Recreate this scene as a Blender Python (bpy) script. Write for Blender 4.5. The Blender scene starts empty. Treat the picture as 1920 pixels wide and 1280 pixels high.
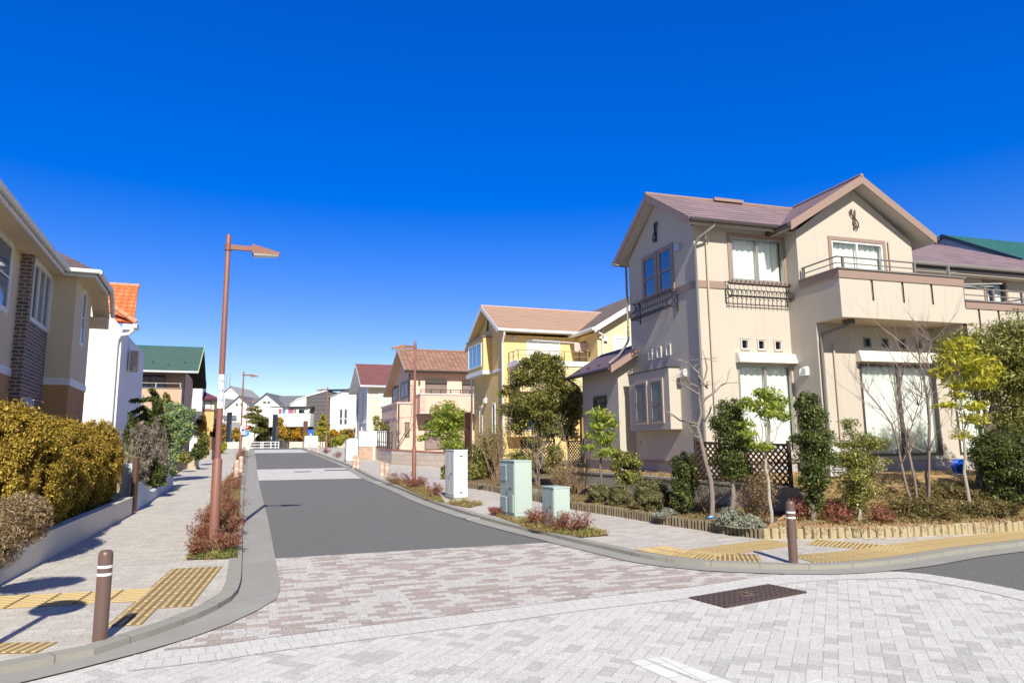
import bpy, bmesh, math, random
import numpy as np
from mathutils import Vector, Matrix
sc = bpy.context.scene
C = sc.collection
PI = math.pi
rad = math.radians
# ---------------------------------------------------------------- camera (24 mm class lens, eye height 1.65 m)
CAM_F, CAM_P, CAM_R, CAM_H = 1302.4, 0.1478, -0.0113, 1.65
_f = Vector((0, math.cos(CAM_P), math.sin(CAM_P))); _r = Vector((1, 0, 0)); _u = _r.cross(_f)
RX = _r * math.cos(CAM_R) + _u * math.sin(CAM_R)
UX = -_r * math.sin(CAM_R) + _u * math.cos(CAM_R)
cd = bpy.data.cameras.new('camera'); cam = bpy.data.objects.new('camera', cd); C.objects.link(cam)
cam.matrix_world = Matrix(((RX.x, UX.x, -_f.x, 0), (RX.y, UX.y, -_f.y, 0), (RX.z, UX.z, -_f.z, CAM_H), (0, 0, 0, 1)))
cd.sensor_width = 36; cd.lens = 36 * CAM_F / 1920; cd.clip_end = 6000; cd.clip_start = 0.05
sc.camera = cam
# ---------------------------------------------------------------- light: sun behind the camera, slightly right
SUN_EL, SUN_AZ = rad(40), rad(168.3)          # azimuth from +Y clockwise
sdir = Vector((math.sin(SUN_AZ) * math.cos(SUN_EL), math.cos(SUN_AZ) * math.cos(SUN_EL), math.sin(SUN_EL)))
sd_ = bpy.data.lights.new('sun', 'SUN'); sun = bpy.data.objects.new('sun', sd_); C.objects.link(sun)
sun.rotation_euler = sdir.to_track_quat('Z', 'Y').to_euler()
sd_.energy = 4.95; sd_.angle = rad(0.53); sd_.color = (1.0, 0.93, 0.78)
w = bpy.data.worlds.new('World'); sc.world = w; w.use_nodes = True
nt = w.node_tree; bgn = nt.nodes['Background']
sky = nt.nodes.new('ShaderNodeTexSky'); sky.sky_type = 'NISHITA'; sky.sun_disc = False
sky.sun_elevation = SUN_EL; sky.sun_rotation = SUN_AZ
sky.air_density = 1.0; sky.dust_density = 0.25; sky.ozone_density = 2.6; sky.altitude = 300
gm = nt.nodes.new('ShaderNodeGamma'); gm.inputs[1].default_value = 0.62; nt.links.new(sky.outputs[0], gm.inputs[0])
hs = nt.nodes.new('ShaderNodeHueSaturation'); hs.inputs['Saturation'].default_value = 2.05
hs.inputs['Hue'].default_value = 0.5345; hs.inputs['Value'].default_value = 1.68
nt.links.new(gm.outputs[0], hs.inputs['Color'])
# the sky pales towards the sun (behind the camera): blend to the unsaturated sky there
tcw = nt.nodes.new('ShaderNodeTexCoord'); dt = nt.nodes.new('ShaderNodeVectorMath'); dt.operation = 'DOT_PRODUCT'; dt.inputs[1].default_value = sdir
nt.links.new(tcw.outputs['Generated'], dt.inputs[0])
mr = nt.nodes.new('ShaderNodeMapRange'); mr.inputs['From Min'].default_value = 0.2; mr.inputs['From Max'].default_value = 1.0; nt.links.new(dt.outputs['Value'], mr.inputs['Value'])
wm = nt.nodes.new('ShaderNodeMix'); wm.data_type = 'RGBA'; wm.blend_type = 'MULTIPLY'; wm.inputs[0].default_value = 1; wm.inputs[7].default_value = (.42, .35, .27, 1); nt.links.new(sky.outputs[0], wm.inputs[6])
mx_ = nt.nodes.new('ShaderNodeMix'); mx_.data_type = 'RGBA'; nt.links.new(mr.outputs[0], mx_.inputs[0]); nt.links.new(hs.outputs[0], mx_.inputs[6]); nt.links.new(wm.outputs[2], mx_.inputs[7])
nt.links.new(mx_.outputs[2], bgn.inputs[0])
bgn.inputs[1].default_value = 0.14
sc.view_settings.view_transform = 'Standard'; sc.view_settings.look = 'None'
sc.view_settings.exposure = 0.46; sc.view_settings.gamma = 1
sc.render.engine = 'CYCLES'

# ---------------------------------------------------------------- layout helpers
YS = rad(20.3)
UD = (-math.sin(YS), math.cos(YS)); VD = (math.cos(YS), math.sin(YS))   # along / across the street
def zu(u):
    def sp(t, k): return k * math.log1p(math.exp(max(-50, min(50, t / k))))
    return .027 * (sp(u - 6, 1.5) - sp(u - 64, 3.0))
def zg(x, y): return zu(x * UD[0] + y * UD[1])
def uv2xy(u, v): return (u * UD[0] + v * VD[0], u * UD[1] + v * VD[1])
def xy2uv(x, y): return (x * UD[0] + y * UD[1], x * VD[0] + y * VD[1])
def ray(px, py):
    return RX * ((px - 960) / CAM_F) + UX * ((640 - py) / CAM_F) + _f
CC = Vector((0, 0, CAM_H))
def gpt(px, py, off=0.0):
    d = ray(px, py); t = .5; lo = 0
    while t < 600:
        p = CC + d * t
        if p.z - zg(p.x, p.y) - off < 0:
            a, b = t / 1.02, t
            for _ in range(30):
                m = (a + b) / 2; p = CC + d * m
                if p.z - zg(p.x, p.y) - off < 0: b = m
                else: a = m
            return CC + d * b
        t *= 1.02
    return CC + d * 90
def onz(px, py, z):
    d = ray(px, py); return CC + d * ((z - CAM_H) / d.z)
def ony(px, py, y):
    d = ray(px, py); return CC + d * (y / d.y)
def mpp(p): return (Vector(p) - CC).dot(_f) / CAM_F       # metres covered by one photo pixel at p
K = 0.055                                                   # pavement height above the road

# ---------------------------------------------------------------- material helpers
class NT:
    def __init__(s, name, rough=.8, spec=.3):
        s.m = bpy.data.materials.new(name); s.m.use_nodes = True
        s.t = s.m.node_tree; s.b = s.t.nodes['Principled BSDF']
        s.b.inputs['Roughness'].default_value = rough
        s.b.inputs['Specular IOR Level'].default_value = spec
    def n(s, typ, **kw):
        nd = s.t.nodes.new('ShaderNode' + typ)
        for k, v in kw.items():
            if hasattr(nd, k): setattr(nd, k, v)
            else: nd.inputs[k].default_value = v
        return nd
    def l(s, a, b): s.t.links.new(a, b)
    def math(s, op, a, b=None, c=None):
        nd = s.n('Math', operation=op)
        for i, x in enumerate((a, b, c)):
            if x is None: continue
            if isinstance(x, (int, float)): nd.inputs[i].default_value = x
            else: s.l(x, nd.inputs[i])
        return nd.outputs[0]
    def uv(s): return s.n('UVMap', uv_map='UVMap').outputs[0]
    def obj(s): return s.n('TexCoord').outputs['Object']
    def noise(s, vec, scale, detail=3, rough=.6):
        nd = s.n('TexNoise'); nd.inputs['Scale'].default_value = scale
        nd.inputs['Detail'].default_value = detail; nd.inputs['Roughness'].default_value = rough
        if vec is not None: s.l(vec, nd.inputs['Vector'])
        return nd.outputs['Fac']
    def mix(s, f, a, b, bt='MIX'):
        nd = s.n('Mix', data_type='RGBA', blend_type=bt)
        for i, x in ((0, f), (6, a), (7, b)):
            if isinstance(x, (int, float)): nd.inputs[i].default_value = x
            elif isinstance(x, (tuple, list)): nd.inputs[i].default_value = (*x[:3], 1)
            else: s.l(x, nd.inputs[i])
        return nd.outputs[2]
    def ramp(s, f, stops):
        nd = s.n('ValToRGB'); e = nd.color_ramp.elements
        while len(e) > 1: e.remove(e[-1])
        e[0].position = stops[0][0]; e[0].color = (*stops[0][1], 1)
        for p, c in stops[1:]:
            x = e.new(p); x.color = (*c, 1)
        s.l(f, nd.inputs[0]); return nd.outputs[0]
    def col(s, c):
        if isinstance(c, (tuple, list)): s.b.inputs['Base Color'].default_value = (*c[:3], 1)
        else: s.l(c, s.b.inputs['Base Color'])
        return s
    def bump(s, h, strength=.4, dist=.01):
        nd = s.n('Bump'); nd.inputs['Strength'].default_value = strength; nd.inputs['Distance'].default_value = dist
        s.l(h, nd.inputs['Height']); s.l(nd.outputs[0], s.b.inputs['Normal']); return s
def dk(c, f): return tuple(x * f for x in c)
MC = {}
def stucco(c, name='stucco'):
    k = ('st', c)
    if k in MC: return MC[k]
    s = NT(name, .92, .15); o = s.obj()
    big = s.noise(o, .9, 4); mid = s.noise(o, 9, 3)
    c1 = s.mix(s.math('MULTIPLY', big, .8), dk(c, .9), dk(c, 1.06))
    c2 = s.mix(s.math('MULTIPLY', mid, .35), c1, dk(c, .9))
    mp = s.n('Mapping'); mp.inputs['Scale'].default_value = (5, 5, .35); s.l(o, mp.inputs[0]); st_ = s.noise(mp.outputs[0], 1.6, 4, .6)
    c2 = s.mix(s.math('MULTIPLY', s.math('MAXIMUM', s.math('SUBTRACT', st_, .5), 0), 1.1), c2, dk(c, .72))
    s.col(c2); s.bump(s.math('ADD', s.noise(o, 60, 4, .7), s.math('MULTIPLY', s.noise(o, 17, 3, .7), 1.2)), .35, .007); MC[k] = s.m; return s.m
def plain(c, rough=.5, spec=.4, metal=0, var=.12, sc_=14, name='paint', bump=.05):
    k = ('pl', c, rough, metal)
    if k in MC: return MC[k]
    s = NT(name, rough, spec); o = s.obj(); s.b.inputs['Metallic'].default_value = metal
    n1 = s.noise(o, sc_, 5, .65); n2 = s.noise(o, 1.7, 3)
    s.col(s.mix(s.math('MULTIPLY', n2, .5), s.mix(n1, dk(c, 1 - var), dk(c, 1 + var)), dk(c, 1 - var)))
    s.bump(n1, bump, .004); MC[k] = s.m; return s.m
def tiles(c, wd=.45, ht=.16, jit=.25, joint=.45, wavy=False, name='roof_tiles', c2=None):
    k = ('ti', c, wd, ht, wavy)
    if k in MC: return MC[k]
    s = NT(name, .75, .25); uv = s.uv()
    b = s.n('TexBrick', offset=.5); s.l(uv, b.inputs['Vector'])
    for kk, v in (('Scale', 1), ('Brick Width', wd), ('Row Height', ht), ('Mortar Size', .006), ('Mortar Smooth', .1), ('Bias', 0)): b.inputs[kk].default_value = v
    b.inputs['Color1'].default_value = (*dk(c, 1 - jit), 1); b.inputs['Color2'].default_value = (*(c2 or dk(c, 1 + jit)), 1); b.inputs['Mortar'].default_value = (*dk(c, joint), 1)
    sep = s.n('SeparateXYZ'); s.l(uv, sep.inputs[0])
    row = s.math('FRACT', s.math('DIVIDE', sep.outputs[1], ht))
    n1 = s.noise(s.obj(), 2.5, 5, .7); n3 = s.noise(s.obj(), 40, 3)
    c0 = s.mix(s.math('MULTIPLY', n1, .5), b.outputs['Color'], dk(c, .8))
    c0 = s.mix(s.math('MULTIPLY', n3, .3), c0, dk(c, 1.15))
    h = s.math('SUBTRACT', 1.0, row)
    edge = s.math('LESS_THAN', row, .2)
    c0 = s.mix(s.math('MULTIPLY', edge, .85), c0, dk(c, joint))
    if wavy:
        wv = s.math('ABSOLUTE', s.math('SINE', s.math('MULTIPLY', sep.outputs[0], PI / wd)))
        h = s.math('ADD', s.math('MULTIPLY', h, .5), wv)
        c0 = s.mix(s.math('MULTIPLY', s.math('LESS_THAN', wv, .3), .6), c0, dk(c, joint))
    s.col(c0); s.bump(h, .9, .03); MC[k] = s.m; return s.m
def bricks(c, mortar, wd=.22, ht=.075, jit=.45, ms=.01, name='brickwork', c2=None):
    k = ('br', c, mortar, wd)
    if k in MC: return MC[k]
    s = NT(name, .85, .2); uv = s.uv()
    b = s.n('TexBrick', offset=.5); s.l(uv, b.inputs['Vector'])
    for kk, v in (('Scale', 1), ('Brick Width', wd), ('Row Height', ht), ('Mortar Size', ms), ('Mortar Smooth', .2), ('Bias', 0)): b.inputs[kk].default_value = v
    b.inputs['Color1'].default_value = (*dk(c, 1 - jit), 1); b.inputs['Color2'].default_value = (*(c2 or dk(c, 1 + jit)), 1); b.inputs['Mortar'].default_value = (*mortar, 1)
    n = s.noise(s.obj(), 30, 4, .7); n2 = s.noise(s.obj(), 2, 4)
    cc = s.mix(s.math('MULTIPLY', n, .45), b.outputs['Color'], dk(c, .7))
    cc = s.mix(s.math('MULTIPLY', n2, .3), cc, dk(mortar, .8))
    s.col(cc); s.bump(s.math('ADD', s.math('MULTIPLY', b.outputs['Fac'], -1), s.math('MULTIPLY', n, .3)), .8, .012)
    MC[k] = s.m; return s.m
def siding(c, ht=.2):
    k = ('si', c, ht)
    if k in MC: return MC[k]
    s = NT('siding', .6, .3); sep = s.n('SeparateXYZ'); s.l(s.uv(), sep.inputs[0])
    r = s.math('FRACT', s.math('DIVIDE', sep.outputs[1], ht))
    e = s.math('LESS_THAN', r, .14)
    s.col(s.mix(s.math('MULTIPLY', e, .55), c, dk(c, .4))); s.bump(s.math('SUBTRACT', 1, r), .8, .03); MC[k] = s.m; return s.m
def glass_m():
    if 'gl' in MC: return MC['gl']
    s = NT('window_glass', .03, .5)
    tr = s.n('BsdfTransparent'); gl = s.n('BsdfGlossy'); gl.inputs['Roughness'].default_value = .02
    tr.inputs[0].default_value = (.95, .985, .98, 1); gl.inputs[0].default_value = (.95, .97, 1, 1)
    fr = s.n('Fresnel'); fr.inputs[0].default_value = 1.5
    f = s.math('MINIMUM', s.math('ADD', s.math('MULTIPLY', fr.outputs[0], .95), .0), 1)
    mx = s.n('MixShader'); s.l(f, mx.inputs[0]); s.l(tr.outputs[0], mx.inputs[1]); s.l(gl.outputs[0], mx.inputs[2])
    bp = s.n('Bump'); bp.inputs['Strength'].default_value = .04; bp.inputs['Distance'].default_value = .01
    s.l(s.noise(s.obj(), 1.6, 1), bp.inputs['Height']); s.l(bp.outputs[0], gl.inputs['Normal'])
    out = [n for n in s.t.nodes if n.type == 'OUTPUT_MATERIAL'][0]; s.l(mx.outputs[0], out.inputs[0])
    MC['gl'] = s.m; return s.m
def dglass(c=(.05, .09, .12)):
    k = ('dg', c)
    if k in MC: return MC[k]
    s = NT('dark_window_glass', .04, 1.0); s.b.inputs['IOR'].default_value = 2.0
    n = s.noise(s.obj(), 1.3, 3); s.col(s.mix(n, dk(c, .5), dk(c, 1.6)))
    s.bump(s.noise(s.obj(), 1.1, 1), .05, .02); MC[k] = s.m; return s.m
def curtain_m(c=(.82, .84, .82)):
    k = ('cu', c)
    if k in MC: return MC[k]
    s = NT('curtain_cloth', .9, .1); o = s.uv()
    sp_ = s.n('SeparateXYZ'); s.l(o, sp_.inputs[0])
    cb = s.n('CombineXYZ'); s.l(sp_.outputs[0], cb.inputs[0]); s.l(s.math('MULTIPLY', sp_.outputs[1], .12), cb.inputs[1])
    n = s.noise(cb.outputs[0], 22, 3)
    s.col(s.mix(n, dk(c, .82), dk(c, 1.08))); s.bump(n, .6, .02); MC[k] = s.m; return s.m
def leaf_m(name, c1, c2, c3=None, trans=.25, rough=.45, spec=.45):
    k = ('lf', name)
    if k in MC: return MC[k]
    s = NT(name, rough, spec)
    g = s.n('NewGeometry'); r = g.outputs['Random Per Island']
    st = [(0, c1), (.6, c2)] + ([(.93, c3)] if c3 else [])
    c = s.ramp(r, st); n = s.noise(s.obj(), 1.8, 3)
    c = s.mix(s.math('MULTIPLY', n, .45), c, dk(c1, .8)); s.col(c)
    tl = s.n('BsdfTranslucent'); s.l(s.mix(.5, c, dk(c2, 1.5)), tl.inputs[0])
    mx = s.n('MixShader'); mx.inputs[0].default_value = trans
    out = [n for n in s.t.nodes if n.type == 'OUTPUT_MATERIAL'][0]
    s.l(s.b.outputs[0], mx.inputs[1]); s.l(tl.outputs[0], mx.inputs[2]); s.l(mx.outputs[0], out.inputs[0])
    MC[k] = s.m; return s.m
def bark_m(c=(.22, .17, .13), name='bark'):
    k = ('bk', c)
    if k in MC: return MC[k]
    s = NT(name, .9, .15); n = s.noise(s.obj(), 25, 5, .7); n2 = s.noise(s.obj(), 5, 3)
    s.col(s.mix(s.math('MULTIPLY', n2, .6), s.mix(n, dk(c, .6), dk(c, 1.4)), dk(c, .7))); s.bump(n, .7, .01); MC[k] = s.m; return s.m

# ---------------------------------------------------------------- mesh builder
IDM = lambda s, z, d: (s, d, z)
class MB:
    def __init__(s, m=None): s.v = []; s.f = []; s.m = m; s.uvs = {}
    def add(s, pts):
        i = len(s.v)
        s.v += [tuple(p) if s.m is None else s.m(*p) for p in pts]; return i
    def poly(s, pts): i = s.add(pts); s.f.append(tuple(range(i, i + len(pts)))); return s
    def box(s, x0, x1, y0, y1, z0, z1):
        i = s.add([(x, y, z) for z in (z0, z1) for x, y in ((x0, y0), (x1, y0), (x1, y1), (x0, y1))])
        s.f += [(i, i + 3, i + 2, i + 1), (i + 4, i + 5, i + 6, i + 7), (i, i + 1, i + 5, i + 4), (i + 1, i + 2, i + 6, i + 5), (i + 2, i + 3, i + 7, i + 6), (i + 3, i, i + 4, i + 7)]
        return s
    def hull(s, bot, top):
        n = len(bot); i = s.add(list(bot) + list(top))
        s.f += [tuple(range(i + n - 1, i - 1, -1)), tuple(range(i + n, i + 2 * n))]
        s.f += [(i + k, i + (k + 1) % n, i + n + (k + 1) % n, i + n + k) for k in range(n)]; return s
    def beam(s, p, q, w_, h_=None):
        p = Vector(p); q = Vector(q); h_ = h_ or w_; t = (q - p).normalized()
        a = t.cross(Vector((0, 0, 1)));  a = (a if a.length > .1 else Vector((1, 0, 0))).normalized(); b = a.cross(t)
        c = [a * (sx * w_ / 2) + b * (sy * h_ / 2) for sx, sy in ((-1, -1), (1, -1), (1, 1), (-1, 1))]
        return s.hull([p + x for x in c], [q + x for x in c])
    def tube(s, path, r, n=6, cap=True):
        path = [Vector(p) for p in path]; m = len(path)
        rr = r if isinstance(r, (list, tuple)) else [r] * m
        i0 = len(s.v); up = Vector((.31, .17, .93)); pa = None
        for k, p in enumerate(path):
            t = (path[min(k + 1, m - 1)] - path[max(k - 1, 0)])
            t = t.normalized() if t.length > 1e-9 else Vector((0, 0, 1))
            a = t.cross(up) if pa is None else pa - t * pa.dot(t)
            if a.length < 1e-4: a = t.cross(Vector((1, 0, 0)))
            a.normalize(); pa = a; b = t.cross(a)
            s.add([p + a * (rr[k] * math.cos(2 * PI * j / n)) + b * (rr[k] * math.sin(2 * PI * j / n)) for j in range(n)])
        for k in range(m - 1):
            for j in range(n):
                a = i0 + k * n + j; b = i0 + k * n + (j + 1) % n
                s.f.append((a, b, b + n, a + n))
        if cap: s.f += [tuple(range(i0 + n - 1, i0 - 1, -1)), tuple(range(i0 + (m - 1) * n, i0 + m * n))]
        return s
    def lathe(s, prof, c=(0, 0), n=16):
        i0 = len(s.v)
        for r, z in prof: s.add([(c[0] + r * math.cos(2 * PI * j / n), c[1] + r * math.sin(2 * PI * j / n), z) for j in range(n)])
        for k in range(len(prof) - 1):
            for j in range(n):
                a = i0 + k * n + j; b = i0 + k * n + (j + 1) % n; s.f.append((a, b, b + n, a + n))
        s.f += [tuple(range(i0 + n - 1, i0 - 1, -1)), tuple(range(i0 + (len(prof) - 1) * n, i0 + len(prof) * n))]; return s
    def ell(s, c, r, n=12, m=8, jit=0, seed=0, pw=2):
        rn = random.Random(seed); i0 = len(s.v)
        for k in range(m + 1):
            th = PI * k / m
            for j in range(n):
                q = 1 + (rn.random() - .5) * jit
                x, y, z = math.sin(th) * math.cos(2 * PI * j / n), math.sin(th) * math.sin(2 * PI * j / n), math.cos(th)
                if pw != 2: k_ = (abs(x) ** pw + abs(y) ** pw + abs(z) ** pw) ** (-1 / pw); x, y, z = x * k_, y * k_, z * k_
                s.add([(c[0] + r[0] * q * x, c[1] + r[1] * q * y, c[2] + r[2] * q * z)])
        for k in range(m):
            for j in range(n):
                a = i0 + k * n + j; b = i0 + k * n + (j + 1) % n; s.f.append((a, a + n, b + n, b))
        return s
    def wall(s, s0, s1, z0, z1, holes=(), d=0):
        xs = sorted({s0, s1} | {h[i] for h in holes for i in (0, 1)}); zs = sorted({z0, z1} | {h[i] for h in holes for i in (2, 3)})
        for i in range(len(xs) - 1):
            for j in range(len(zs) - 1):
                cx = (xs[i] + xs[i + 1]) / 2; cz = (zs[j] + zs[j + 1]) / 2
                if any(h[0] < cx < h[1] and h[2] < cz < h[3] for h in holes): continue
                s.poly([(xs[i], zs[j], d), (xs[i + 1], zs[j], d), (xs[i + 1], zs[j + 1], d), (xs[i], zs[j + 1], d)])
        return s
    def build(s, name, mat, parent=None, smooth=False, uvf=None, bev=0, absz=True):
        me = bpy.data.meshes.new(name)
        dz = ROOTZ.get(root_of(parent).name, 0) if (parent is not None and absz) else 0
        vs = [(x, y, z - dz) for x, y, z in s.v]
        me.from_pydata(vs, [], s.f)
        if bev:
            bm = bmesh.new(); bm.from_mesh(me); bmesh.ops.remove_doubles(bm, verts=bm.verts, dist=1e-5)
            bmesh.ops.bevel(bm, geom=bm.edges[:], offset=bev, segments=2, affect='EDGES', profile=.6); bm.to_mesh(me); bm.free()
        autouv(me, uvf)
        me.materials.append(mat)
        if smooth:
            me.polygons.foreach_set('use_smooth', [True] * len(me.polygons)); me.set_sharp_from_angle(angle=rad(40))
        me.update()
        o = bpy.data.objects.new(name, me); C.objects.link(o)
        if parent is not None: o.parent = parent
        return o
ROOTZ = {}
def root_of(o):
    while o is not None and o.parent is not None: o = o.parent
    return o
def autouv(me, uvf=None):
    lay = me.uv_layers.new(name='UVMap'); n = len(me.loops); uv = np.zeros(n * 2)
    vs = [v.co for v in me.vertices]
    if uvf:
        for l in me.loops:
            a, b = uvf(vs[l.vertex_index]); uv[l.index * 2] = a; uv[l.index * 2 + 1] = b
    else:
        Z = Vector((0, 0, 1))
        for p in me.polygons:
            nn = p.normal
            t = Z.cross(nn)
            if t.length < .05: t = Vector((1, 0, 0))
            t.normalize(); b = nn.cross(t)
            if b.z < 0: b = -b
            for li in p.loop_indices:
                v = vs[me.loops[li].vertex_index]; uv[li * 2] = v.dot(t); uv[li * 2 + 1] = v.dot(b)
    lay.data.foreach_set('uv', uv)
def thing(name, label, cat, loc=(0, 0, 0), rz=0, group=None):
    o = bpy.data.objects.new(name, None); C.objects.link(o); o.empty_display_size = .3
    o.location = loc; o.rotation_euler = (0, 0, rz); tag(o, label, cat, group); ROOTZ[o.name] = loc[2]; return o
def tag(o, label, cat, group=None):
    o['label'] = label; o['category'] = cat
    if group: o['group'] = group
    return o
def struct(o, kind='structure'): o['kind'] = kind; return o
def copy_tree(o, parent=None):
    c = o.copy(); C.objects.link(c)
    if parent is not None: c.parent = parent
    for ch in list(o.children): copy_tree(ch, c)
    return c

# ---------------------------------------------------------------- foliage
def leafmesh(name, mat, parent, blobs, n, L, Wd, seed=0, clumps=14, sig=.22, shell=.55, up=.25, vert=0.0, pw=2):
    """many small leaf faces gathered in clumps through the volume of each blob (cx,cy,cz,rx,ry,rz)"""
    rg = np.random.default_rng(seed); B = np.array(blobs, float)
    wt = (B[:, 3] * B[:, 4] * B[:, 5]) ** .75; wt /= wt.sum()
    cnt = rg.multinomial(n, wt); P = []; N = []
    for b, k in zip(B, cnt):
        if k == 0: continue
        nc = max(5, int(clumps))
        d = rg.normal(size=(nc, 3)); d /= np.linalg.norm(d, axis=1)[:, None]
        rr = shell + (1 - shell) * rg.random(nc) ** .7
        if pw != 2: d = d / (np.abs(d) ** pw).sum(1)[:, None] ** (1 / pw)
        cc = d * rr[:, None]
        idx = rg.integers(0, nc, k)
        p = cc[idx] + rg.normal(size=(k, 3)) * sig * (.6 + .8 * rg.random(nc))[idx][:, None]
        ln = np.linalg.norm(p, axis=1); q = ln > (1.25 if pw == 2 else 9); p[q] *= (1.25 / ln[q])[:, None]
        P.append(b[:3] + p * b[3:6]); g = p if pw == 2 else np.sign(p) * np.abs(p) ** (pw - 1); N.append(g / (np.linalg.norm(g, axis=1)[:, None] + 1e-6))
    P = np.concatenate(P); N = np.concatenate(N); n = len(P)
    P[:, 2] = np.maximum(P[:, 2], .02)
    nr = N * .7 + rg.normal(size=(n, 3)) * .65; nr[:, 2] += up; nr /= np.linalg.norm(nr, axis=1)[:, None]
    a = rg.normal(size=(n, 3)); a[:, 2] += vert * 2 - (.35 if vert == 0 else 0); a -= nr * (a * nr).sum(1)[:, None]; a /= np.linalg.norm(a, axis=1)[:, None] + 1e-9
    b = np.cross(nr, a); s = .65 + .7 * rg.random(n)
    a *= (L / 2 * s)[:, None]; b *= (Wd / 2 * s)[:, None]
    dn = nr * (Wd * .18 * s)[:, None]
    V = np.empty((n, 4, 3)); V[:, 0] = P - a; V[:, 1] = P + b + dn - a * .15; V[:, 2] = P + a - dn; V[:, 3] = P - b + dn - a * .15
    me = bpy.data.meshes.new(name); me.vertices.add(n * 4); me.vertices.foreach_set('co', V.reshape(-1))
    me.loops.add(n * 4); me.loops.foreach_set('vertex_index', np.arange(n * 4)); me.polygons.add(n)
    me.polygons.foreach_set('loop_start', np.arange(n) * 4); me.polygons.foreach_set('loop_total', np.full(n, 4)); me.update(calc_edges=True)
    me.materials.append(mat); o = bpy.data.objects.new(name, me); C.objects.link(o)
    if parent is not None: o.parent = parent
    return o
def crooked(rn, p, q, n=5, j=.06):
    p = Vector(p); q = Vector(q); L = (q - p).length; out = [p]
    for i in range(1, n):
        t = i / n; out.append(p.lerp(q, t) + Vector([rn.uniform(-1, 1) * L * j for _ in range(3)]))
    return out + [q]
def twig(mb, rn, p, d, L, r, lev, kids=3, spread=.7, upb=.35, tips=None):
    p = Vector(p); d = Vector(d).normalized(); n = 4; path = [p]; cur = p.copy()
    for i in range(n):
        d = (d + Vector([rn.uniform(-.16, .16) for _ in range(3)]) + Vector((0, 0, .05 * upb))).normalized()
        cur = cur + d * L / n; path.append(cur.copy())
    mb.tube(path, [r * (1 - .55 * i / n) for i in range(n + 1)], 5 if r > .012 else 3, cap=False)
    if tips is not None: tips.append(cur.copy())
    if lev <= 0: return
    for k in range(kids):
        i = rn.randint(1, n); q = path[i]
        nd = (d + Vector([rn.uniform(-spread, spread) for _ in range(3)]) + Vector((0, 0, upb))).normalized()
        twig(mb, rn, q, nd, L * rn.uniform(.45, .75), r * (1 - .55 * i / n) * .65, lev - 1, kids, spread, upb, tips)
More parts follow.
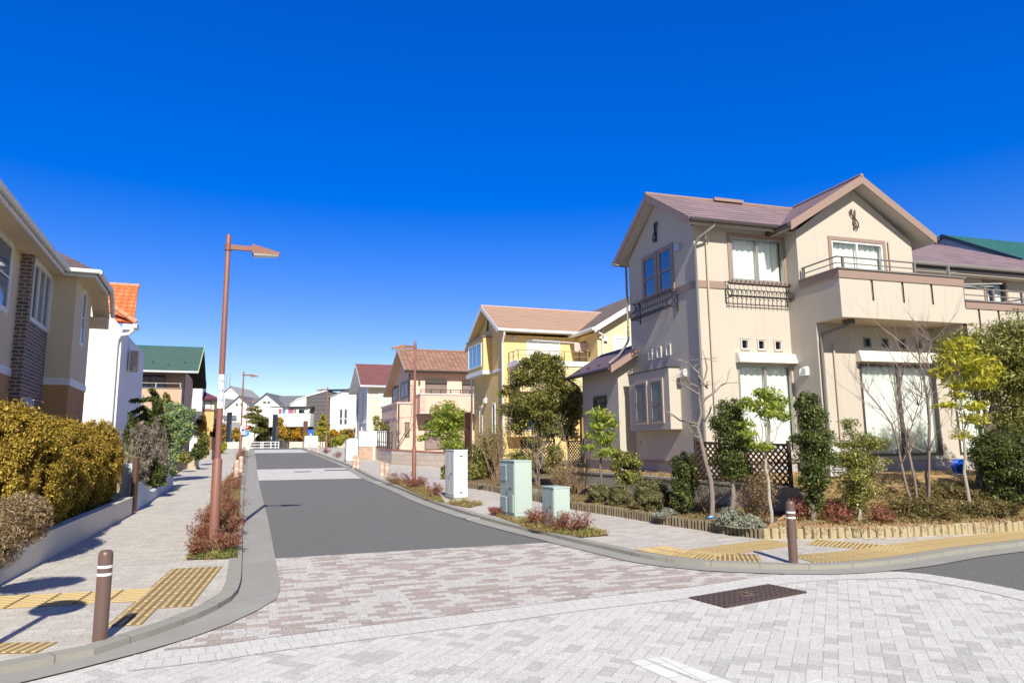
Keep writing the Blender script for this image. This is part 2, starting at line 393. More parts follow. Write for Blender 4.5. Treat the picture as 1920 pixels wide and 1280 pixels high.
# ================================================================ GROUND
def mat_paver(name, kind):
    s = NT(name, .85, .25); uv = s.uv(); sep = s.n('SeparateXYZ'); s.l(uv, sep.inputs[0])
    X, Y = sep.outputs[0], sep.outputs[1]
    fine = s.noise(s.obj(), 120, 4, .9); big = s.noise(s.obj(), .55, 4); mid = s.noise(s.obj(), 5, 4)
    if kind == 'herring':
        S = .105
        # rotate the pattern 45 degrees off the street
        ca, sa = math.cos(rad(45)), math.sin(rad(45))
        x = s.math('ADD', s.math('MULTIPLY', X, ca / S), s.math('MULTIPLY', Y, sa / S)); y = s.math('SUBTRACT', s.math('MULTIPLY', Y, ca / S), s.math('MULTIPLY', X, sa / S))
        i, j = s.math('FLOOR', x), s.math('FLOOR', y); fx, fy = s.math('SUBTRACT', x, i), s.math('SUBTRACT', y, j)
        k = s.math('FLOORED_MODULO', s.math('SUBTRACT', i, j), 4)
        def eq(v): return s.math('COMPARE', k, v, .1)
        k0, k1, k2, k3 = eq(0), eq(1), eq(2), eq(3)
        jw = .026
        def edge(cond, dist, k_=1.0): return s.math('MULTIPLY', s.math('MULTIPLY', s.math('SUBTRACT', 1, cond), s.math('LESS_THAN', dist, jw)), k_)
        e = s.math('MAXIMUM', s.math('MAXIMUM', edge(k1, fx, .3), edge(k0, s.math('SUBTRACT', 1, fx), .3)), s.math('MAXIMUM', edge(k2, fy), edge(k3, s.math('SUBTRACT', 1, fy))))
        ii = s.math('SUBTRACT', i, k1); jj = s.math('SUBTRACT', j, k2)
        cb = s.n('CombineXYZ'); s.l(ii, cb.inputs[0]); s.l(jj, cb.inputs[1])
        wn = s.n('TexWhiteNoise'); wn.noise_dimensions = '2D'; s.l(cb.outputs[0], wn.inputs['Vector'])
        c = s.ramp(wn.outputs['Value'], [(0, (.44, .435, .415)), (.16, (.48, .475, .455)), (.22, (.555, .55, .53)), (1, (.62, .615, .595))])
        joint = (.2, .18, .15)
    else:
        P = {'mixed': (.2, .1, (.38, .315, .285), (.58, .565, .54)), 'side': (.2, .1, (.44, .41, .37), (.56, .53, .48)), 'soldier': (.115, .2, (.56, .555, .535), (.61, .605, .585)), 'band': (.2, .1, (.5, .49, .48), (.6, .59, .58)), 'side_r': (.2, .1, (.42, .39, .37), (.55, .52, .49))}[kind]
        b = s.n('TexBrick', offset=.5); s.l(uv, b.inputs['Vector'])
        for kk, v in (('Scale', 1), ('Brick Width', P[0]), ('Row Height', P[1]), ('Mortar Size', .0022), ('Mortar Smooth', 0), ('Bias', 0)): b.inputs[kk].default_value = v
        # whole-block random value, thresholded into two kinds of block where the paving is mixed
        b.inputs['Color1'].default_value = (0, 0, 0, 1); b.inputs['Color2'].default_value = (1, 1, 1, 1); b.inputs['Mortar'].default_value = (.5, .5, .5, 1)
        if kind == 'mixed':
            c = s.ramp(b.outputs['Color'], [(0, dk(P[2], .9)), (.28, dk(P[2], 1.1)), (.5, dk(P[2], 1.14)), (.52, dk(P[3], .95)), (1, dk(P[3], 1.03))])
        else:
            c = s.ramp(b.outputs['Color'], [(0, P[2]), (1, P[3])])
        e = b.outputs['Fac']; joint = (.2, .17, .13)
    gr = s.noise(s.obj(), 75, 2, .8); gr2 = s.noise(s.obj(), 38, 2, .7)
    amt = .5 if kind == 'mixed' else .27
    sp = s.math('MINIMUM', s.math('MAXIMUM', s.math('MULTIPLY', s.math('SUBTRACT', .56, s.math('ADD', s.math('MULTIPLY', gr, .65), s.math('MULTIPLY', gr2, .35))), 7), 0), 1)
    c = s.mix(s.math('MULTIPLY', sp, amt), c, (.16, .14, .13)); c = s.mix(s.math('MULTIPLY', s.math('GREATER_THAN', gr, .58), .35), c, (.85, .85, .84))
    stain = s.math('MULTIPLY', s.math('SUBTRACT', big, .38), .55 if kind.startswith('side') else .3)
    c = s.mix(s.math('MAXIMUM', stain, 0), c, (.3, .26, .21) if kind.startswith('side') else (.42, .4, .38))
    jf = s.math('MULTIPLY', e, s.math('ADD', .3, s.math('MULTIPLY', mid, .7)))
    c = s.mix(jf, c, joint)
    s.col(c); s.bump(s.math('SUBTRACT', s.math('MULTIPLY', fine, .35), e), .55, .006); return s.m
def mat_asphalt():
    s = NT('asphalt', .9, .25); o = s.obj()
    f = s.noise(o, 70, 3, .95); g = s.noise(o, 320, 2, .9); b = s.noise(o, .35, 5, .65); m = s.noise(o, 2.2, 4, .6); q = s.noise(o, 22, 3, .8)
    c = s.ramp(f, [(.25, (.06, .06, .06)), (.5, (.15, .15, .148)), (.75, (.36, .36, .35))])
    c = s.mix(.45, c, s.ramp(q, [(.3, (.07, .07, .07)), (.7, (.24, .24, .235))])); c = s.mix(s.math('MULTIPLY', b, .35), c, (.17, .168, .165)); c = s.mix(s.math('MULTIPLY', m, .3), c, (.1, .1, .102))
    s.col(c); s.bump(g, .6, .008); return s.m
def mat_concrete(c=(.38, .375, .35), joint=0, name='concrete', dirt=.5):
    s = NT(name, .9, .2); o = s.obj(); n = s.noise(o, 40, 5, .7); b = s.noise(o, 1.3, 5, .7)
    cc = s.mix(n, dk(c, .8), dk(c, 1.15)); cc = s.mix(s.math('MULTIPLY', b, dirt), cc, dk(c, .55))
    if joint:
        sep = s.n('SeparateXYZ'); s.l(s.uv(), sep.inputs[0])
        e = s.math('LESS_THAN', s.math('FRACT', s.math('DIVIDE', sep.outputs[0], joint)), .012 / joint); cc = s.mix(s.math('MULTIPLY', e, .7), cc, (.12, .11, .1))
    s.col(cc); s.bump(n, .4, .006); return s.m
def mat_soil(c1, c2, c3, name='soil'):
    s = NT(name, .95, .1); o = s.obj(); a = s.noise(o, 14, 6, .75); b = s.noise(o, 1.8, 4); f = s.noise(o, 70, 4, .8)
    c = s.mix(a, c1, c2); c = s.mix(s.math('MULTIPLY', s.math('GREATER_THAN', f, .58), .7), c, c3); c = s.mix(s.math('MULTIPLY', b, .5), c, c1)
    s.col(c); s.bump(s.math('ADD', a, f), .9, .03); return s.m
def uvf_street(v): return xy2uv(v.x, v.y)
def uvf_cross(v): return xy2uv(v.x, v.y)[::-1]
def sheet(name, pts, off, mat, cut=1.2, uvf=uvf_street, zf=None):
    bm = bmesh.new(); bm.faces.new([bm.verts.new((p[0], p[1], 0)) for p in pts])
    us = [xy2uv(p[0], p[1])[0] for p in pts]; u = min(us) + cut
    while u < min(max(us), 95):
        g = bm.verts[:] + bm.edges[:] + bm.faces[:]
        bmesh.ops.bisect_plane(bm, geom=g, plane_co=(*uv2xy(u, 0), 0), plane_no=(UD[0], UD[1], 0)); u += cut * (1 if u < 30 else 2.5)
    bmesh.ops.triangulate(bm, faces=bm.faces[:], ngon_method='EAR_CLIP')
    for v in bm.verts: v.co.z = (zf or zg)(v.co.x, v.co.y) + off
    bmesh.ops.recalc_face_normals(bm, faces=bm.faces[:])
    if sum(f.normal.z for f in bm.faces) < 0: bmesh.ops.reverse_faces(bm, faces=bm.faces[:])
    me = bpy.data.meshes.new(name); bm.to_mesh(me); bm.free(); autouv(me, uvf); me.materials.append(mat)
    o = bpy.data.objects.new(name, me); C.objects.link(o); return o
def catmull(pts, step=.3):
    pts = [Vector((p[0], p[1])) for p in pts]; P = [2 * pts[0] - pts[1]] + pts + [2 * pts[-1] - pts[-2]]; out = []
    for i in range(1, len(P) - 2):
        a, b, c, d = P[i - 1:i + 3]; n = max(1, int((c - b).length / step))
        for k in range(n):
            t = k / n; out.append(.5 * ((2 * b) + (c - a) * t + (2 * a - 5 * b + 4 * c - d) * t * t + (3 * b - 3 * c + d - a) * t ** 3))
    return out + [pts[-1]]
def offs(line, d):
    out = []
    for i, p in enumerate(line):
        t = (line[min(i + 1, len(line) - 1)] - line[max(i - 1, 0)]).normalized(); out.append(p + Vector((t.y, -t.x)) * d)
    return out
def ribbon(name, line, d0, d1, zt, mat, side=None, zf=None):
    """flat strip between offsets d0 and d1 (right of the line), top at ground+zt, with side faces down to ground"""
    A, B = offs(line, d0), offs(line, d1); zf = zf or zg; mb = MB(); L = 0; uvl = []
    for i in range(len(line)):
        if i: L += (line[i] - line[i - 1]).length
        zz = [zf(*A[i]), zf(*B[i])]
        pts = [(A[i].x, A[i].y, zz[0] - (.05 if side else 0)), (A[i].x, A[i].y, zz[0] + zt), (B[i].x, B[i].y, zz[1] + zt), (B[i].x, B[i].y, zz[1] - (.05 if side else 0))]
        if not side: pts = pts[1:3]
        mb.add(pts); n = len(pts); uvl += [(L, 0), (L, .15), (L, .15 + abs(d1 - d0)), (L, .3 + abs(d1 - d0))] if side else [(L, 0), (L, abs(d1 - d0))]
    for i in range(len(line) - 1):
        for j in range(n - 1):
            a = i * n + j; mb.f.append((a, a + n, a + n + 1, a + 1) if d1 > d0 else (a, a + 1, a + n + 1, a + n))
    o = mb.build(name, mat); me = o.data; lay = me.uv_layers[0]
    for l in me.loops: lay.data[l.index].uv = uvl[l.vertex_index]
    return o
M_HER = mat_paver('herringbone_pavers', 'herring'); M_MIX = mat_paver('mixed_pavers', 'mixed'); M_SIDE = mat_paver('pavement_blocks', 'side'); M_SIDR = mat_paver('pavement_blocks_pale', 'side_r')
M_SOL = mat_paver('border_pavers', 'soldier'); M_BAND = mat_paver('pale_band_pavers', 'band'); M_ASP = mat_asphalt()
M_CON = mat_concrete((.33, .32, .29), joint=.6); M_GUT = mat_concrete((.36, .355, .335), joint=2.0, name='gutter_concrete', dirt=.85); M_WALLC = mat_concrete((.7, .65, .55), name='pale_concrete', dirt=.35); M_RET = mat_concrete((.4, .37, .32), name='retaining_concrete', dirt=.6)
M_SOIL = mat_soil((.13, .09, .055), (.3, .2, .11), (.42, .29, .15)); M_DRY = mat_soil((.4, .26, .13), (.62, .43, .24), (.78, .58, .34), 'dry_grass_soil'); M_EARTH = mat_soil((.16, .14, .1), (.26, .22, .16), (.3, .27, .2), 'earth')
# far ground to the horizon
mb = MB(); us = [-400, -60, -20, 0, 3, 5, 7, 9, 11, 14, 18, 24, 32, 44, 56, 60, 64, 68, 74, 90, 150, 400, 2500]; vs_ = [-2500, -300, -60, -20, -8, 0, 8, 20, 60, 300, 2500]
for u in us:
    for v in vs_: mb.add([(*uv2xy(u, v), zu(u) - .09)])
for i in range(len(us) - 1):
    for j in range(len(vs_) - 1): a = i * len(vs_) + j; mb.f.append((a, a + 1, a + len(vs_) + 1, a + len(vs_)))
struct(mb.build('ground', M_EARTH))
G = lambda l, off=0: [gpt(x, y, off) for x, y in l]
X2 = lambda u, v: Vector(uv2xy(u, v))
kerbL = [Vector(gpt(x, y).xy) for x, y in ((457, 930), (455, 990), (453, 1057), (450, 1100), (433, 1129), (372, 1162), (280, 1197), (175, 1232), (0, 1267))]
kerbL = [X2(72, -.45), X2(60, -.42), X2(45, -.33), X2(30, -.24)] + kerbL
d_ = (kerbL[-1] - kerbL[-2]).normalized(); kerbL += [kerbL[-1] + d_ * 2.5 + Vector((-.3, 0)), kerbL[-1] + d_ * 9 + Vector((-2, 0))]
kerbL = catmull(kerbL)                                                     # far -> near; right of line = pavement side? (west)
gutL = [Vector(gpt(x, y).xy) for x, y in ((501, 969), (516, 1048), (526, 1100), (516, 1127), (477, 1149), (394, 1186), (306, 1214), (175, 1249), (57, 1279))]
gutL = [X2(72, .0), X2(60, .08), X2(45, .15), X2(26, .21)] + gutL; d_ = (gutL[-1] - gutL[-2]).normalized(); gutL += [gutL[-1] + d_ * 9 + Vector((-1.2, 0))]; gutL = catmull(gutL)
kerbR = [Vector(gpt(x, y).xy) for x, y in ((694, 896), (756, 921), (797.5, 939), (882, 968), (961, 990), (1031, 1007), (1083, 1020), (1136, 1032), (1200, 1047), (1228, 1052), (1322, 1062.5), (1489, 1069), (1587, 1067), (1698, 1056), (1800, 1039), (1920, 1024))]
kerbR = [X2(76, 3.7), X2(60, 4.0), X2(45, 4.15), X2(34, 4.2)] + kerbR; d_ = (kerbR[-1] - kerbR[-2]).normalized(); kerbR += [kerbR[-1] + d_ * 4, kerbR[-1] + d_ * 12]; kerbR = catmull(kerbR)
# sign convention of offs(): +d is to the right of travel (lines run towards the camera: right = west / left of picture)
struct(sheet('crossing_pavement', [(-14, -4), (14, -4), (14, 9.6), (7, 10.5), (3, 10.6), X2(11.2, 6), X2(11.2, -1.5), X2(6, -1.6), (-14, 1.5)], 0.0, M_HER))
kr_ = [p for p in kerbR if 10.6 < xy2uv(*p)[0]][::-1][::3]
struct(sheet('road', [X2(10.55, -.12), X2(10.3, 4.9)] + kr_ + [X2(80, 3.6), X2(80, -.4), X2(40, -.3)], .003, M_ASP))
mixp = G([(515, 1047), (780, 1031), (1048, 1016), (1110, 1028), (1200, 1050), (1330, 1066), (1475, 1075), (1440, 1079), (1288, 1101), (1200, 1110), (1067, 1125), (875, 1150), (725, 1168), (650, 1177), (504, 1195), (400, 1210), (306, 1219), (330, 1190), (400, 1170), (480, 1130), (500, 1100)])
struct(sheet('paved_crossing', [p.xy for p in mixp], .004, M_MIX, uvf=uvf_cross))
bordl = catmull([Vector(gpt(x, y).xy) for x, y in ((250, 1228), (400, 1211), (504, 1196), (650, 1178), (875, 1151), (1067, 1126), (1288, 1102), (1440, 1080), (1560, 1073), (1689, 1072), (1783, 1083), (1920, 1108), (2100, 1150))], .25)
struct(ribbon('paved_border', bordl, 0.0, .42, .0055, M_SOL))
sr = [Vector(gpt(x, y).xy) for x, y in ((1560, 1074), (1689, 1072), (1783, 1083), (1920, 1108), (2100, 1150))]
struct(sheet('side_road', sr + [Vector((14, 7)), Vector((30, 14)), Vector((30, 22))] + [Vector(gpt(x, y).xy) for x, y in ((2100, 1005), (1920, 1020), (1800, 1036), (1698, 1054), (1600, 1065))], .003, M_ASP))
# pale paved bands over the road
struct(sheet('paved_band_near', [X2(25.9, .1), X2(25.5, 4.25), X2(32.4, 4.3), X2(32.6, .1)], .006, M_BAND, uvf=uvf_cross))
struct(sheet('paved_band_far', [X2(53.5, .1), X2(53, 4.05), X2(62, 3.9), X2(62.5, .05)], .006, M_BAND))
# gutters and kerbs
GL = [p for p in gutL]
def between(name, A, B, off, mat, zf=None):
    """strip between two lines that run the same way"""
    n = 160; rs = []
    for L_ in (A, B):
        c = [0]
        for i in range(1, len(L_)): c.append(c[-1] + (L_[i] - L_[i - 1]).length)
        r = []; j = 0
        for k in range(n + 1):
            t = c[-1] * k / n
            while j < len(c) - 2 and c[j + 1] < t: j += 1
            f = (t - c[j]) / max(1e-6, c[j + 1] - c[j]); r.append(L_[j].lerp(L_[j + 1], min(1, f)))
        rs.append((r, c[-1]))
    mb = MB(); uvl = []
    for k in range(n + 1):
        for q in (0, 1): p = rs[q][0][k]; mb.add([(p.x, p.y, (zf or zg)(p.x, p.y) + off)]); uvl.append((rs[0][1] * k / n, q * (rs[0][0][k] - rs[1][0][k]).length))
    for k in range(n): mb.f.append((2 * k, 2 * k + 1, 2 * k + 3, 2 * k + 2))
    o = mb.build(name, mat); lay = o.data.uv_layers[0]
    for l in o.data.loops: lay.data[l.index].uv = uvl[l.vertex_index]
    return o
struct(between('gutter', kerbL, gutL, .015, M_GUT)); struct(ribbon('gutter', kerbR, 0, .3, .015, M_GUT))
struct(ribbon('kerb', kerbL, 0, .16, K + .012, M_CON, True)); struct(ribbon('kerb', kerbR, 0, -.16, K + .012, M_CON, True))
# pavements behind the kerbs
inL = offs(kerbL, .14); inR = offs(kerbR, -.14)
PAVL = inL[::-1][::3] + [X2(72, -.6), X2(74, -2.6), X2(40, -2.75), X2(16, -2.7), X2(9.3, -2.9), X2(7, -4.2), X2(5, -7.5), X2(3.5, -12)]
struct(sheet('pavement_left', PAVL, K, M_SIDE, uvf=uvf_cross))
edge_px = [(1072, 954), (1172, 970), (1260, 985), (1365, 1001), (1430, 1010), (1560, 1009), (1697, 1006), (1920, 995), (2150, 982)]
edge_px0 = [(876, 914), (918, 920), (996, 937)]
EDG = [Vector(gpt(x, y, K).xy) for x, y in edge_px0 + edge_px]
PAVR = inR[::3] + [Vector((14, 15)), Vector((9, 13.2)), Vector((5.5, 12)), Vector((3.6, 14)), Vector((2.2, 17)), X2(24, 8.4), X2(30, 9.5), X2(40, 9.5), X2(60, 9), X2(72, 7)]
struct(sheet('pavement_right', PAVR, K, M_SIDR, uvf=uvf_cross))
# far street across the end, kerb line and crossing mark
struct(sheet('cross_street', [X2(79, -40), X2(79, 40), X2(86, 40), X2(86, -40)], .006, M_ASP))
struct(sheet('pavement_far', [X2(72, 4.4), X2(72, 9), X2(72, 40), X2(79, 40), X2(79, 4.2)], K, M_SIDE)); struct(sheet('pavement_far', [X2(72, -.6), X2(79, -.6), X2(79, -40), X2(72, -40)], K, M_SIDE))
M_MARK = bricks((.76, .76, .74), (.5, .48, .44), .3, .3, .06, .004, name='road_paint')
struct(sheet('road_marking', [X2(77.6, -.2), X2(77.6, 4.2), X2(78.2, 4.2), X2(78.2, -.2)], .004, M_MARK))
for j, q in enumerate((((1181, 1240), (1206, 1236), (1420, 1325), (1370, 1325)), ((1212, 1235), (1241, 1230), (1500, 1325), (1432, 1325)), ((1505, 1283), (1532, 1273), (1570, 1279), (1620, 1300), (1560, 1310)))):
    struct(sheet('road_marking', [p.xy for p in G(q)], .003, M_MARK))
# ================================================================ FRONTAGE GROUND, WALLS, EDGING
WALL_PX = [(1057, 881, .95), (1180, 889, .93), (1305, 899, .9), (1400, 907, .86), (1497, 915, .83)]
WL = [(onz(x, y, z), z) for x, y, z in WALL_PX]
def lerp(a, b, t): return a + (b - a) * t
def grid_patch(name, rows, mat, jit=.02, seed=1):
    rn = random.Random(seed); mb = MB(); n = len(rows[0])
    for r in rows:
        for p in r: mb.add([(p[0], p[1], p[2] + rn.uniform(-jit, jit))])
    for i in range(len(rows) - 1):
        for j in range(n - 1): a = i * n + j; mb.f.append((a, a + 1, a + n + 1, a + n))
    return struct(mb.build(name, mat, smooth=True))
def resample(pts, n):
    pts = [Vector(p) for p in pts]; c = [0]
    for i in range(1, len(pts)): c.append(c[-1] + (pts[i] - pts[i - 1]).length)
    out = []
    for k in range(n):
        t = c[-1] * k / (n - 1); j = max(i for i in range(len(c) - 1) if c[i] <= t + 1e-9)
        out.append(pts[j].lerp(pts[j + 1], (t - c[j]) / (c[j + 1] - c[j])))
    return out
E3 = [gpt(x, y, K) for x, y in edge_px]
leftE = [p for p in E3[:5]]; rightE = [p for p in E3[4:]]
wl3 = [Vector((p.x, p.y, z)) for p, z in WL]
n = 26
A = resample([Vector(gpt(918, 918, K))] + leftE, n); B = resample([Vector((-.1, 20.6, .95))] + wl3, n)
grid_patch('planting_bed', [[(lerp(a.x, b.x, t), lerp(a.y, b.y, t), a.z + .13 + .1 * t) for a, b in zip(A, B)] for t in [i / 6 for i in range(7)]], M_SOIL, .025)
# the soil bank rising to the beige house, right of the wall end
Bh = resample([wl3[-1] * 1.0 + Vector((0, .1, -.35)), Vector((5.6, 15.0, .8)), Vector((7.0, 15.3, .95)), Vector((9.5, 14.9, .95)), Vector((12, 15.2, .95)), Vector((17, 17.0, .95))], 30)
Ah = resample(rightE + [Vector((14.5, 14.2, .3))], 30)
grid_patch('soil_bank', [[(lerp(a.x, b.x, t), lerp(a.y, b.y, t), lerp(a.z + .15, b.z, (3 * t * t - 2 * t ** 3) * .6 + t * .4)) for a, b in zip(Ah, Bh)] for t in [i / 14 for i in range(15)]], M_DRY, .03)
mb = MB(); up = [(p.x, p.y + .12, p.z - .04) for p in wl3]
bk = [(0.2, 27, 1.1), (3, 26, 1.1), (8, 24, .97), (14, 22, .97), (20, 20, .97)]
rows = [up[:1] + up, ]
mb.poly([up[0], up[1], (4, 20, .96), (.5, 26, 1.0)]); mb.poly([up[1], up[2], (6, 17, .96), (4, 20, .96)]); mb.poly([up[2], up[3], (6.3, 15.6, .95), (6, 17, .96)]); mb.poly([up[3], up[4], (5.6, 15.0, .8), (6.3, 15.6, .95)])
mb.poly([(5.6, 15.0, .8), (7.0, 15.3, .95), (9.5, 14.9, .95), (12, 15.2, .95), (17, 17, .95), (18, 24, .95), (4, 24, .95), (6, 17, .96), (6.3, 15.6, .95)])
struct(mb.build('yard_ground', M_DRY))
# yellow house frontage
y0 = [gpt(x, y, K) for x, y in edge_px0]
A = resample([Vector((-2.6, 25.5, .7)), Vector((-1.9, 22.3, .6)), y0[0], y0[1]], 12); B = resample([Vector((-.9, 29, 1.1)), Vector((.6, 26, 1.1)), Vector((.4, 22.5, 1.0)), Vector((.6, 20, .9))], 12)
grid_patch('planting_bed', [[(lerp(a.x, b.x, t), lerp(a.y, b.y, t), lerp(a.z + .1, b.z, t)) for a, b in zip(A, B)] for t in [i / 6 for i in range(7)]], M_SOIL, .03)
struct(sheet('yard_ground', [(-1.5, 28), (12, 30), (12, 40), (-6, 44), (-4.5, 36)], .32, M_EARTH))
# retaining wall with scale pattern
t = thing('retaining_wall', 'low weathered grey concrete retaining wall below the brown lattice fence', 'wall', (wl3[2].x, wl3[2].y, .2))
o_ = Vector((wl3[2].x, wl3[2].y, 0)); mb = MB(); cp = MB()
for i in range(4):
    p, q = wl3[i] - o_, wl3[i + 1] - o_; d = Vector((q.x - p.x, q.y - p.y, 0)).normalized(); nn = Vector((d.y, -d.x, 0))
    if nn.y > 0: nn = -nn
    e = d * .001
    for m_, f, z0, z1, k in ((mb, .0, .1, 0, -.14), ):
        b = [(p.x, p.y, .1), (q.x, q.y, .1), (q.x - nn.x * .15, q.y - nn.y * .15, .1), (p.x - nn.x * .15, p.y - nn.y * .15, .1)]
        m_.hull(b, [(b[0][0], b[0][1], p.z - .05), (b[1][0], b[1][1], q.z - .05), (b[2][0], b[2][1], q.z - .05), (b[3][0], b[3][1], p.z - .05)])
    cp.hull([(p.x + nn.x * .02, p.y + nn.y * .02, p.z - .05), (q.x + nn.x * .02, q.y + nn.y * .02, q.z - .05), (q.x - nn.x * .17, q.y - nn.y * .17, q.z - .05), (p.x - nn.x * .17, p.y - nn.y * .17, p.z - .05)],
            [(p.x + nn.x * .02, p.y + nn.y * .02, p.z), (q.x + nn.x * .02, q.y + nn.y * .02, q.z), (q.x - nn.x * .17, q.y - nn.y * .17, q.z), (p.x - nn.x * .17, p.y - nn.y * .17, p.z)])
mb.build('wall_body', M_RET, t); cp.build('coping', M_RET, t)
# edging of upright half logs
def edging(label, pts, n, h, seed, mat):
    rn = random.Random(seed); c = pts[0]; t = thing('garden_edging', label, 'garden edging', (c.x, c.y, c.z))
    P = resample(pts, n + 1)
    for i in range(n):
        a, b = P[i], P[i + 1]; m_ = (a + b) / 2 - c; d = (b - a).xy.normalized(); w_ = (b - a).xy.length * .5 - .006; hh = h * rn.uniform(.88, 1.08)
        f = rn.uniform(-.012, .012); nx, ny = d.y, -d.x
        if ny > 0: nx, ny = -nx, -ny
        pr = [(-w_, 0), (-w_ * .8, .03), (0, .045), (w_ * .8, .03), (w_, 0), (w_, -.07), (-w_, -.07)]
        ring = [(m_.x + d.x * s_ + nx * (k + f), m_.y + d.y * s_ + ny * (k + f)) for s_, k in pr]; tp = [(m_.x + (x - m_.x) * .9, m_.y + (y - m_.y) * .9) for x, y in ring]
        MB().hull([(x, y, m_.z - .12) for x, y in ring], [(x, y, m_.z + hh * .93) for x, y in ring]).hull([(x, y, m_.z + hh * .93 + .0005) for x, y in ring], [(x, y, m_.z + hh) for x, y in tp]).build('edging_block', mat, t, absz=False)
    return t
M_LOG = mat_concrete((.5, .42, .27), name='edging_stone', dirt=.75); M_LOGD = mat_concrete((.23, .19, .13), name='edging_stone_dark', dirt=.75)
edging('curb of pale upright half-round blocks in front of the soil bank, right of the bollard', rightE[0:1] + rightE[1:], 58, .17, 3, M_LOG)
edging('darker mossy half-round block edging curving along the clipped shrubs', [Vector(gpt(x, y, K)) for x, y in edge_px[:5]], 66, .17, 4, M_LOGD)
edging('short run of dark block edging behind the tall green cabinet', [Vector(gpt(x, y, K)) for x, y in edge_px0 + [(1040, 947)]], 34, .17, 5, M_LOGD)

# left garden wall
a, b = gpt(-120, 1160, K), gpt(0, 1096, K); c = gpt(247, 964, K)
bw = [Vector((a.x - .8, a.y - 2.5, 0)), a, b, c]
t = thing('garden_wall', 'long low white concrete garden wall below the golden conifer hedge', 'wall', (b.x, b.y, b.z)); mb = MB(); cp = MB()
for i in range(len(bw) - 1):
    p, q = bw[i], bw[i + 1]; d = (q - p).xy.normalized(); nx, ny = -d.y, d.x   # away from the street
    zb0, zb1 = zg(p.x, p.y) + K - .05, zg(q.x, q.y) + K - .05; h0, h1 = .43, .4
    R_ = lambda o: [(p.x + nx * o - b.x, p.y + ny * o - b.y), (q.x + nx * o - b.x, q.y + ny * o - b.y)]
    f_, k_ = R_(0), R_(.16)
    mb.hull([(*f_[0], zb0), (*f_[1], zb1), (*k_[1], zb1), (*k_[0], zb0)], [(*f_[0], zb0 + h0), (*f_[1], zb1 + h1), (*k_[1], zb1 + h1), (*k_[0], zb0 + h0)])
    struct(sheet('garden_soil', [(p.x + nx * .1, p.y + ny * .1), (q.x + nx * .1, q.y + ny * .1), (q.x + nx * 2.6, q.y + ny * 2.6), (p.x + nx * 2.6, p.y + ny * 2.6)], K + .3, M_SOIL))
mb.build('wall_body', M_WALLC, t)
# pale blue curving wall beyond
M_BLU = mat_concrete((.5, .56, .66), name='pale_blue_plaster', dirt=.25)
P0 = gpt(254, 959, K); P1 = gpt(324, 912, K); t = thing('curved_wall', 'pale blue plaster wall with a scooped wavy top between hedge and planter', 'wall', tuple(P0))
mb = MB(); n = 22; prev = None
d = (P1 - P0); nx, ny = -d.xy.normalized().y, d.xy.normalized().x
for i in range(n + 1):
    s_ = i / n; zt = .62 - .42 * math.sin(PI * min(1, s_ * 1.25)) ** 2 if s_ < .8 else .62 - .25 * math.sin((s_ - .8) * 5 * PI) ** 2
    x, y, z = d.x * s_, d.y * s_, d.z * s_
    cur = [(x, y, z - .1), (x, y, z + zt), (x + nx * .14, y + ny * .14, z + zt), (x + nx * .14, y + ny * .14, z - .1)]
    k = mb.add(cur)
    if i: mb.f += [(k - 4, k, k + 1, k - 3), (k - 3, k + 1, k + 2, k - 2), (k - 2, k + 2, k + 3, k - 1)]
    if i in (0, n): mb.f.append((k, k + 1, k + 2, k + 3))
mb.build('wall_body', M_BLU, t, absz=False)
MB().box(-.1, .0, -.06, .04, -.1, 1.12).build('gate_post', plain((.12, .07, .05), .5), t, absz=False)
MB().box(-.42, -.11, .1, .2, -.1, 1.0).build('end_panel', M_BLU, t, absz=False)
# planter left beyond
P0 = gpt(331, 880, K); P1 = gpt(369, 879, K); w_ = (P1 - P0).length
t = thing('planter_box', 'low beige block planter holding small shrubs beside the left pavement', 'planter', tuple(P0), YS)
MB().box(0, w_, 0, .12, -.1, .42).box(0, w_, 1.0, 1.12, -.1, .42).box(0, .12, .12, 1, -.1, .42).box(w_ - .12, w_, .12, 1, -.1, .42).build('box_wall', mat_concrete((.5, .42, .32), name='planter_block', dirt=.4), t, absz=False)
MB().box(.12, w_ - .12, .12, 1, -.1, .36).build('planter_soil', M_SOIL, t, absz=False)
P0 = gpt(392, 862, K)
t = thing('board_fence', 'brown board fence on a grey block base beside the far left pavement', 'fence', tuple(P0), YS)
MB().box(0, .12, 0, 5, -.1, .55).build('fence_base', M_RET, t, absz=False)
mb = MB(); [mb.box(.02, .1, .05 + i * .33, .35 + i * .33, .55, 1.25) for i in range(15)]; mb.build('boards', plain((.2, .1, .06), .7, name='') if 0 else plain((.2, .1, .06), .7), t, absz=False)

# ================================================================ STREET FURNITURE
M_BOL = plain((.135, .085, .075), .4, .5, sc_=30, var=.15); M_WHT = plain((.8, .8, .8), .5, .4); M_RUST = plain((.24, .105, .085), .5, .45, var=.16, sc_=8, bump=.2)
def bollard(label, px, py, tx, ty, lean=(0, 0)):
    p = gpt(px, py, K); h = (ony(tx, ty, p.y)).z - p.z; r = .056
    t = thing('bollard', label, 'bollard', tuple(p), 0, 'dark brown bollards at the street corners'); t.rotation_euler = (lean[0], lean[1], .3)
    MB().lathe([(r, -.1), (r, h - .05), (r * .93, h - .02), (r * .7, h - .006), (r * .25, h)], n=28).build('post', M_BOL, t, True, absz=False)
    for k in (.80, .715): MB().lathe([(r + .002, h * k), (r + .002, h * k + .022)], n=28).build('reflective_band', M_WHT, t, True, absz=False)
    return t
bollard('dark brown bollard with two white bands in the left foreground', 187, 1200, 197, 1030)
bollard('dark brown bollard with two white bands at the far kerb corner, before the soil bank', 1488, 1056, 1482, 938, (0, .012))
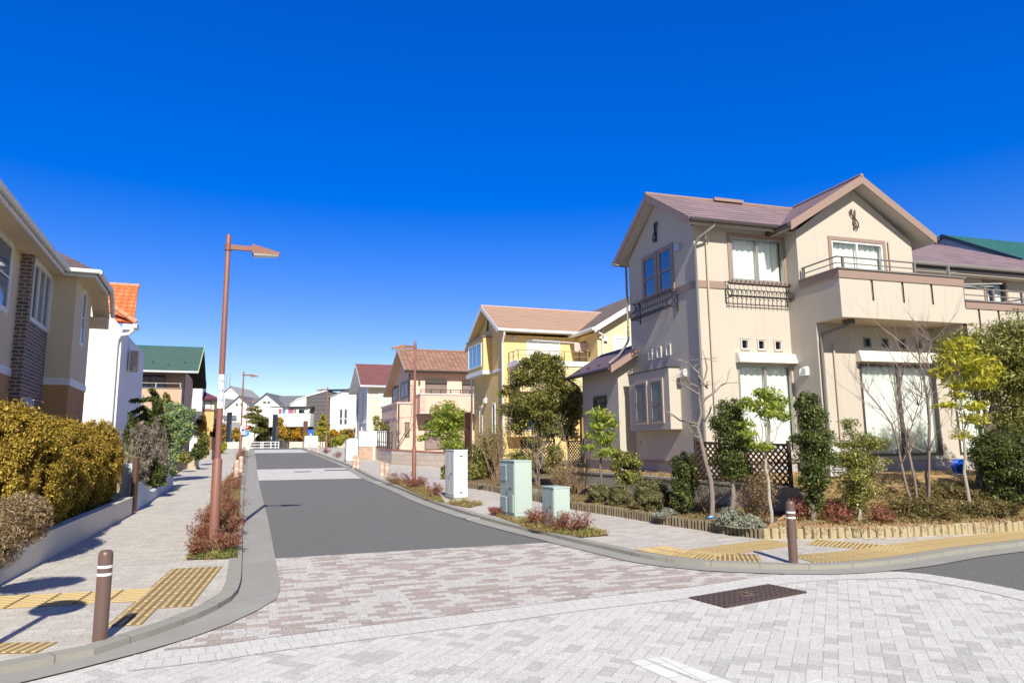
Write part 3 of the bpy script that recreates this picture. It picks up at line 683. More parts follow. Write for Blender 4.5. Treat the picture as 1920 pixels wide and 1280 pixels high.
def street_lamp(label, px, py, tx, ty, side, head_scale=1, sticker=None, armk=1):
    p = gpt(px, py, K); h = ony(tx, ty, p.y).z - p.z
    t = thing('street_lamp', label, 'street lamp', tuple(p), YS if side > 0 else YS + PI, 'reddish brown street lamps along the street'); q = h / 4.6
    hb = 1.17 * q
    MB().lathe([(.068 * q, -.1), (.068 * q, hb), (.05 * q, hb + .03)], n=18).build('pole_base', M_RUST, t, True, absz=False)
    MB().lathe([(.045 * q, hb), (.041 * q, h * .6), (.037 * q, h), (.025 * q, h + .02)], n=16).build('pole', M_RUST, t, True, absz=False)
    za = h - .19 * q; L1 = .35 * q * armk; L2 = .41 * q * armk
    MB().box(.0, L1, -.028, .028, za - .03, za + .05).lathe([(.05 * q, za - .05), (.05 * q, za + .07)], n=16).build('arm', M_RUST, t, True, absz=False)
    hd = MB(); w_ = .11
    hd.hull([(L1, -w_, za - .085), (L1 + L2, -w_ * .55, za - .07), (L1 + L2, w_ * .55, za - .07), (L1, w_, za - .085)], [(L1, -w_ * .9, za + .075), (L1 + L2, -w_ * .4, za - .02), (L1 + L2, w_ * .4, za - .02), (L1, w_ * .9, za + .075)])
    hdo = hd.build('lamp_head', M_RUST, t, bev=.012, absz=False)
    MB().hull([(L1 + .03, -w_ * .85, za - .115), (L1 + L2 - .03, -w_ * .45, za - .09), (L1 + L2 - .03, w_ * .45, za - .09), (L1 + .03, w_ * .85, za - .115)], [(L1 + .02, -w_ * .95, za - .084), (L1 + L2 - .01, -w_ * .5, za - .072), (L1 + L2 - .01, w_ * .5, za - .072), (L1 + .02, w_ * .95, za - .084)]).build('lens', plain((.5, .5, .47), .15, .6), hdo, absz=False)
    if sticker:
        z0, z1 = sticker; r = .0445 * q
        MB().lathe([(r + .003, z0 * h), (r + .002, z1 * h)], n=20).build('notice_wrap', M_WHT, t, True, absz=False)
        mb = MB()
        for k in range(3):   # small blue picture marks on the wrap
            for a in (2.6, 4.2, 5.0):
                z = (z0 + (z1 - z0) * (.2 + .28 * k)) * h; 
                mb.poly([((r + .0045) * math.cos(a + j * .12), (r + .0045) * math.sin(a + j * .12), z + dz) for j, dz in ((0, 0), (2.6, 0), (2.6, .045), (0, .045))])
        mb.build('notice_print', plain((.05, .25, .55), .5), t, absz=False)
    return t
street_lamp('tall reddish brown street lamp with a white notice wrap in the left roadside strip', 400, 1015, 428, 442, 1, sticker=(.42, .53))
l2 = street_lamp('second reddish brown street lamp on the left kerb, beyond the tall near one', 449.6, 858, 456.7, 696.6, 1, sticker=(.3, .36))
l3 = street_lamp('farthest small street lamp on the left side, above the pine tree', 460, 841.5, 463, 747, 1)
street_lamp('street lamp with a pointed head facing left in front of the pink house', 776, 910, 779.5, 640, 1, armk=1.0).rotation_euler = (0, 0, YS + PI)
street_lamp('far street lamp on the right kerb in front of the grey clad house', 611, 847.5, 614, 725.6, 1).rotation_euler = (0, 0, YS + PI)
# signs on the second lamp and the third lamp
def disc(mb, c, r, y, n=20): mb.poly([(c[0] + r * math.cos(2 * PI * k / n), y, c[1] + r * math.sin(2 * PI * k / n)) for k in range(n)])
def sign_at(name, label, px, py, ydep, build):
    p = ony(px, py, ydep); g = zg(p.x, p.y) + K
    t = thing(name, label, 'road sign', tuple(p), YS); build(t); return t
def sg1(t):
    MB().box(-.11, .11, -.012, .012, -.27, .27).build('sign_plate', M_WHT, t, bev=.004, absz=False)
    mb = MB(); disc(mb, (0, .0), .085, -.016); mb.build('blue_disc', plain((.03, .09, .5), .4), t, absz=False)
    MB().box(-.09, .09, -.016, -.013, -.2, -.16).box(-.09, .09, -.016, -.013, .16, .2).build('red_marks', plain((.5, .05, .05), .5), t, absz=False)
sign_at('parking_sign', 'white rectangular sign with a blue disc hanging on the second left lamp post', 455.8, 806, l2.location.y - .12, sg1)
def sg2(t):
    MB().poly([(-.27, -.02, .23), (.27, -.02, .23), (0, -.02, -.25)]).poly([(-.27, .0, .23), (0, .0, -.25), (.27, .0, .23)]).build('sign_plate', plain((.6, .03, .03), .4), t, absz=False)
    MB().poly([(-.15, -.025, .14), (.15, -.025, .14), (.12, -.025, .07), (-.12, -.025, .07)]).build('white_lettering', M_WHT, t, absz=False)
sign_at('stop_sign', 'red downward triangle stop sign on the third left lamp post', 461.8, 802.5, l3.location.y - .14, sg2)
def sg3(t):
    mb = MB(); disc(mb, (0, 0), .25, -.02); mb.build('sign_plate', plain((.03, .25, .65), .4), t, absz=False)
    MB().poly([(-.08, -.025, -.1), (-.03, -.025, -.1), (.07, -.025, .13), (.02, -.025, .13)]).build('white_mark', M_WHT, t, absz=False)
sign_at('round_sign', 'round blue sign with a white mark below the red triangle sign', 462, 812, l3.location.y - .12, sg3)
# sheet metal utility cabinets
def cabinet(label, near, far_side, tops, wR, mcol, plinth=True, grills=False, slots=False, dark=None):
    """near = base pixel of the near vertical edge, far_side = base pixel of left-rear edge, tops = top pixel of near edge, wR = width towards the right"""
    p = gpt(*near, K); h = ony(tops[0], tops[1], p.y).z - p.z; m_ = plain(mcol, .45, .4, sc_=3, var=.05)
    a = gpt(*far_side, K); L = min(.85, max(.25, (a - p).xy.length))
    t = thing('utility_cabinet', label, 'utility cabinet', tuple(p), YS)
    pz = .07 if plinth else 0
    if plinth: MB().box(-.03, wR + .03, -.03, L + .03, -.1, pz).build('plinth', M_CON, t, absz=False)
    MB().box(0, wR, 0, L, pz, h - .03).build('body', m_, t, bev=.012, absz=False)
    MB().box(-.008, wR + .008, -.008, L + .008, h - .028, h).build('top_cover', m_, t, bev=.008, absz=False)
    MB().box(.03, wR - .03, -.006, -.0005, pz + .06, h - .07).build('front_door', m_, t, absz=False)
    MB().box(-.006, -.0005, .03, L * .49, pz + .06, h - .07).build('side_door', m_, t, absz=False); MB().box(-.006, -.0005, L * .51, L - .03, pz + .06, h - .07).build('side_door', m_, t, absz=False)
    MB().box(-.02, -.006, L * .46, L * .485, h * .42, h * .5).build('handle', plain((.25, .28, .3), .3, .6, .8), t, absz=False)
    if slots:
        for z in (h - .17, .17): MB().box(wR * .42, wR * .62, -.012, -.006, z, z + .03).build('vent_slot', plain((.03, .03, .03), .6), t, absz=False)
    if grills:
        for z0, z1 in ((h * .66, h * .93), (.12, h * .38)):
            mb = MB(); 
            for k in range(9): z = z0 + (z1 - z0) * k / 9; mb.hull([(-.02, L * .52, z), (-.006, L * .52, z), (-.006, L * .95, z), (-.02, L * .95, z)], [(-.008, L * .52, z + .03), (-.006, L * .52, z + .03), (-.006, L * .95, z + .03), (-.008, L * .95, z + .03)])
            mb.build('louvre_grille', m_, t, absz=False)
        MB().box(-.022, -.006, L * .06, L * .3, .13, h * .42).build('hatch', m_, t, bev=.006, absz=False)
    MB().box(-.009, -.006, L * .2, L * .36, h * .5, h * .53).build('label_plate', plain((.1, .13, .2), .5), t, absz=False)
    return t
GRN = (.42, .51, .49)
cabinet('tall white cabinet with small black slots near the street lamp on the right kerb', (851.5, 938), (832, 930), (849, 843), .34, (.8, .82, .84), slots=True)
cabinet('tall pale green cabinet with louvred grilles on the right kerb strip', (965.5, 975), (939, 962), (964.5, 863), .36, GRN, grills=True)
cabinet('low pale green cabinet among the red-brown shrubs on the right kerb strip', (1039.5, 992), (1028, 984), (1040.5, 913), .31, GRN)
cabinet('white cabinet in front of the grey clad house, before the brick posts', (649.5, 866), (644.5, 862), (648.5, 823), .55, (.78, .84, .88), slots=True)
cabinet('farthest pale cabinet near the end of the right pavement', (571, 840.5), (566.5, 838.5), (570, 817), 1.1, (.72, .82, .84))
# box of brick-banded posts
def brick_post(label, px, py, ty):
    p = gpt(px, py, K); h = ony(px, ty, p.y).z - p.z
    t = thing('brick_post', label, 'post', tuple(p), 0, 'pale pink brick-banded posts'); r = .085
    z = -.1; k = 0
    while z < h - .02:
        z1 = min(h, z + .13); MB().lathe([(r, z), (r, z1 - .012), (r - .008, z1 - .012), (r - .008, z1)], n=14).build('stone_band', plain((.62, .5, .43) if k % 2 else (.55, .38, .32), .85, .2, sc_=20), t, True, absz=False); z = z1; k += 1
    return t
for lb, px, py, ty in (('banded pink post nearest the camera at the edge of the left strip', 443, 898, 862), ('banded pink post just behind the nearest one on the left', 451, 886, 855), ('left one of the pair of banded posts before the pink house wall', 716, 893, 866), ('right one of the pair of banded posts before the pink house wall', 725.5, 896, 868),
                       ('left one of the pair of banded posts beside the white cabinet', 664.5, 877, 853), ('right one of the pair of banded posts beside the white cabinet', 671, 878.5, 854), ('banded post by the far pavement, left of the pair', 596, 848.5, 834), ('small banded post at the far end near the pale cabinet', 580, 844, 832), ('far banded post under the signs on the left kerb', 458, 846, 838)):
    brick_post(lb, px, py, ty)
# manhole cover
q = [gpt(x, y) for x, y in ((1287, 1122), (1438, 1096), (1516, 1109), (1363, 1140))]; c = sum(q, Vector()) / 4
ex = (q[1] - q[0]); W_ = 1.03; ang = math.atan2(ex.y, ex.x); Lx = ex.length; Ly = (q[3] - q[0]).length
def mat_manhole():
    s = NT('cast_iron', .6, .4); v = s.obj(); sep = s.n('SeparateXYZ'); s.l(v, sep.inputs[0])
    X = s.math('MULTIPLY', sep.outputs[0], 40); Y = s.math('MULTIPLY', sep.outputs[1], 40)
    wv = s.math('SINE', s.math('ADD', s.math('MULTIPLY', Y, 2.2), s.math('MULTIPLY', s.math('ABSOLUTE', s.math('SINE', X)), 2.6)))
    nn = s.noise(v, 12, 4); f = s.math('MULTIPLY', s.math('ADD', wv, 1), .5)
    s.col(s.mix(f, (.05, .034, .03), s.mix(nn, (.1, .066, .058), (.13, .09, .08)))); s.bump(f, .8, .006); return s.m
t = thing('manhole_cover', 'large dark brown rectangular service cover with a wavy relief in the foreground paving', 'manhole cover', (c.x, c.y, c.z), ang)
MB().box(-Lx / 2, Lx / 2, -Ly / 2, Ly / 2, -.04, .017).build('cover_plate', mat_manhole(), t, bev=.012, absz=False)
mk = MB(); mk.tube([(.13 * math.cos(a) * 1.0, .085 * math.sin(a), .02) for a in [i * 2 * PI / 24 for i in range(25)]], .006, 4)
mk.tube([(.05, .04, .02), (-.03, .04, .02), (-.035, .005, .02), (.02, .005, .02), (.04, -.02, .02), (.01, -.045, .02), (-.04, -.04, .02)], .007, 4); mk.build('emblem', plain((.13, .09, .08), .5), t, absz=False)
# round covers in the far band
for lb, px, py, r in (('dark round cover in the pale band across the road', 568, 884, .36), ('dark square cover in the pale band near the right kerb', 630.5, 881, .5)):
    p = gpt(px, py); t = thing('road_cover', lb, 'manhole cover', (p.x, p.y, p.z), YS)
    (MB().lathe([(r, -.02), (r, .013)], n=24) if r < .4 else MB().box(-r, r, -r, r, -.02, .013)).build('cover_plate', plain((.12, .1, .13), .6), t, absz=False)
for lb, px, py in (('small grey drain grate in the right gutter beside the tall green cabinet', 880, 969), ('far drain grate in the right gutter near the lamp', 706, 904)):
    p = gpt(px, py); t = thing('drain_grate', lb, 'drain grate', (p.x, p.y, p.z + .015), YS)
    mb = MB().box(-.2, -.17, -.45, .45, -.01, .012).box(.17, .2, -.45, .45, -.01, .012)
    for k in range(16): mb.box(-.17, .17, -.44 + k * .057, -.41 + k * .057, -.01, .01)
    mb.build('grate_bars', plain((.4, .41, .42), .45, .5, .4), t, absz=False)
# tactile paving: yellow slabs with raised bars or studs
M_YEL = NT('tactile_yellow', .8, .25); _o = M_YEL.obj(); _n = M_YEL.noise(_o, 45, 4, .8); _n2 = M_YEL.noise(_o, 3, 4)
M_YEL.col(M_YEL.mix(M_YEL.math('MULTIPLY', _n2, .5), M_YEL.mix(_n, (.4, .3, .13), (.6, .45, .22)), (.48, .39, .25))); M_YEL.bump(_n, .3, .004); M_YEL = M_YEL.m
M_YELD = plain((.24, .17, .08), .85, .2, sc_=40, var=.25)
def inside(pt, poly):
    c = False; n = len(poly)
    for i in range(n):
        x0, y0 = poly[i]; x1, y1 = poly[(i + 1) % n]
        if (y0 > pt[1]) != (y1 > pt[1]) and pt[0] < (x1 - x0) * (pt[1] - y0) / (y1 - y0) + x0: c = not c
    return c
PAVL_ = [tuple(p) for p in PAVL]; PAVR_ = [tuple(p) for p in PAVR]
def tactile(label, pxs, dirpx, mode='bars'):
    """slabs of .3 m aligned with dirpx, kept where their centre lies inside the outline"""
    P = [tuple(gpt(x, y, K).xy) for x, y in pxs]; a, b = gpt(*dirpx[0], K), gpt(*dirpx[1], K); an = math.atan2(b.y - a.y, b.x - a.x)
    c0 = gpt(*pxs[0], K); t = thing('tactile_paving', label, 'tactile paving', (c0.x, c0.y, c0.z), an, 'yellow tactile paving on the pavements')
    ca, sa = math.cos(an), math.sin(an); L = [((x - c0.x) * ca + (y - c0.y) * sa, -(x - c0.x) * sa + (y - c0.y) * ca) for x, y in P]
    S = .3; base = MB(); top = MB(); i0, i1 = int(min(p[0] for p in L) / S) - 1, int(max(p[0] for p in L) / S) + 1; j0, j1 = int(min(p[1] for p in L) / S) - 1, int(max(p[1] for p in L) / S) + 1
    zz = lambda x, y: zg(c0.x + x * ca - y * sa, c0.y + x * sa + y * ca) + K - c0.z
    for i in range(i0, i1 + 1):
        for j in range(j0, j1 + 1):
            x, y = (i + .5) * S, (j + .5) * S
            if not inside((x, y), L): continue
            cs = [(c0.x + X_ * ca - Y_ * sa, c0.y + X_ * sa + Y_ * ca) for X_ in (x - S / 2, x + S / 2) for Y_ in (y - S / 2, y + S / 2)]
            if not (all(inside(q_, PAVL_) for q_ in cs) or all(inside(q_, PAVR_) for q_ in cs)): continue
            g = .005; q = [(x - S / 2 + g, y - S / 2 + g), (x + S / 2 - g, y - S / 2 + g), (x + S / 2 - g, y + S / 2 - g), (x - S / 2 + g, y + S / 2 - g)]
            base.hull([(u_, v_, zz(u_, v_) - .02) for u_, v_ in q], [(u_, v_, zz(u_, v_) + .005) for u_, v_ in q])
            if mode == 'bars':
                for k in range(4):
                    yy = y - S / 2 + .0375 + k * .075; z0 = zz(x, yy)
                    top.hull([(x - .135, yy - .019, z0 + .004), (x + .135, yy - .019, z0 + .004), (x + .135, yy + .019, z0 + .004), (x - .135, yy + .019, z0 + .004)], [(x - .13, yy - .013, z0 + .011), (x + .13, yy - .013, z0 + .011), (x + .13, yy + .013, z0 + .011), (x - .13, yy + .013, z0 + .011)])
            else:
                for k in range(5):
                    for m_ in range(5):
                        xx, yy = x - .12 + k * .06, y - .12 + m_ * .06; z0 = zz(xx, yy)
                        top.hull([(xx + .017 * math.cos(w), yy + .017 * math.sin(w), z0 + .004) for w in [h * PI / 3 for h in range(6)]], [(xx + .01 * math.cos(w), yy + .01 * math.sin(w), z0 + .011) for w in [h * PI / 3 for h in range(6)]])
    base.build('slabs', M_YELD, t, absz=False); top.build('raised_bars' if mode == 'bars' else 'raised_studs', M_YEL, t, absz=False)
tactile('yellow guide strip of long bars running left from the ribbed block, behind the left bollard', [(-60, 1145), (-60, 1120), (300, 1107), (290, 1130)], ((0, 1136), (290, 1120)))
tactile('large stepped block of yellow warning paving right of the left bollard', [(322, 1066), (416, 1066), (398, 1122), (352, 1150), (325, 1176), (195, 1180), (225, 1150), (262, 1130)], ((368, 1070), (282, 1160)))
tactile('yellow warning paving in the bottom left corner of the photo', [(-60, 1250), (-60, 1218), (136, 1188), (100, 1230), (0, 1255)], ((132, 1190), (20, 1245)))
def tactile_path(label, px0, px1, w0=.2, rows=2, straight=False):
    a, b = gpt(px0[0], px0[1], K).xy, gpt(px1[0], px1[1], K).xy; ln = offs(kerbR, -w0); ia = min(range(len(ln)), key=lambda k: (ln[k] - a).length); ib = min(range(len(ln)), key=lambda k: (ln[k] - b).length)
    seg = ln[ia:ib + 1] if not straight else [a, b]; c0 = seg[0]; z0 = zg(*c0) + K; t = thing('tactile_paving', label, 'tactile paving', (c0.x, c0.y, z0), 0, 'yellow tactile paving on the pavements'); base = MB(); top = MB()
    P = resample([(p.x, p.y, 0) for p in seg], int(sum((seg[k + 1] - seg[k]).length for k in range(len(seg) - 1)) / .3) + 1)
    for k in range(len(P) - 1):
        p, q = P[k].xy, P[k + 1].xy; d = (q - p).normalized(); n_ = Vector((-d.y, d.x)); L = (q - p).length
        for r in range(rows):
            f = lambda s_, o, z: (p.x + d.x * s_ + n_.x * o - c0.x, p.y + d.y * s_ + n_.y * o - c0.y, zg(p.x + d.x * s_ + n_.x * o, p.y + d.y * s_ + n_.y * o) + K - z0 + z)
            o0, o1 = r * .3 + .005, r * .3 + .295; R4 = [(.005, o0), (L - .005, o0), (L - .005, o1), (.005, o1)]
            base.hull([f(*c, -.02) for c in R4], [f(*c, .005) for c in R4])
            for m in range(5):
                s_ = L * (m + .5) / 5; top.hull([f(s_ - .015, o0 + .01, .004), f(s_ + .015, o0 + .01, .004), f(s_ + .015, o1 - .01, .004), f(s_ - .015, o1 - .01, .004)], [f(s_ - .011, o0 + .015, .011), f(s_ + .011, o0 + .015, .011), f(s_ + .011, o1 - .015, .011), f(s_ - .011, o1 - .015, .011)])
    base.build('slabs', M_YELD, t, absz=False); top.build('raised_bars', M_YEL, t, absz=False)
tactile_path('yellow warning strip along the kerb left of the far bollard', (1165, 1030), (1455, 1058)); tactile_path('long yellow warning strip following the kerb towards the right edge', (1535, 1058), (2150, 990))
tactile_path('yellow guide strip slanting behind the far bollard', (1345, 1043), (1500, 1021), rows=2, straight=True)
tactile_path('yellow guide strip crossing in front of the pale block curb', (1512, 1021), (1690, 1036), rows=2, straight=True)
# round mirror on a post outside the left edge whose shadow falls on the pavement
P0 = Vector((-3.85, 4.15, 0)); P0.z = zg(P0.x, P0.y) + K
t = thing('traffic_mirror', 'round mirror outside the left edge, seen by its shadow on the pavement', 'traffic mirror', tuple(P0), 0)
MB().lathe([(.038, -.1), (.038, 2.5)], n=12).build('post', M_RUST, t, True, absz=False)
mb = MB(); mb.tube([(0, -.08, 2.62), (0, -.02, 2.62)], .24, 28); o = mb.build('mirror_disc', plain((.5, .5, .5), .2, .5, .9), t, absz=False)
# small blue tag on the ground
p = onz(1333, 973, .36); t = thing('round_tag', 'small blue and white oval tag lying at the foot of the pruned bare tree', 'tag', tuple(p), .4)
mb = MB(); mb.ell((0, 0, .03), (.085, .05, .02), 16, 6); mb.build('rim', plain((.05, .25, .6), .4), t, absz=False); mb = MB(); mb.ell((0, 0, .045), (.045, .025, .012), 12, 5); mb.build('centre', M_WHT, t, absz=False)
# ================================================================ HOUSES
FM = lambda b: (lambda s, z, d: (s, b - d, z))
LM = lambda a: (lambda s, z, d: (a - d, s, z))
RM = lambda a: (lambda s, z, d: (a + d, s, z))
BM_ = lambda b: (lambda s, z, d: (s, b + d, z))
M_INT = plain((.06, .055, .05), .9, .1)
M_ALU = plain((.42, .4, .38), .35, .5, .5); M_WFR = plain((.75, .76, .76), .4, .4); M_DFR = plain((.07, .06, .06), .4, .4)
def window(t, mp, s0, s1, z0, z1, frame=None, trim=None, tw=.07, mull=1, hbar=None, real=True, curtain=True, cur_c=(.82, .84, .82), fw=.045, glass=None, gap=None, name='window', sill=None, hoff=0):
    frame = frame or M_ALU; m = MB(mp); D0, D1 = (-.07, .012) if real else (.0, .03)
    m.box(s0, s0 + fw, z0, z1, D0, D1).box(s1 - fw, s1, z0, z1, D0, D1).box(s0 + fw, s1 - fw, z1 - fw, z1, D0, D1 - .002).box(s0 + fw, s1 - fw, z0, z0 + fw, D0, D1 - .002)
    for k in range(1, mull + 1):
        x = s0 + (s1 - s0) * k / (mull + 1); m.box(x - fw * .55, x + fw * .55, z0 + fw, z1 - fw, D0 + .02, D1 - .006)
    if hbar:
        z = z0 + (z1 - z0) * hbar; m.box(s0 + fw, s1 - fw, z - fw * .5, z + fw * .5, D0 + .025, D1 - .009)
    w_ = m.build(name, frame, t)
    pd = -.035 if real else .008
    MB(mp).poly([(s0 + fw, z0 + fw, pd), (s1 - fw, z0 + fw, pd), (s1 - fw, z1 - fw, pd), (s0 + fw, z1 - fw, pd)]).build('pane', (glass or (glass_m() if real else dglass())), w_)
    if trim:
        q = MB(mp); a = .028
        q.box(s0 - tw, s1 + tw, z1, z1 + tw, 0, a).box(s0 - tw, s0, z0, z1, 0, a).box(s1, s1 + tw, z0, z1, 0, a)
        q.box(s0 - tw, s1 + tw, z0 - tw, z0, 0, a + (.02 if sill else 0)); q.build('trim', trim, w_)
    if real:
        q = MB(mp); b = -.55
        q.poly([(s0, z0, b), (s1, z0, b), (s1, z1, b), (s0, z1, b)]).poly([(s0, z0, b), (s0, z0, -.01), (s0, z1, -.01), (s0, z1, b)]).poly([(s1, z0, b), (s1, z0, -.01), (s1, z1, -.01), (s1, z1, b)])
        q.poly([(s0, z0, b), (s1, z0, b), (s1, z0, -.01), (s0, z0, -.01)]).poly([(s0, z1, b), (s1, z1, b), (s1, z1, -.01), (s0, z1, -.01)]); q.build('interior', M_INT, w_)
        if curtain:
            q = MB(mp); rn = random.Random(int(s0 * 977 + z0 * 131)); n = int((s1 - s0) / .025); ph = 0
            for seg in ([(s0 + .01, s1 - .01)] if gap is None else gap):
                k0 = None; n = max(4, int((seg[1] - seg[0]) / .022))
                for i in range(n + 1):
                    s_ = seg[0] + (seg[1] - seg[0]) * i / n; ph += rn.uniform(.35, 1.25); d = -.13 + .022 * math.sin(ph) + rn.uniform(-.004, .004)
                    k = q.add([(s_, z0 + .02, d), (s_, z1 - .03, d * .6 - .05)])
                    if i: q.f.append((k - 2, k, k + 1, k - 1))
            q.build('curtain', curtain_m(cur_c), w_, True)
    return w_
def slab(t, name, mat, P, th, flip=False, parent=None):
    """roof slab from 4 top points"""
    a, b, c, d = [Vector(p) for p in P]; n = (b - a).cross(d - a).normalized()
    if n.z < 0: n = -n
    dn = [tuple(p - n * th) for p in (a, b, c, d)]
    return MB().hull(dn, [tuple(p) for p in (a, b, c, d)])
def merge(*ms):
    r = MB()
    for m in ms:
        i = len(r.v); r.v += m.v; r.f += [tuple(k + i for k in f) for f in m.f]
    return r
def gable_roof(t, mat, a0, a1, bf, bb, bm, zf, zb, zr, th=.12, axis='a', fascia=None, fh=.2, gutter=None, ends=(1, 1), ridge=None, soffit=None, fo=.02):
    """ridge along `axis` from a0 to a1; eaves at bf / bb with heights zf / zb; ridge at bm, zr"""
    X = (lambda a, b, z: (a, b, z)) if axis == 'a' else (lambda a, b, z: (b, a, z))
    s1 = slab(t, '', None, [X(a0, bf, zf), X(a1, bf, zf), X(a1, bm, zr), X(a0, bm, zr)], th); s2 = slab(t, '', None, [X(a0, bm, zr + .0), X(a1, bm, zr + .0), X(a1, bb, zb), X(a0, bb, zb)], th)
    rf = merge(s1, s2).build('roof', mat, t)
    if soffit:
        th2 = th + .004
        q = MB().hull([X(a0 + .01, bf + .01, zf - th2 - .05), X(a1 - .01, bf + .01, zf - th2 - .05), X(a1 - .01, bm, zr - th2 - .05), X(a0 + .01, bm, zr - th2 - .05)], [X(a0 + .01, bf + .01, zf - th2), X(a1 - .01, bf + .01, zf - th2), X(a1 - .01, bm, zr - th2), X(a0 + .01, bm, zr - th2)])
        q.hull([X(a0 + .01, bm, zr - th2 - .05), X(a1 - .01, bm, zr - th2 - .05), X(a1 - .01, bb - .01, zb - th2 - .05), X(a0 + .01, bb - .01, zb - th2 - .05)], [X(a0 + .01, bm, zr - th2), X(a1 - .01, bm, zr - th2), X(a1 - .01, bb - .01, zb - th2), X(a0 + .01, bb - .01, zb - th2)])
        q.build('soffit', soffit, rf)
    if fascia:
        for e, a, o in ((ends[0], a0, -fo), (ends[1], a1, fo)):
            if not e: continue
            q = MB()
            for (b_, z_) in ((bf, zf), (bb, zb)):
                q.hull([X(a, b_, z_ - fh), X(a, bm, zr - fh), X(a + o, bm, zr - fh), X(a + o, b_, z_ - fh)], [X(a, b_, z_ + .01), X(a, bm, zr + .012), X(a + o, bm, zr + .012), X(a + o, b_, z_ + .01)])
            q.build('barge_board', fascia, rf)
    if gutter:
        gm, gr = gutter; q = MB()
        q.tube([X(a0 - .02, bf - gr * .9, zf - th * .6), X(a1 + .02, bf - gr * .9, zf - th * .6)], gr, 8); q.build('gutter', gm, t, True)
        q = MB(); q.tube([X(a0 - .02, bb + gr * .9, zb - th * .6), X(a1 + .02, bb + gr * .9, zb - th * .6)], gr, 8); q.build('gutter', gm, t, True)
    if ridge:
        MB().tube([X(a0 - .03, bm, zr + .01), X(a1, bm, zr + .01)], ridge[1], 8).build('ridge_cap', ridge[0], rf, True)
    return rf
def pipe(t, pts, r, mat, name='downpipe'): return MB().tube(pts, r, 8).build(name, mat, t, True)
def vent_hood(t, mp, s, z, mat, r=.085, name='vent_hood'):
    m = MB(mp); m.hull([(s - r, z - r * 1.1, 0), (s + r, z - r * 1.1, 0), (s + r, z + r * .6, 0), (s + r * .5, z + r * 1.1, 0), (s - r * .5, z + r * 1.1, 0), (s - r, z + r * .6, 0)],
           [(s - r, z - r * 1.1, .12), (s + r, z - r * 1.1, .12), (s + r, z + r * .45, .11), (s + r * .5, z + r * .85, .07), (s - r * .5, z + r * .85, .07), (s - r, z + r * .45, .11)]); return m.build(name, mat, t)
def ornament(t, mp, s, z, h, mat):
    m = MB(mp); d = .03; k = h / 2
    m.tube([(s + .16 * k, z + k, d), (s + .02 * k, z - .1 * k, d), (s - .1 * k, z - k, d)], [.02, .028, .022], 6)
    m.tube([(s - .22 * k, z + .95 * k, d), (s - .05 * k, z + .5 * k, d)], .0, 3) if 0 else None
    m.tube([(s - .05 * k, z + .62 * k, d), (s - .12 * k, z - .05 * k, d), (s - .2 * k, z - .5 * k, d)], .012, 5)
    sc_ = [(-.30, .62), (-.36, .80), (-.26, .97), (-.40, 1.02), (-.52, .9), (-.5, .68), (-.3, .4), (0, .1), (.28, -.22), (.42, -.5), (.38, -.82), (.2, -1.0), (.05, -.9), (.08, -.7), (.2, -.68)]
    m.tube([(s + x * k, z + y * k, d + .02) for x, y in sc_], .016, 5); return m.build('gable_ornament', mat, t, True)
def iron_basket(t, mp, s0, s1, z0, z1, dep, mat, nb, name='iron_basket'):
    m = MB(mp); L = s1 - s0
    prof = [(z1, .62), (z1 - .07 * 1, .42), ((z0 + z1) / 2 + .02, .5), (z0 + (z1 - z0) * .28, .95), (z0 + .05, .85), (z0 + .02, .55), (z0 + .07, .42)]
    prof = [(z, d * dep) for z, d in prof]
    for i in range(nb):
        s = s0 + L * (i + .5) / nb; m.tube([(s, z, d) for z, d in prof], .0085, 4)
        m.tube([(s, z1, .62 * dep), (s, z1 + .03, .75 * dep), (s, z1 + .01, .88 * dep), (s, z1 - .04, .8 * dep)], .01, 4); m.tube([(s, z0 + .05, .55 * dep), (s, z0 - .05, .75 * dep), (s, z0 - .02, .9 * dep)], .01, 4)
    for z, d in ((z1 - .03, .5 * dep), (z0 + .03, .6 * dep), (z0 + .03, .9 * dep)): m.tube([(s0, z, d), (s1, z, d)], .012, 5)
    for s in (s0, s1):
        m.tube([(s, z1, 0), (s, z1, .62 * dep)], .012, 5); m.tube([(s, z0, 0), (s, z0, .9 * dep)], .012, 5); m.tube([(s, z1 + .04, .01), (s, z0 - .1, .01)], .016, 5); m.tube([(s, z, d) for z, d in prof], .013, 5)
        m.tube([(s, z0 + .05, .1 * dep), (s, (z0 + z1) / 2, .45 * dep), (s, z1 - .05, .15 * dep)], .008, 4); m.tube([(s, z1 - .05, .5 * dep), (s, (z0 + z1) / 2, .15 * dep), (s, z0 + .05, .6 * dep)], .008, 4)
    return m.build(name, mat, t, True)
def rail(t, pts, zs, posts, mat, r=.02, name='balcony_rail', z0=None):
    m = MB()
    for z in zs: m.tube([(a, b, z) for a, b in pts], r if z == zs[0] else r * .7, 6)
    for a, b in posts: m.box(a - .025, a + .025, b - .025, b + .025, z0, zs[0])
    return m.build(name, mat, t)
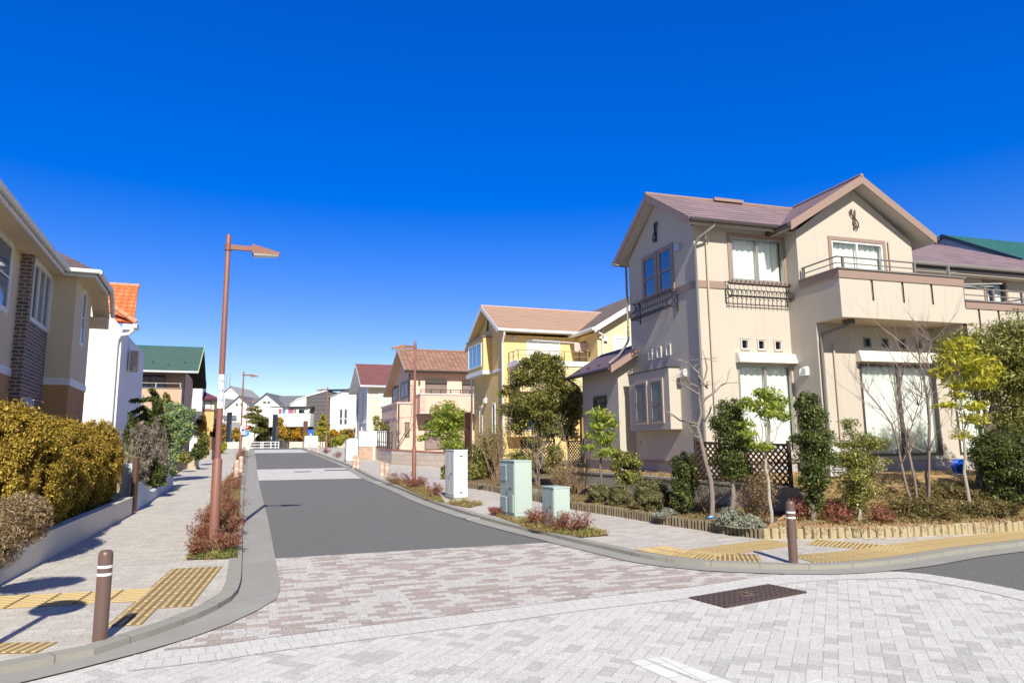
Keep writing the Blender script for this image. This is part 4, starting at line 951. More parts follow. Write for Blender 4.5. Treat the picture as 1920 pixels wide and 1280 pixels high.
# ---------------------------------------------------------------- beige corner house (yaw 17.4 deg, corner at 4.29, 15.8)
BEI = stucco((.535, .49, .44)); M_MAU = plain((.31, .22, .19), .55, .35, sc_=5, var=.08); M_MAUD = M_MAU; M_BRN = plain((.06, .05, .047), .4, .45)
R_MAU = tiles((.25, .18, .195), .6, .26, .2, .25); M_IRON = plain((.018, .017, .018), .45, .5); M_GREY = plain((.2, .19, .185), .4, .45)
H = thing('beige_house', 'two-storey beige stucco corner house with mauve roofs, iron window baskets and a front balcony', 'house', (4.294, 15.8, .5), rad(17.417))
hF = [(.99, 2.48, 5.46, 6.53), (1.13, 1.34, 3.81, 4.05), (1.59, 1.80, 3.81, 4.05), (2.06, 2.27, 3.81, 4.05), (1.0, 2.5, 1.42, 3.46)]
hG = [(3.55, 5.12, 5.44, 6.52)]
hP = [(3.85, 4.07, 3.82, 4.05), (4.37, 4.59, 3.82, 4.05), (4.88, 5.1, 3.82, 4.05), (5.4, 5.62, 3.82, 4.05), (3.66, 5.93, 1.3, 3.43), (6.45, 7.95, 1.3, 3.3), (9.0, 10.6, 1.3, 3.3)]
hL = [(1.0, 1.62, 5.42, 6.5), (1.82, 2.46, 5.42, 6.5), (1.26, 1.44, 3.82, 4.06), (1.72, 1.90, 3.82, 4.06), (2.18, 2.36, 3.82, 4.06)]
hB = [(9.65, 10.4, 4.1, 6.05), (7.3, 8.7, 4.1, 6.0)]
FT = 1.2
W_ = MB(FM(0)).wall(0, 2.54, FT, 6.78, hF); W1 = MB(LM(0)).wall(0, 3.33, FT, 6.7, hL); W1.poly([(-.0, 6.7, 0), (3.33, 6.7, 0), (1.68, 7.86, 0)])
W2 = MB(BM_(3.33)).wall(0, 2.54, FT, 6.7); W3 = MB(LM(2.54)).wall(-.44, 0, FT, 6.78).wall(-.88, -.44, FT, 4.2)
W4 = MB(FM(-.44)).wall(2.54, 6.07, 4.45, 6.66, hG).poly([(2.54, 6.66, 0), (6.07, 6.66, 0), (4.3, 7.9, 0)]); W5 = MB(RM(6.07)).wall(-.44, 6.5, 4.9, 6.66)
W6 = MB(FM(-.88)).wall(2.54, 14, FT, 4.34, hP); W7 = MB(FM(.5)).wall(6.07, 13.9, 3.9, 6.25, hB); W8 = MB(RM(13.9)).wall(-.88, 6.5, FT, 6.25); W9 = MB(BM_(6.5)).wall(2.54, 13.9, FT, 6.25)
W10 = MB(LM(2.54)).wall(3.33, 6.5, FT, 6.6)
merge(W_, W1, W2, W3, W4, W5, W6, W7, W8, W9, W10).build('wall', BEI, H)
fd = MB(); fd.box(.03, 2.5, .03, 3.3, .3, FT).box(2.57, 13.9, -.85, 6.4, .3, FT).build('foundation', mat_concrete((.42, .4, .44), name='foundation_concrete', dirt=.2), H)
MB().box(-.02, 2.54, -.02, -.002, FT - .02, FT + .03).box(-.02, -.002, 0, 3.33, FT - .02, FT + .03).build('base_flashing', M_MAU, H)
# annex
AN = thing; MB().box(-.45, -.001, 3.33, 5.78, FT, 3.78).hull([(-.45, 3.33, 3.78), (-.001, 3.33, 3.78), (-.001, 5.78, 3.78), (-.45, 5.78, 3.78)], [(-.449, 3.33, 3.781), (-.001, 3.33, 4.1), (-.001, 5.78, 4.1), (-.449, 5.78, 3.781)]).box(-.001, 2.5, 3.34, 5.78, FT, 3.8).build('annex_wall', BEI, H)
MB().box(-.42, 2.4, 3.36, 5.74, .3, FT).build('annex_foundation', mat_concrete((.42, .4, .44), name='foundation_concrete', dirt=.2), H)
ar = slab(H, '', None, [(-.82, 2.98, 3.7), (-.82, 6.1, 3.7), (.35, 6.1, 4.43), (.35, 2.98, 4.43)], .1); ar = ar.build('annex_roof', tiles((.17, .12, .15), .6, .2, .12, .5), H)
MB().hull([(-.82, 2.96, 3.52), (.1, 2.96, 4.09), (.1, 2.98, 4.09), (-.82, 2.98, 3.52)], [(-.82, 2.96, 3.71), (.1, 2.96, 4.285), (.1, 2.98, 4.285), (-.82, 2.98, 3.71)]).build('annex_barge_board', M_MAU, ar)
MB().tube([(-.87, 2.96, 3.63), (-.87, 6.12, 3.63)], .055, 8).build('annex_gutter', M_BRN, H, True)
pipe(H, [(-.87, 5.9, 3.6), (-.6, 5.95, 3.45), (-.5, 5.86, 3.3), (-.5, 5.86, .9)], .03, M_BRN)
window(H, LM(-.45), 4.13, 4.9, 2.3, 2.95, frame=M_DFR, trim=M_BRN, tw=.06, mull=0, real=False, glass=dglass())
for k in range(4): MB().box(-.7 + .02, -.62 + .02, 3.3 + k * .75, 3.36 + k * .75, 3.78, 3.86).build('snow_guard', M_BRN, ar)
# main roofs
gable_roof(H, R_MAU, -.28, 4.3, -.33, 3.66, 1.67, 6.80, 6.80, 8.06, .12, 'a', M_MAU, .19, (M_BRN, .055), (1, 0), (M_MAU, .045), BEI)
gable_roof(H, R_MAU, -.80, 5.5, 2.1, 6.5, 4.3, 6.74, 6.74, 8.1, .12, 'b', M_MAU, .2, (M_BRN, .055), (1, 1), (M_MAU, .045), BEI)
MB().box(1.7, 2.6, 1.55, 1.8, 8.05, 8.13).build('ridge_vent', M_MAU, H)
# hip roof of the right part
e = .15; rz_ = 6.38 + .55 * 2.9
rr = merge(slab(0, '', 0, [(5.4, e, 6.38), (14.3, e, 6.38), (11.4, 3.05, rz_), (5.4, 3.05, rz_)], .12), slab(0, '', 0, [(14.3, e, 6.38), (14.3, 5.95, 6.38), (11.41, 3.06, rz_), (11.4, 3.05, rz_)], .12), slab(0, '', 0, [(5.4, 3.05, rz_), (11.4, 3.05, rz_), (14.3, 5.95, 6.38), (5.4, 5.95, 6.38)], .12)).build('roof', R_MAU, H)
MB().tube([(6.1, e - .05, 6.31), (14.35, e - .05, 6.31)], .055, 8).build('gutter', M_GREY, H, True); MB().box(6.1, 14.2, e + .02, .49, 6.12, 6.16).build('soffit', BEI, rr)
MB().box(6.1, 14.25, e - .0, e + .02, 6.15, 6.3).build('fascia', M_BRN, rr)
# mauve bands
MB().box(.002, .78, -.022, -.001, 5.23, 5.4).box(2.49, 2.535, -.022, -.001, 5.23, 5.4).box(-.022, -.001, -.022, .88, 5.22, 5.395).build('band', M_MAU, H)
# windows of the street front
window(H, FM(0), *hF[0], trim=M_MAU, tw=.085)
for h in hF[1:4]: window(H, FM(0), *h, frame=M_WFR, trim=plain((.55, .47, .4), .6), tw=.02, mull=0, curtain=False, fw=.025)
window(H, FM(0), *hF[4], name='sliding_door', frame=M_ALU, trim=None)
def shutter_box(mp, s0, s1, z0, z1):
    m = MB(mp); m.hull([(s0, z0, 0), (s1, z0, 0), (s1, z0, .2), (s0, z0, .2)], [(s0, z1, 0), (s1, z1, 0), (s1, z1 - .0, .12), (s0, z1 - .0, .12)]); return m.build('shutter_box', plain((.8, .76, .7), .5), H)
shutter_box(FM(0), .95, 2.56, 3.49, 3.71); shutter_box(FM(-.88), 3.58, 6.0, 3.47, 3.72); shutter_box(FM(-.88), 6.4, 8.05, 3.34, 3.55)
window(H, FM(-.44), *hG[0], trim=M_MAU, tw=.09, frame=M_WFR)
for h in hP[:4]: window(H, FM(-.88), *h, frame=M_GREY, mull=0, curtain=False, fw=.03)
window(H, FM(-.88), *hP[4], name='sliding_door', frame=M_BRN, mull=1, fw=.06); window(H, FM(-.88), *hP[5], name='sliding_door', frame=M_BRN, fw=.06); window(H, FM(-.88), *hP[6], name='sliding_door', frame=M_BRN)
window(H, FM(.5), *hB[0], trim=M_MAU, frame=M_DFR, mull=0, gap=[(9.67, 9.95), (10.15, 10.38)]); window(H, FM(.5), *hB[1], trim=M_MAU, frame=M_DFR)
# windows of the side wall
for h in hL[:2]: window(H, LM(0), *h, frame=M_MAU, trim=M_MAU, tw=.075, mull=0, hbar=.48, real=False, glass=dglass((.012, .05, .1)))
for h in hL[2:]: window(H, LM(0), *h, frame=M_WFR, trim=plain((.62, .58, .52), .6), tw=.02, mull=0, curtain=False, fw=.02)
# bay window
bay = MB(LM(0)); bay.wall(.9, 2.97, 1.98, 3.45, [(1.22, 1.78, 2.18, 3.18), (2.02, 2.6, 2.18, 3.18)], d=.3)
bay.poly([(.9, 1.98, 0), (.9, 1.98, .3), (.9, 3.45, .3), (.9, 3.45, 0)]).poly([(2.97, 1.98, 0), (2.97, 1.98, .3), (2.97, 3.45, .3), (2.97, 3.45, 0)]).poly([(.9, 1.98, 0), (2.97, 1.98, 0), (2.97, 1.98, .3), (.9, 1.98, .3)]).poly([(.9, 3.45, 0), (2.97, 3.45, 0), (2.97, 3.45, .3), (.9, 3.45, .3)])
bo = bay.build('bay_window', BEI, H); MB(LM(0)).box(.87, 3.0, 3.453, 3.475, 0, .33).build('bay_cover', M_BRN, bo)
bayglass = plain((.13, .2, .23), .25, .6, sc_=6, var=.35)
for s0, s1 in ((1.22, 1.78), (2.02, 2.6)): window(H, LM(.25 * 0 - .3), s0, s1, 2.18, 3.18, frame=M_GREY, trim=plain((.5, .4, .34), .6), tw=.05, mull=0, hbar=.48, real=False, glass=bayglass)
MB(LM(0)).box(1.95, 2.65, 1.46, 1.47, .0, .0).v.clear() if 0 else None
m = MB(LM(0)); m.tube([(3.02, 1.67, .0), (3.02, 1.67, .02)], .075, 16); m.build('wall_ring', plain((.5, .42, .34), .5), H, True)
vent_hood(H, LM(0), .62, 6.37, plain((.6, .66, .72), .35, .5, .6)); vent_hood(H, LM(0), .65, 3.3, plain((.75, .77, .8), .35, .5, .3)); vent_hood(H, LM(2.54), -.45, 3.28, plain((.75, .77, .8), .35, .5, .3), .1)
ornament(H, LM(0), 1.72, 7.06, .5, M_IRON); ornament(H, FM(-.44), 4.3, 7.09, .48, plain((.1, .06, .045), .5))
iron_basket(H, LM(0), .82, 2.75, 4.92, 5.36, .34, M_IRON, 15); iron_basket(H, FM(0), .78, 2.5, 5.0, 5.38, .28, M_IRON, 14)
# pipes
pipe(H, [(.33, -.36, 6.72), (.33, -.36, 6.62), (.0, -.2, 6.35), (-.02, -.07, 6.2), (-.02, -.07, 4.3), (-.02, -.07, 1.0)], .032, M_GREY)
pipe(H, [(.3, -.05, 6.5), (.3, -.05, 1.2)], .02, plain((.56, .46, .37), .5), 'conduit'); MB().box(.25, .35, -.1, -.001, 6.35, 6.52).build('conduit_cap', plain((.56, .46, .37), .5), H)
pipe(H, [(-.34, 3.7, 6.7), (-.3, 3.5, 6.62), (-.05, 3.4, 6.55), (-.05, 3.4, 4.5), (-.1, 3.38, 4.4), (-.5, 3.1, 4.02), (-.82, 3.08, 3.78)], .032, M_GREY)
pipe(H, [(2.95, -1.45, 4.33), (2.95, -1.4, 4.22), (2.62, -.98, 4.08), (2.6, -.94, 3.95), (2.6, -.94, 1.0)], .035, M_GREY); MB().box(2.86, 3.04, -1.52, -1.34, 4.25, 4.335).build('drain_hopper', M_BRN, H)
pipe(H, [(2.95, -.92, 3.9), (2.95, -.92, 1.2)], .022, plain((.56, .46, .37), .5), 'conduit'); pipe(H, [(5.3, -.48, 6.6), (5.3, -.48, 5.4)], .022, plain((.56, .46, .37), .5), 'conduit')
# balcony
b1 = merge(MB(FM(-1.69)).wall(2.54, 6.12, 4.34, 5.22, [(3.4, 3.465, 4.74, 5.22), (4.27, 4.335, 4.74, 5.22), (5.12, 5.185, 4.74, 5.22)]), MB(LM(2.54)).wall(-1.69, -.44, 4.34, 5.22).wall(-.88, -.44, 4.2, 4.34), MB(RM(6.12)).wall(-1.69, -.44, 4.34, 5.22)).build('balcony', BEI, H)
MB().box(2.56, 6.1, -1.57, -1.55, 4.36, 5.22).box(2.56, 6.1, -1.67, -.45, 4.36, 4.44).build('balcony_inner', BEI, b1)
MB().poly([(2.54, -1.69, 4.34), (6.12, -1.69, 4.34), (6.12, -.88, 4.34), (2.54, -.88, 4.34)]).build('balcony_soffit', stucco((.62, .53, .42)), b1)
for x in (3.4, 4.27, 5.12): MB().box(x + .001, x + .064, -1.66, -1.57, 4.74, 5.22).build('balcony_slot', plain((.22, .16, .11), .8), b1)
MB().box(2.52, 6.14, -1.712, -1.55, 5.22, 5.41).box(2.518, 2.54, -1.55, -.44, 5.22, 5.41).build('balcony_band', M_MAU, b1)
MB().box(2.5, 6.2, -1.74, -1.52, 5.412, 5.445).box(2.5, 2.58, -1.52, -.44, 5.412, 5.445).box(6.05, 6.16, -1.52, -.44, 5.412, 5.445).build('balcony_coping', M_GREY, b1)
rail(H, [(2.58, -.5), (2.58, -1.62), (6.05, -1.62)], [5.72, 5.58], [(2.58, -.55), (2.74, -1.62), (3.76, -1.62), (4.78, -1.62), (5.8, -1.62)], M_GREY, z0=5.44)
# second, lower balcony
b2 = merge(MB(FM(-1.69)).wall(6.12, 14, 3.75, 4.72, [(x, x + .065, 4.15, 4.7) for x in (6.5, 7.12, 7.74, 8.36, 8.98, 9.6)]), MB(LM(6.0)).wall(-1.69, -.88, 3.75, 4.34), MB(RM(14)).wall(-1.69, .5, 3.75, 4.72)).build('balcony', BEI, H)
MB().box(6.14, 13.9, -1.57, -1.55, 3.8, 4.7).poly([(6.0, -1.69, 3.75), (14, -1.69, 3.75), (14, -.88, 3.75), (6.0, -.88, 3.75)]).box(6.14, 13.9, -1.55, .49, 3.9, 3.95).build('balcony_inner', BEI, b2)
for x in (6.5, 7.12, 7.74, 8.36, 8.98, 9.6): MB().box(x + .001, x + .064, -1.66, -1.57, 4.15, 4.7).build('balcony_slot', plain((.22, .16, .11), .8), b2)
MB().box(6.13, 14.02, -1.712, -1.55, 4.7, 4.87).build('balcony_band', M_MAU, b2); MB().box(6.13, 14.05, -1.74, -1.52, 4.872, 4.905).build('balcony_coping', M_GREY, b2)
rail(H, [(6.15, -1.62), (14, -1.62)], [5.21, 5.05], [(6.18 + k * .95, -1.62) for k in range(9)], M_GREY, z0=4.9)
MB().tube([(5.6, -1.5, 5.28), (7.1, -1.9, 5.3)], .014, 5).tube([(5.7, -1.6, 5.22), (7.0, -1.75, 5.26)], .012, 5).build('laundry_pole', plain((.5, .5, .5), .4), H)
MB().tube([(7.4, -1.4, 4.93), (9.2, -1.5, 5.2)], .02, 5).build('laundry_pole', M_GREY, H)

# ---------------------------------------------------------------- yellow house
YEL = stucco((.8, .59, .28)); YELP = stucco((.83, .68, .43)); R_TAN = tiles((.42, .28, .21), .9, .19, .07, .5); M_WHB = plain((.78, .79, .8), .5, .4, sc_=3, var=.04); R_GRB = tiles((.2, .16, .14), .5, .15, .2, .55)
Y = thing('yellow_house', 'two-storey yellow stucco house with tan roof and white trim behind the large evergreen', 'house', (-.385, 30.5, .6), YS)
yw = merge(MB(FM(0)).wall(0, 3.63, .8, 6.5), MB(LM(0)).wall(0, 4.42, .8, 6.55).poly([(0, 6.55, 0), (4.42, 6.55, 0), (1.9, 7.85, 0)]), MB(LM(3.63)).wall(-2.0, 0, .8, 6.5), MB(BM_(4.42)).wall(0, 3.63, .8, 6.5), MB(LM(3.63)).wall(4.42, 7, .8, 6.5), MB(RM(12)).wall(-2, 7, .8, 6.5)).build('wall', YEL, Y)
MB(FM(-2.0)).wall(3.63, 12, .8, 6.5).poly([(3.63, 6.5, 0), (11.0, 6.5, 0), (7.3, 8.75, 0)]).build('wing_wall', YELP, Y)
gable_roof(Y, R_TAN, -.4, 6.2, -.4, 4.75, 1.95, 6.72, 6.5, 8.15, .12, 'a', M_WHB, .2, (M_WHB, .07), (1, 0), (plain((.55, .38, .32), .7), .05), YEL)
gable_roof(Y, R_GRB, -2.4, 7, 3.3, 11.3, 7.3, 6.62, 6.62, 9.0, .12, 'b', M_WHB, .24, (M_WHB, .07), (1, 0), None, YEL)
bo = MB(LM(0)).box(1.6, 4.12, 5.05, 6.62, 0, .42).build('bay_window', YEL, Y); MB(LM(0)).box(1.55, 4.2, 6.62, 6.68, 0, .48).build('bay_cover', M_GREY, bo)
window(Y, LM(-.42), 1.85, 3.95, 5.28, 6.42, frame=M_WFR, mull=2, real=False, glass=dglass((.03, .22, .5)), fw=.06)
MB(LM(0)).box(-.02, 4.44, 4.93, 5.05, 0, .03).box(1.58, 4.3, 4.9, 5.08, 0, .46).build('band', M_WHB, Y)
MB().box(.2, 3.63, -1.25, -.001, 3.9, 5.02).build('balcony', YELP, Y); MB().box(.15, 3.63, -1.3, -.0, 5.02, 5.24).build('balcony_band', M_WHB, Y)
rail(Y, [(.22, -.05), (.22, -1.22), (3.75, -1.22)], [5.68, 5.46], [(.22, -.1), (.22, -.65), (.24, -1.22), (1.2, -1.22), (2.4, -1.22), (3.6, -1.22)], plain((.35, .27, .2), .5), z0=5.24)
window(Y, FM(0), 1.1, 2.75, 5.1, 6.35, frame=M_WFR, real=False, mull=2, hbar=.8, glass=curtain_m((.7, .74, .74)), fw=.06); window(Y, LM(3.63), -.9, -.15, 5.1, 6.25, frame=M_BRN, real=False, mull=0, glass=plain((.3, .22, .15), .6))
window(Y, FM(-2.0), 4.45, 6.2, 5.0, 6.28, frame=M_WHB, trim=M_WHB, real=False, mull=1, glass=curtain_m((.7, .76, .74)), fw=.06)
vent_hood(Y, FM(0), .52, 6.4, plain((.6, .62, .66), .4)); vent_hood(Y, FM(-2.0), 3.98, 6.2, plain((.8, .8, .8), .4), .11); vent_hood(Y, LM(0), 2.5, 3.75, plain((.8, .8, .8), .4), .12)
ornament(Y, LM(0), 2.1, 7.25, .5, M_IRON)
pipe(Y, [(-.1, -.42, 6.6), (-.1, -.42, 6.45), (-.08, -.1, 6.1), (-.08, -.1, .8)], .045, M_WHB); pipe(Y, [(-.35, 4.7, 6.4), (-.1, 4.5, 6.2), (-.1, 4.5, .8)], .045, M_WHB); pipe(Y, [(3.35, -2.3, 6.5), (3.85, -2.2, 6.3), (3.85, -2.08, 6.2), (3.85, -2.08, 2)], .04, M_WHB)
window(Y, LM(0), 3.1, 3.5, 2.2, 3.5, frame=M_WHB, trim=M_WHB, tw=.05, mull=0, real=False); window(Y, LM(0), 1.2, 1.6, 2.2, 3.5, frame=M_WHB, trim=M_WHB, tw=.05, mull=0, real=False)
MB().box(.1, 1.6, -.6, -.001, 2.0, 3.45).build('lower_bay', YEL, Y); window(Y, LM(.1), -.52, -.08, 2.25, 3.4, frame=M_WHB, mull=0, real=False, glass=dglass((.1, .2, .35))); window(Y, FM(-.6), .16, 1.5, 2.25, 3.4, frame=M_WHB, mull=0, real=False, glass=dglass((.1, .2, .35)))
MB().tube([(1.0, -1.0, 6.15), (3.8, -.95, 6.1)], .018, 5).build('laundry_pole', M_WHB, Y)
o = MB(); rn = random.Random(5)
for k in range(9):
    x = 3.0 + k * .07; o.hull([(x, -1.02, 6.1 - rn.uniform(.2, .42)), (x + .05, -1.02, 6.1 - rn.uniform(.2, .42)), (x + .05, -.98, 5.8), (x, -.98, 5.8)], [(x, -1.02, 6.1), (x + .05, -1.02, 6.1), (x + .05, -.99, 6.1), (x, -.99, 6.1)])
tag(o.build('laundry', plain((.8, .6, .6), .8), None), 'pink and white laundry hanging on the yellow house balcony', 'laundry'); bpy.data.objects['laundry'].location = (-.385, 30.5, 0); bpy.data.objects['laundry'].rotation_euler = (0, 0, YS)

# ---------------------------------------------------------------- pink house
PNK = stucco((.76, .55, .46)); R_STI = tiles((.3, .17, .12), .3, .3, .2, .5, True, c2=(.42, .25, .19)); M_QUO = bricks((.62, .42, .36), (.75, .62, .55), .36, .22, .35, .02); M_SHUT = plain((.22, .17, .16), .5)
Pk = thing('pink_house', 'pink stucco house with brown wavy roof tiles, quoins and grey roller shutters', 'house', (-6.61, 45, 1.0), YS)
merge(MB(FM(0)).wall(0, 7.5, 1.0, 6.45, ), MB(LM(0)).wall(0, 6.7, 1.0, 6.0).poly([(0, 6.0, 0), (0, 6.4, 0), (2.1, 7.8, 0), (6.7, 6.0, 0)]), MB(BM_(6.7)).wall(0, 7.5, 1, 6), MB(RM(7.5)).wall(0, 6.7, 1, 6.4)).build('wall', PNK, Pk)
gable_roof(Pk, R_STI, -.5, 8, -.5, 7.2, 2.1, 6.52, 5.45, 8.15, .14, 'a', plain((.5, .4, .42), .6), .16, (M_BRN, .07), (1, 1), (plain((.3, .16, .12), .7), .09), stucco((.6, .42, .27)))
merge(MB().box(-.03, .35, -.03, -.001, 1.1, 6.0), MB().box(-.03, -.001, 0, .35, 4.8, 6.0)).build('quoins', M_QUO, Pk)
for s0, s1, z0, z1 in ((.97, 2.4, 4.9, 5.9), (3.46, 4.9, 4.9, 5.88)): window(Pk, FM(0), s0, s1, z0, z1, frame=M_BRN, mull=0, real=False, glass=M_SHUT, name='shuttered_window'); MB(FM(0)).box(s0 - .02, s1 + .02, z1 - .2, z1 + .02, .031, .1).build('shutter_housing', M_DFR, Pk)
window(Pk, FM(0), .95, 3.3, 1.4, 3.3, frame=M_BRN, mull=1, real=False, name='shuttered_window', glass=plain((.3, .22, .22), .6))
window(Pk, LM(0), .75, 3.2, 4.85, 5.9, frame=M_DFR, mull=1, real=False, glass=curtain_m((.55, .6, .62)), trim=M_DFR, fw=.1); window(Pk, LM(0), 4.2, 6.3, 4.85, 5.85, frame=M_DFR, mull=1, real=False, glass=curtain_m((.55, .6, .62)), trim=M_DFR, fw=.1); window(Pk, LM(0), 2.3, 2.8, 7.0, 7.5, frame=M_DFR, mull=0, real=False, glass=dglass((.05, .3, .5)))
MB().box(.38, 5.6, -1.2, -.001, 3.75, 4.85).build('balcony', PNK, Pk); MB().box(.35, 5.65, -1.24, -.002, 4.86, 4.95).box(.35, 5.65, -1.23, -.002, 3.68, 3.748).build('balcony_band', plain((.7, .58, .58), .7), Pk); rail(Pk, [(.4, -1.15), (5.6, -1.15)], [5.2, 5.07], [(.42 + .65 * k, -1.15) for k in range(9)], M_IRON, .022, z0=4.95)
MB().box(.36, .7, -1.22, -1.205, 3.75, 4.8).box(.0, .37, -.06, -.032, 1.1, 3.7).build('quoins', M_QUO, Pk)
# entrance wing towards the street
MB().box(-1.0, -.002, -.7, 5, 1.0, 4.3).build('entrance_wing', PNK, Pk); MB().box(-1.06, -.003, -.76, 5.05, 4.3, 4.42).box(-1.04, -.003, -.73, 5.02, 3.45, 3.53).build('wing_band', plain((.62, .48, .46), .7), Pk)
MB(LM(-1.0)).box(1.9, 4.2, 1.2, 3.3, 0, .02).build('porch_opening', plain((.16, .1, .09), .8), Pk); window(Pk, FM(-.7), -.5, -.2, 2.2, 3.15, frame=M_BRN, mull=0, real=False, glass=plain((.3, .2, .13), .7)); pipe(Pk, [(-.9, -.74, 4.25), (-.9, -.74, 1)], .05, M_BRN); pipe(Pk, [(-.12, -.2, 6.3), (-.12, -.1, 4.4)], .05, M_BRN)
MB(FM(-.7)).box(-1.0, -.75, 1.1, 3.4, 0, .02).build('quoins', M_QUO, Pk); MB(FM(-1.2)).box(.9, 1.06, 4.6, 4.7, 0, .05).v.clear() if 0 else None
MB(FM(0)).box(.5, .62, 5.6, 5.85, 0, .1).build('wall_lamp', M_BRN, Pk)
# its boundary wall with iron fence and gate
M_WBK = bricks((.66, .58, .5), (.5, .4, .34), .5, .22, .12, .012, name='pale_block_wall')
c0, c1, c2 = gpt(686, 855.5, K), gpt(734, 870, K), gpt(835, 879, K)
t = thing('block_wall', 'low pale block wall with a red coping in front of the pink house', 'wall', tuple(c1)); m = MB(); cp = MB(); ir = MB(); ms = MB()
for p, q in ((c0, c1), (c1, c2)):
    p, q = p - c1, q - c1; d = (q - p).xy.normalized(); nx, ny = -d.y, d.x
    if ny < 0: nx, ny = -nx, -ny
    F_ = lambda o, z, e=0: [(p.x + nx * o, p.y + ny * o, p.z + z), (q.x + nx * o, q.y + ny * o, q.z + z)]
    h = .66
    a_, b_ = F_(0, -.1), F_(.15, -.1); ta, tb = F_(0, h), F_(.15, h); m.hull([*a_, b_[1], b_[0]], [*ta, tb[1], tb[0]])
    a_, b_ = F_(-.02, h + .002), F_(.17, h + .002); ta, tb = F_(-.02, h + .05), F_(.17, h + .05); cp.hull([*a_, b_[1], b_[0]], [*ta, tb[1], tb[0]])
m.build('wall_body', M_WBK, t, absz=False); cp.build('coping', plain((.42, .16, .1), .7), t, absz=False)
d = (c0 - c1); L = d.xy.length; t = thing('iron_fence', 'black iron railing fence on the low wall left of the pink house', 'fence', tuple(c1)); m = MB()
for i in range(15): s_ = i / 14; m.box(d.x * s_ - .02, d.x * s_ + .02, d.y * s_ + .04, d.y * s_ + .08, d.z * s_ + .7, d.z * s_ + 1.55)
for z in (.78, 1.0, 1.5): m.tube([(0, .06, z), (d.x, d.y + .06, d.z + z)], .02, 4)
m.build('railing_bars', M_IRON, t, absz=False)
P0 = gpt(690, 858, K); t = thing('iron_gate', 'dark iron gate with heavy posts beside the pink house fence', 'gate', tuple(P0), YS)
MB().box(-.1, .1, 0, .15, -.1, 1.5).box(.0, .2, 1.4, 1.55, -.1, 1.6).build('gate_post', M_IRON, t, absz=False); m = MB(); [m.box(.03, .06, .15 + k * .16, .2 + k * .16, .1, 1.35) for k in range(8)]; m.box(.02, .07, .15, 1.4, 1.3, 1.36).box(.02, .07, .15, 1.4, .1, .16).build('gate_leaf', M_IRON, t, absz=False)

# ---------------------------------------------------------------- grey clad house with dark red roof
Gd = thing('clad_house', 'house with pale grey horizontal siding, cream front and dark red roof beyond the pink house', 'house', (-12.03, 58, 1.2), YS)
MB(LM(0)).wall(0, 6.6, 1.2, 6.7).poly([(0, 6.7, 0), (6.6, 6.7, 0), (2.75, 8.45, 0)]).build('side_wall', siding((.6, .6, .64), .26), Gd)
merge(MB(FM(0)).wall(0, 8, 1.2, 6.6), MB(BM_(6.6)).wall(0, 8, 1.2, 6.6), MB(RM(8)).wall(0, 6.6, 1.2, 6.6)).build('front_wall', siding((.74, .64, .5), .3), Gd)
gable_roof(Gd, tiles((.2, .085, .085), .5, .2, .15, .7), -.75, 8.5, -.5, 7.0, 2.75, 6.68, 6.6, 8.75, .14, 'a', M_WHB, .18, (M_WHB, .08), (1, 1), (plain((.2, .07, .08), .7), .06), M_WHB)
window(Gd, FM(0), 1.0, 1.75, 5.15, 5.95, frame=M_WFR, trim=M_WHB, tw=.2, mull=0, real=False, glass=curtain_m((.5, .58, .56))); MB(LM(0)).box(0, 6.6, 3.6, 3.85, 0, .03).build('band', M_WHB, Gd)
for b in (.0, 3.2, 6.6): pipe(Gd, [(-.06, b, 6.6), (-.06, b, 1.2)], .06, M_WHB)
window(Gd, LM(0), 6.0, 6.3, 4.5, 6.0, frame=M_GREY, mull=0, real=False)
MB().box(-.02, .02, 1.5, 2.1, 5.0, 6.2).v.clear() if 0 else None
q0 = gpt(672, 862, K); t = thing('mailbox_wall', 'short brick pier with a white panel beside the brick posts', 'wall', (q0.x, q0.y, q0.z), YS)
MB().box(0, 1.5, 0, .2, -.1, .72).build('brick_pier', bricks((.5, .32, .24), (.6, .5, .42), .22, .08, .3, .012), t, absz=False); MB().box(0, 1.5, -.03, .22, .73, 1.55).build('white_panel', plain((.75, .78, .82), .5), t, absz=False); MB().box(.75, .85, -.14, -.05, -.1, 1.5).build('white_post', M_WHB, t, absz=False)

# ---------------------------------------------------------------- cream house with the brick pier (left)
CRM = stucco((.76, .63, .44)); OCH = stucco((.52, .3, .14)); M_BRK = bricks((.13, .07, .06), (.52, .5, .48), .22, .085, .6, .012, c2=(.25, .13, .1)); R_PUR = tiles((.13, .1, .115), .6, .17, .15, .4)
B = thing('brick_house', 'cream and ochre house with dark brick pier and white trim at the left edge', 'house', (-11.214, 17.5, .3), rad(23.3))
nb = -2.1
merge(MB(FM(0)).wall(-6, 0, 3.44, 6.12), MB(RM(0)).wall(0, 2.45, 3.44, 6.12), MB(BM_(2.45)).wall(-6, 0, .3, 6.12), MB(RM(-.78)).wall(-9.5, nb, 3.44, 6.12), MB(FM(-9.5)).wall(-6, -.78, .3, 6.12)).build('upper_wall', CRM, B)
merge(MB(FM(0)).wall(-.78, 0, .3, 3.27), MB(RM(0)).wall(0, 2.45, .3, 3.27), MB(RM(-.78)).wall(-9.5, nb, .3, 3.27)).build('lower_wall', OCH, B)
MB().box(-.55, .025, -.025, -.0, 3.27, 3.45).box(0, .025, 0, 2.47, 3.27, 3.45).box(-.78, -.755, -9.5, nb, 3.27, 3.45).build('band', M_WHB, B)
bp = MB(RM(-.55)).wall(nb, 0, .3, 6.1, [(-1.88, -.02, 4.62, 5.99)]); bp2 = MB(FM(nb)).wall(-.95, -.55, .3, 6.1); merge(bp, bp2).build('brick_pier', M_BRK, B)
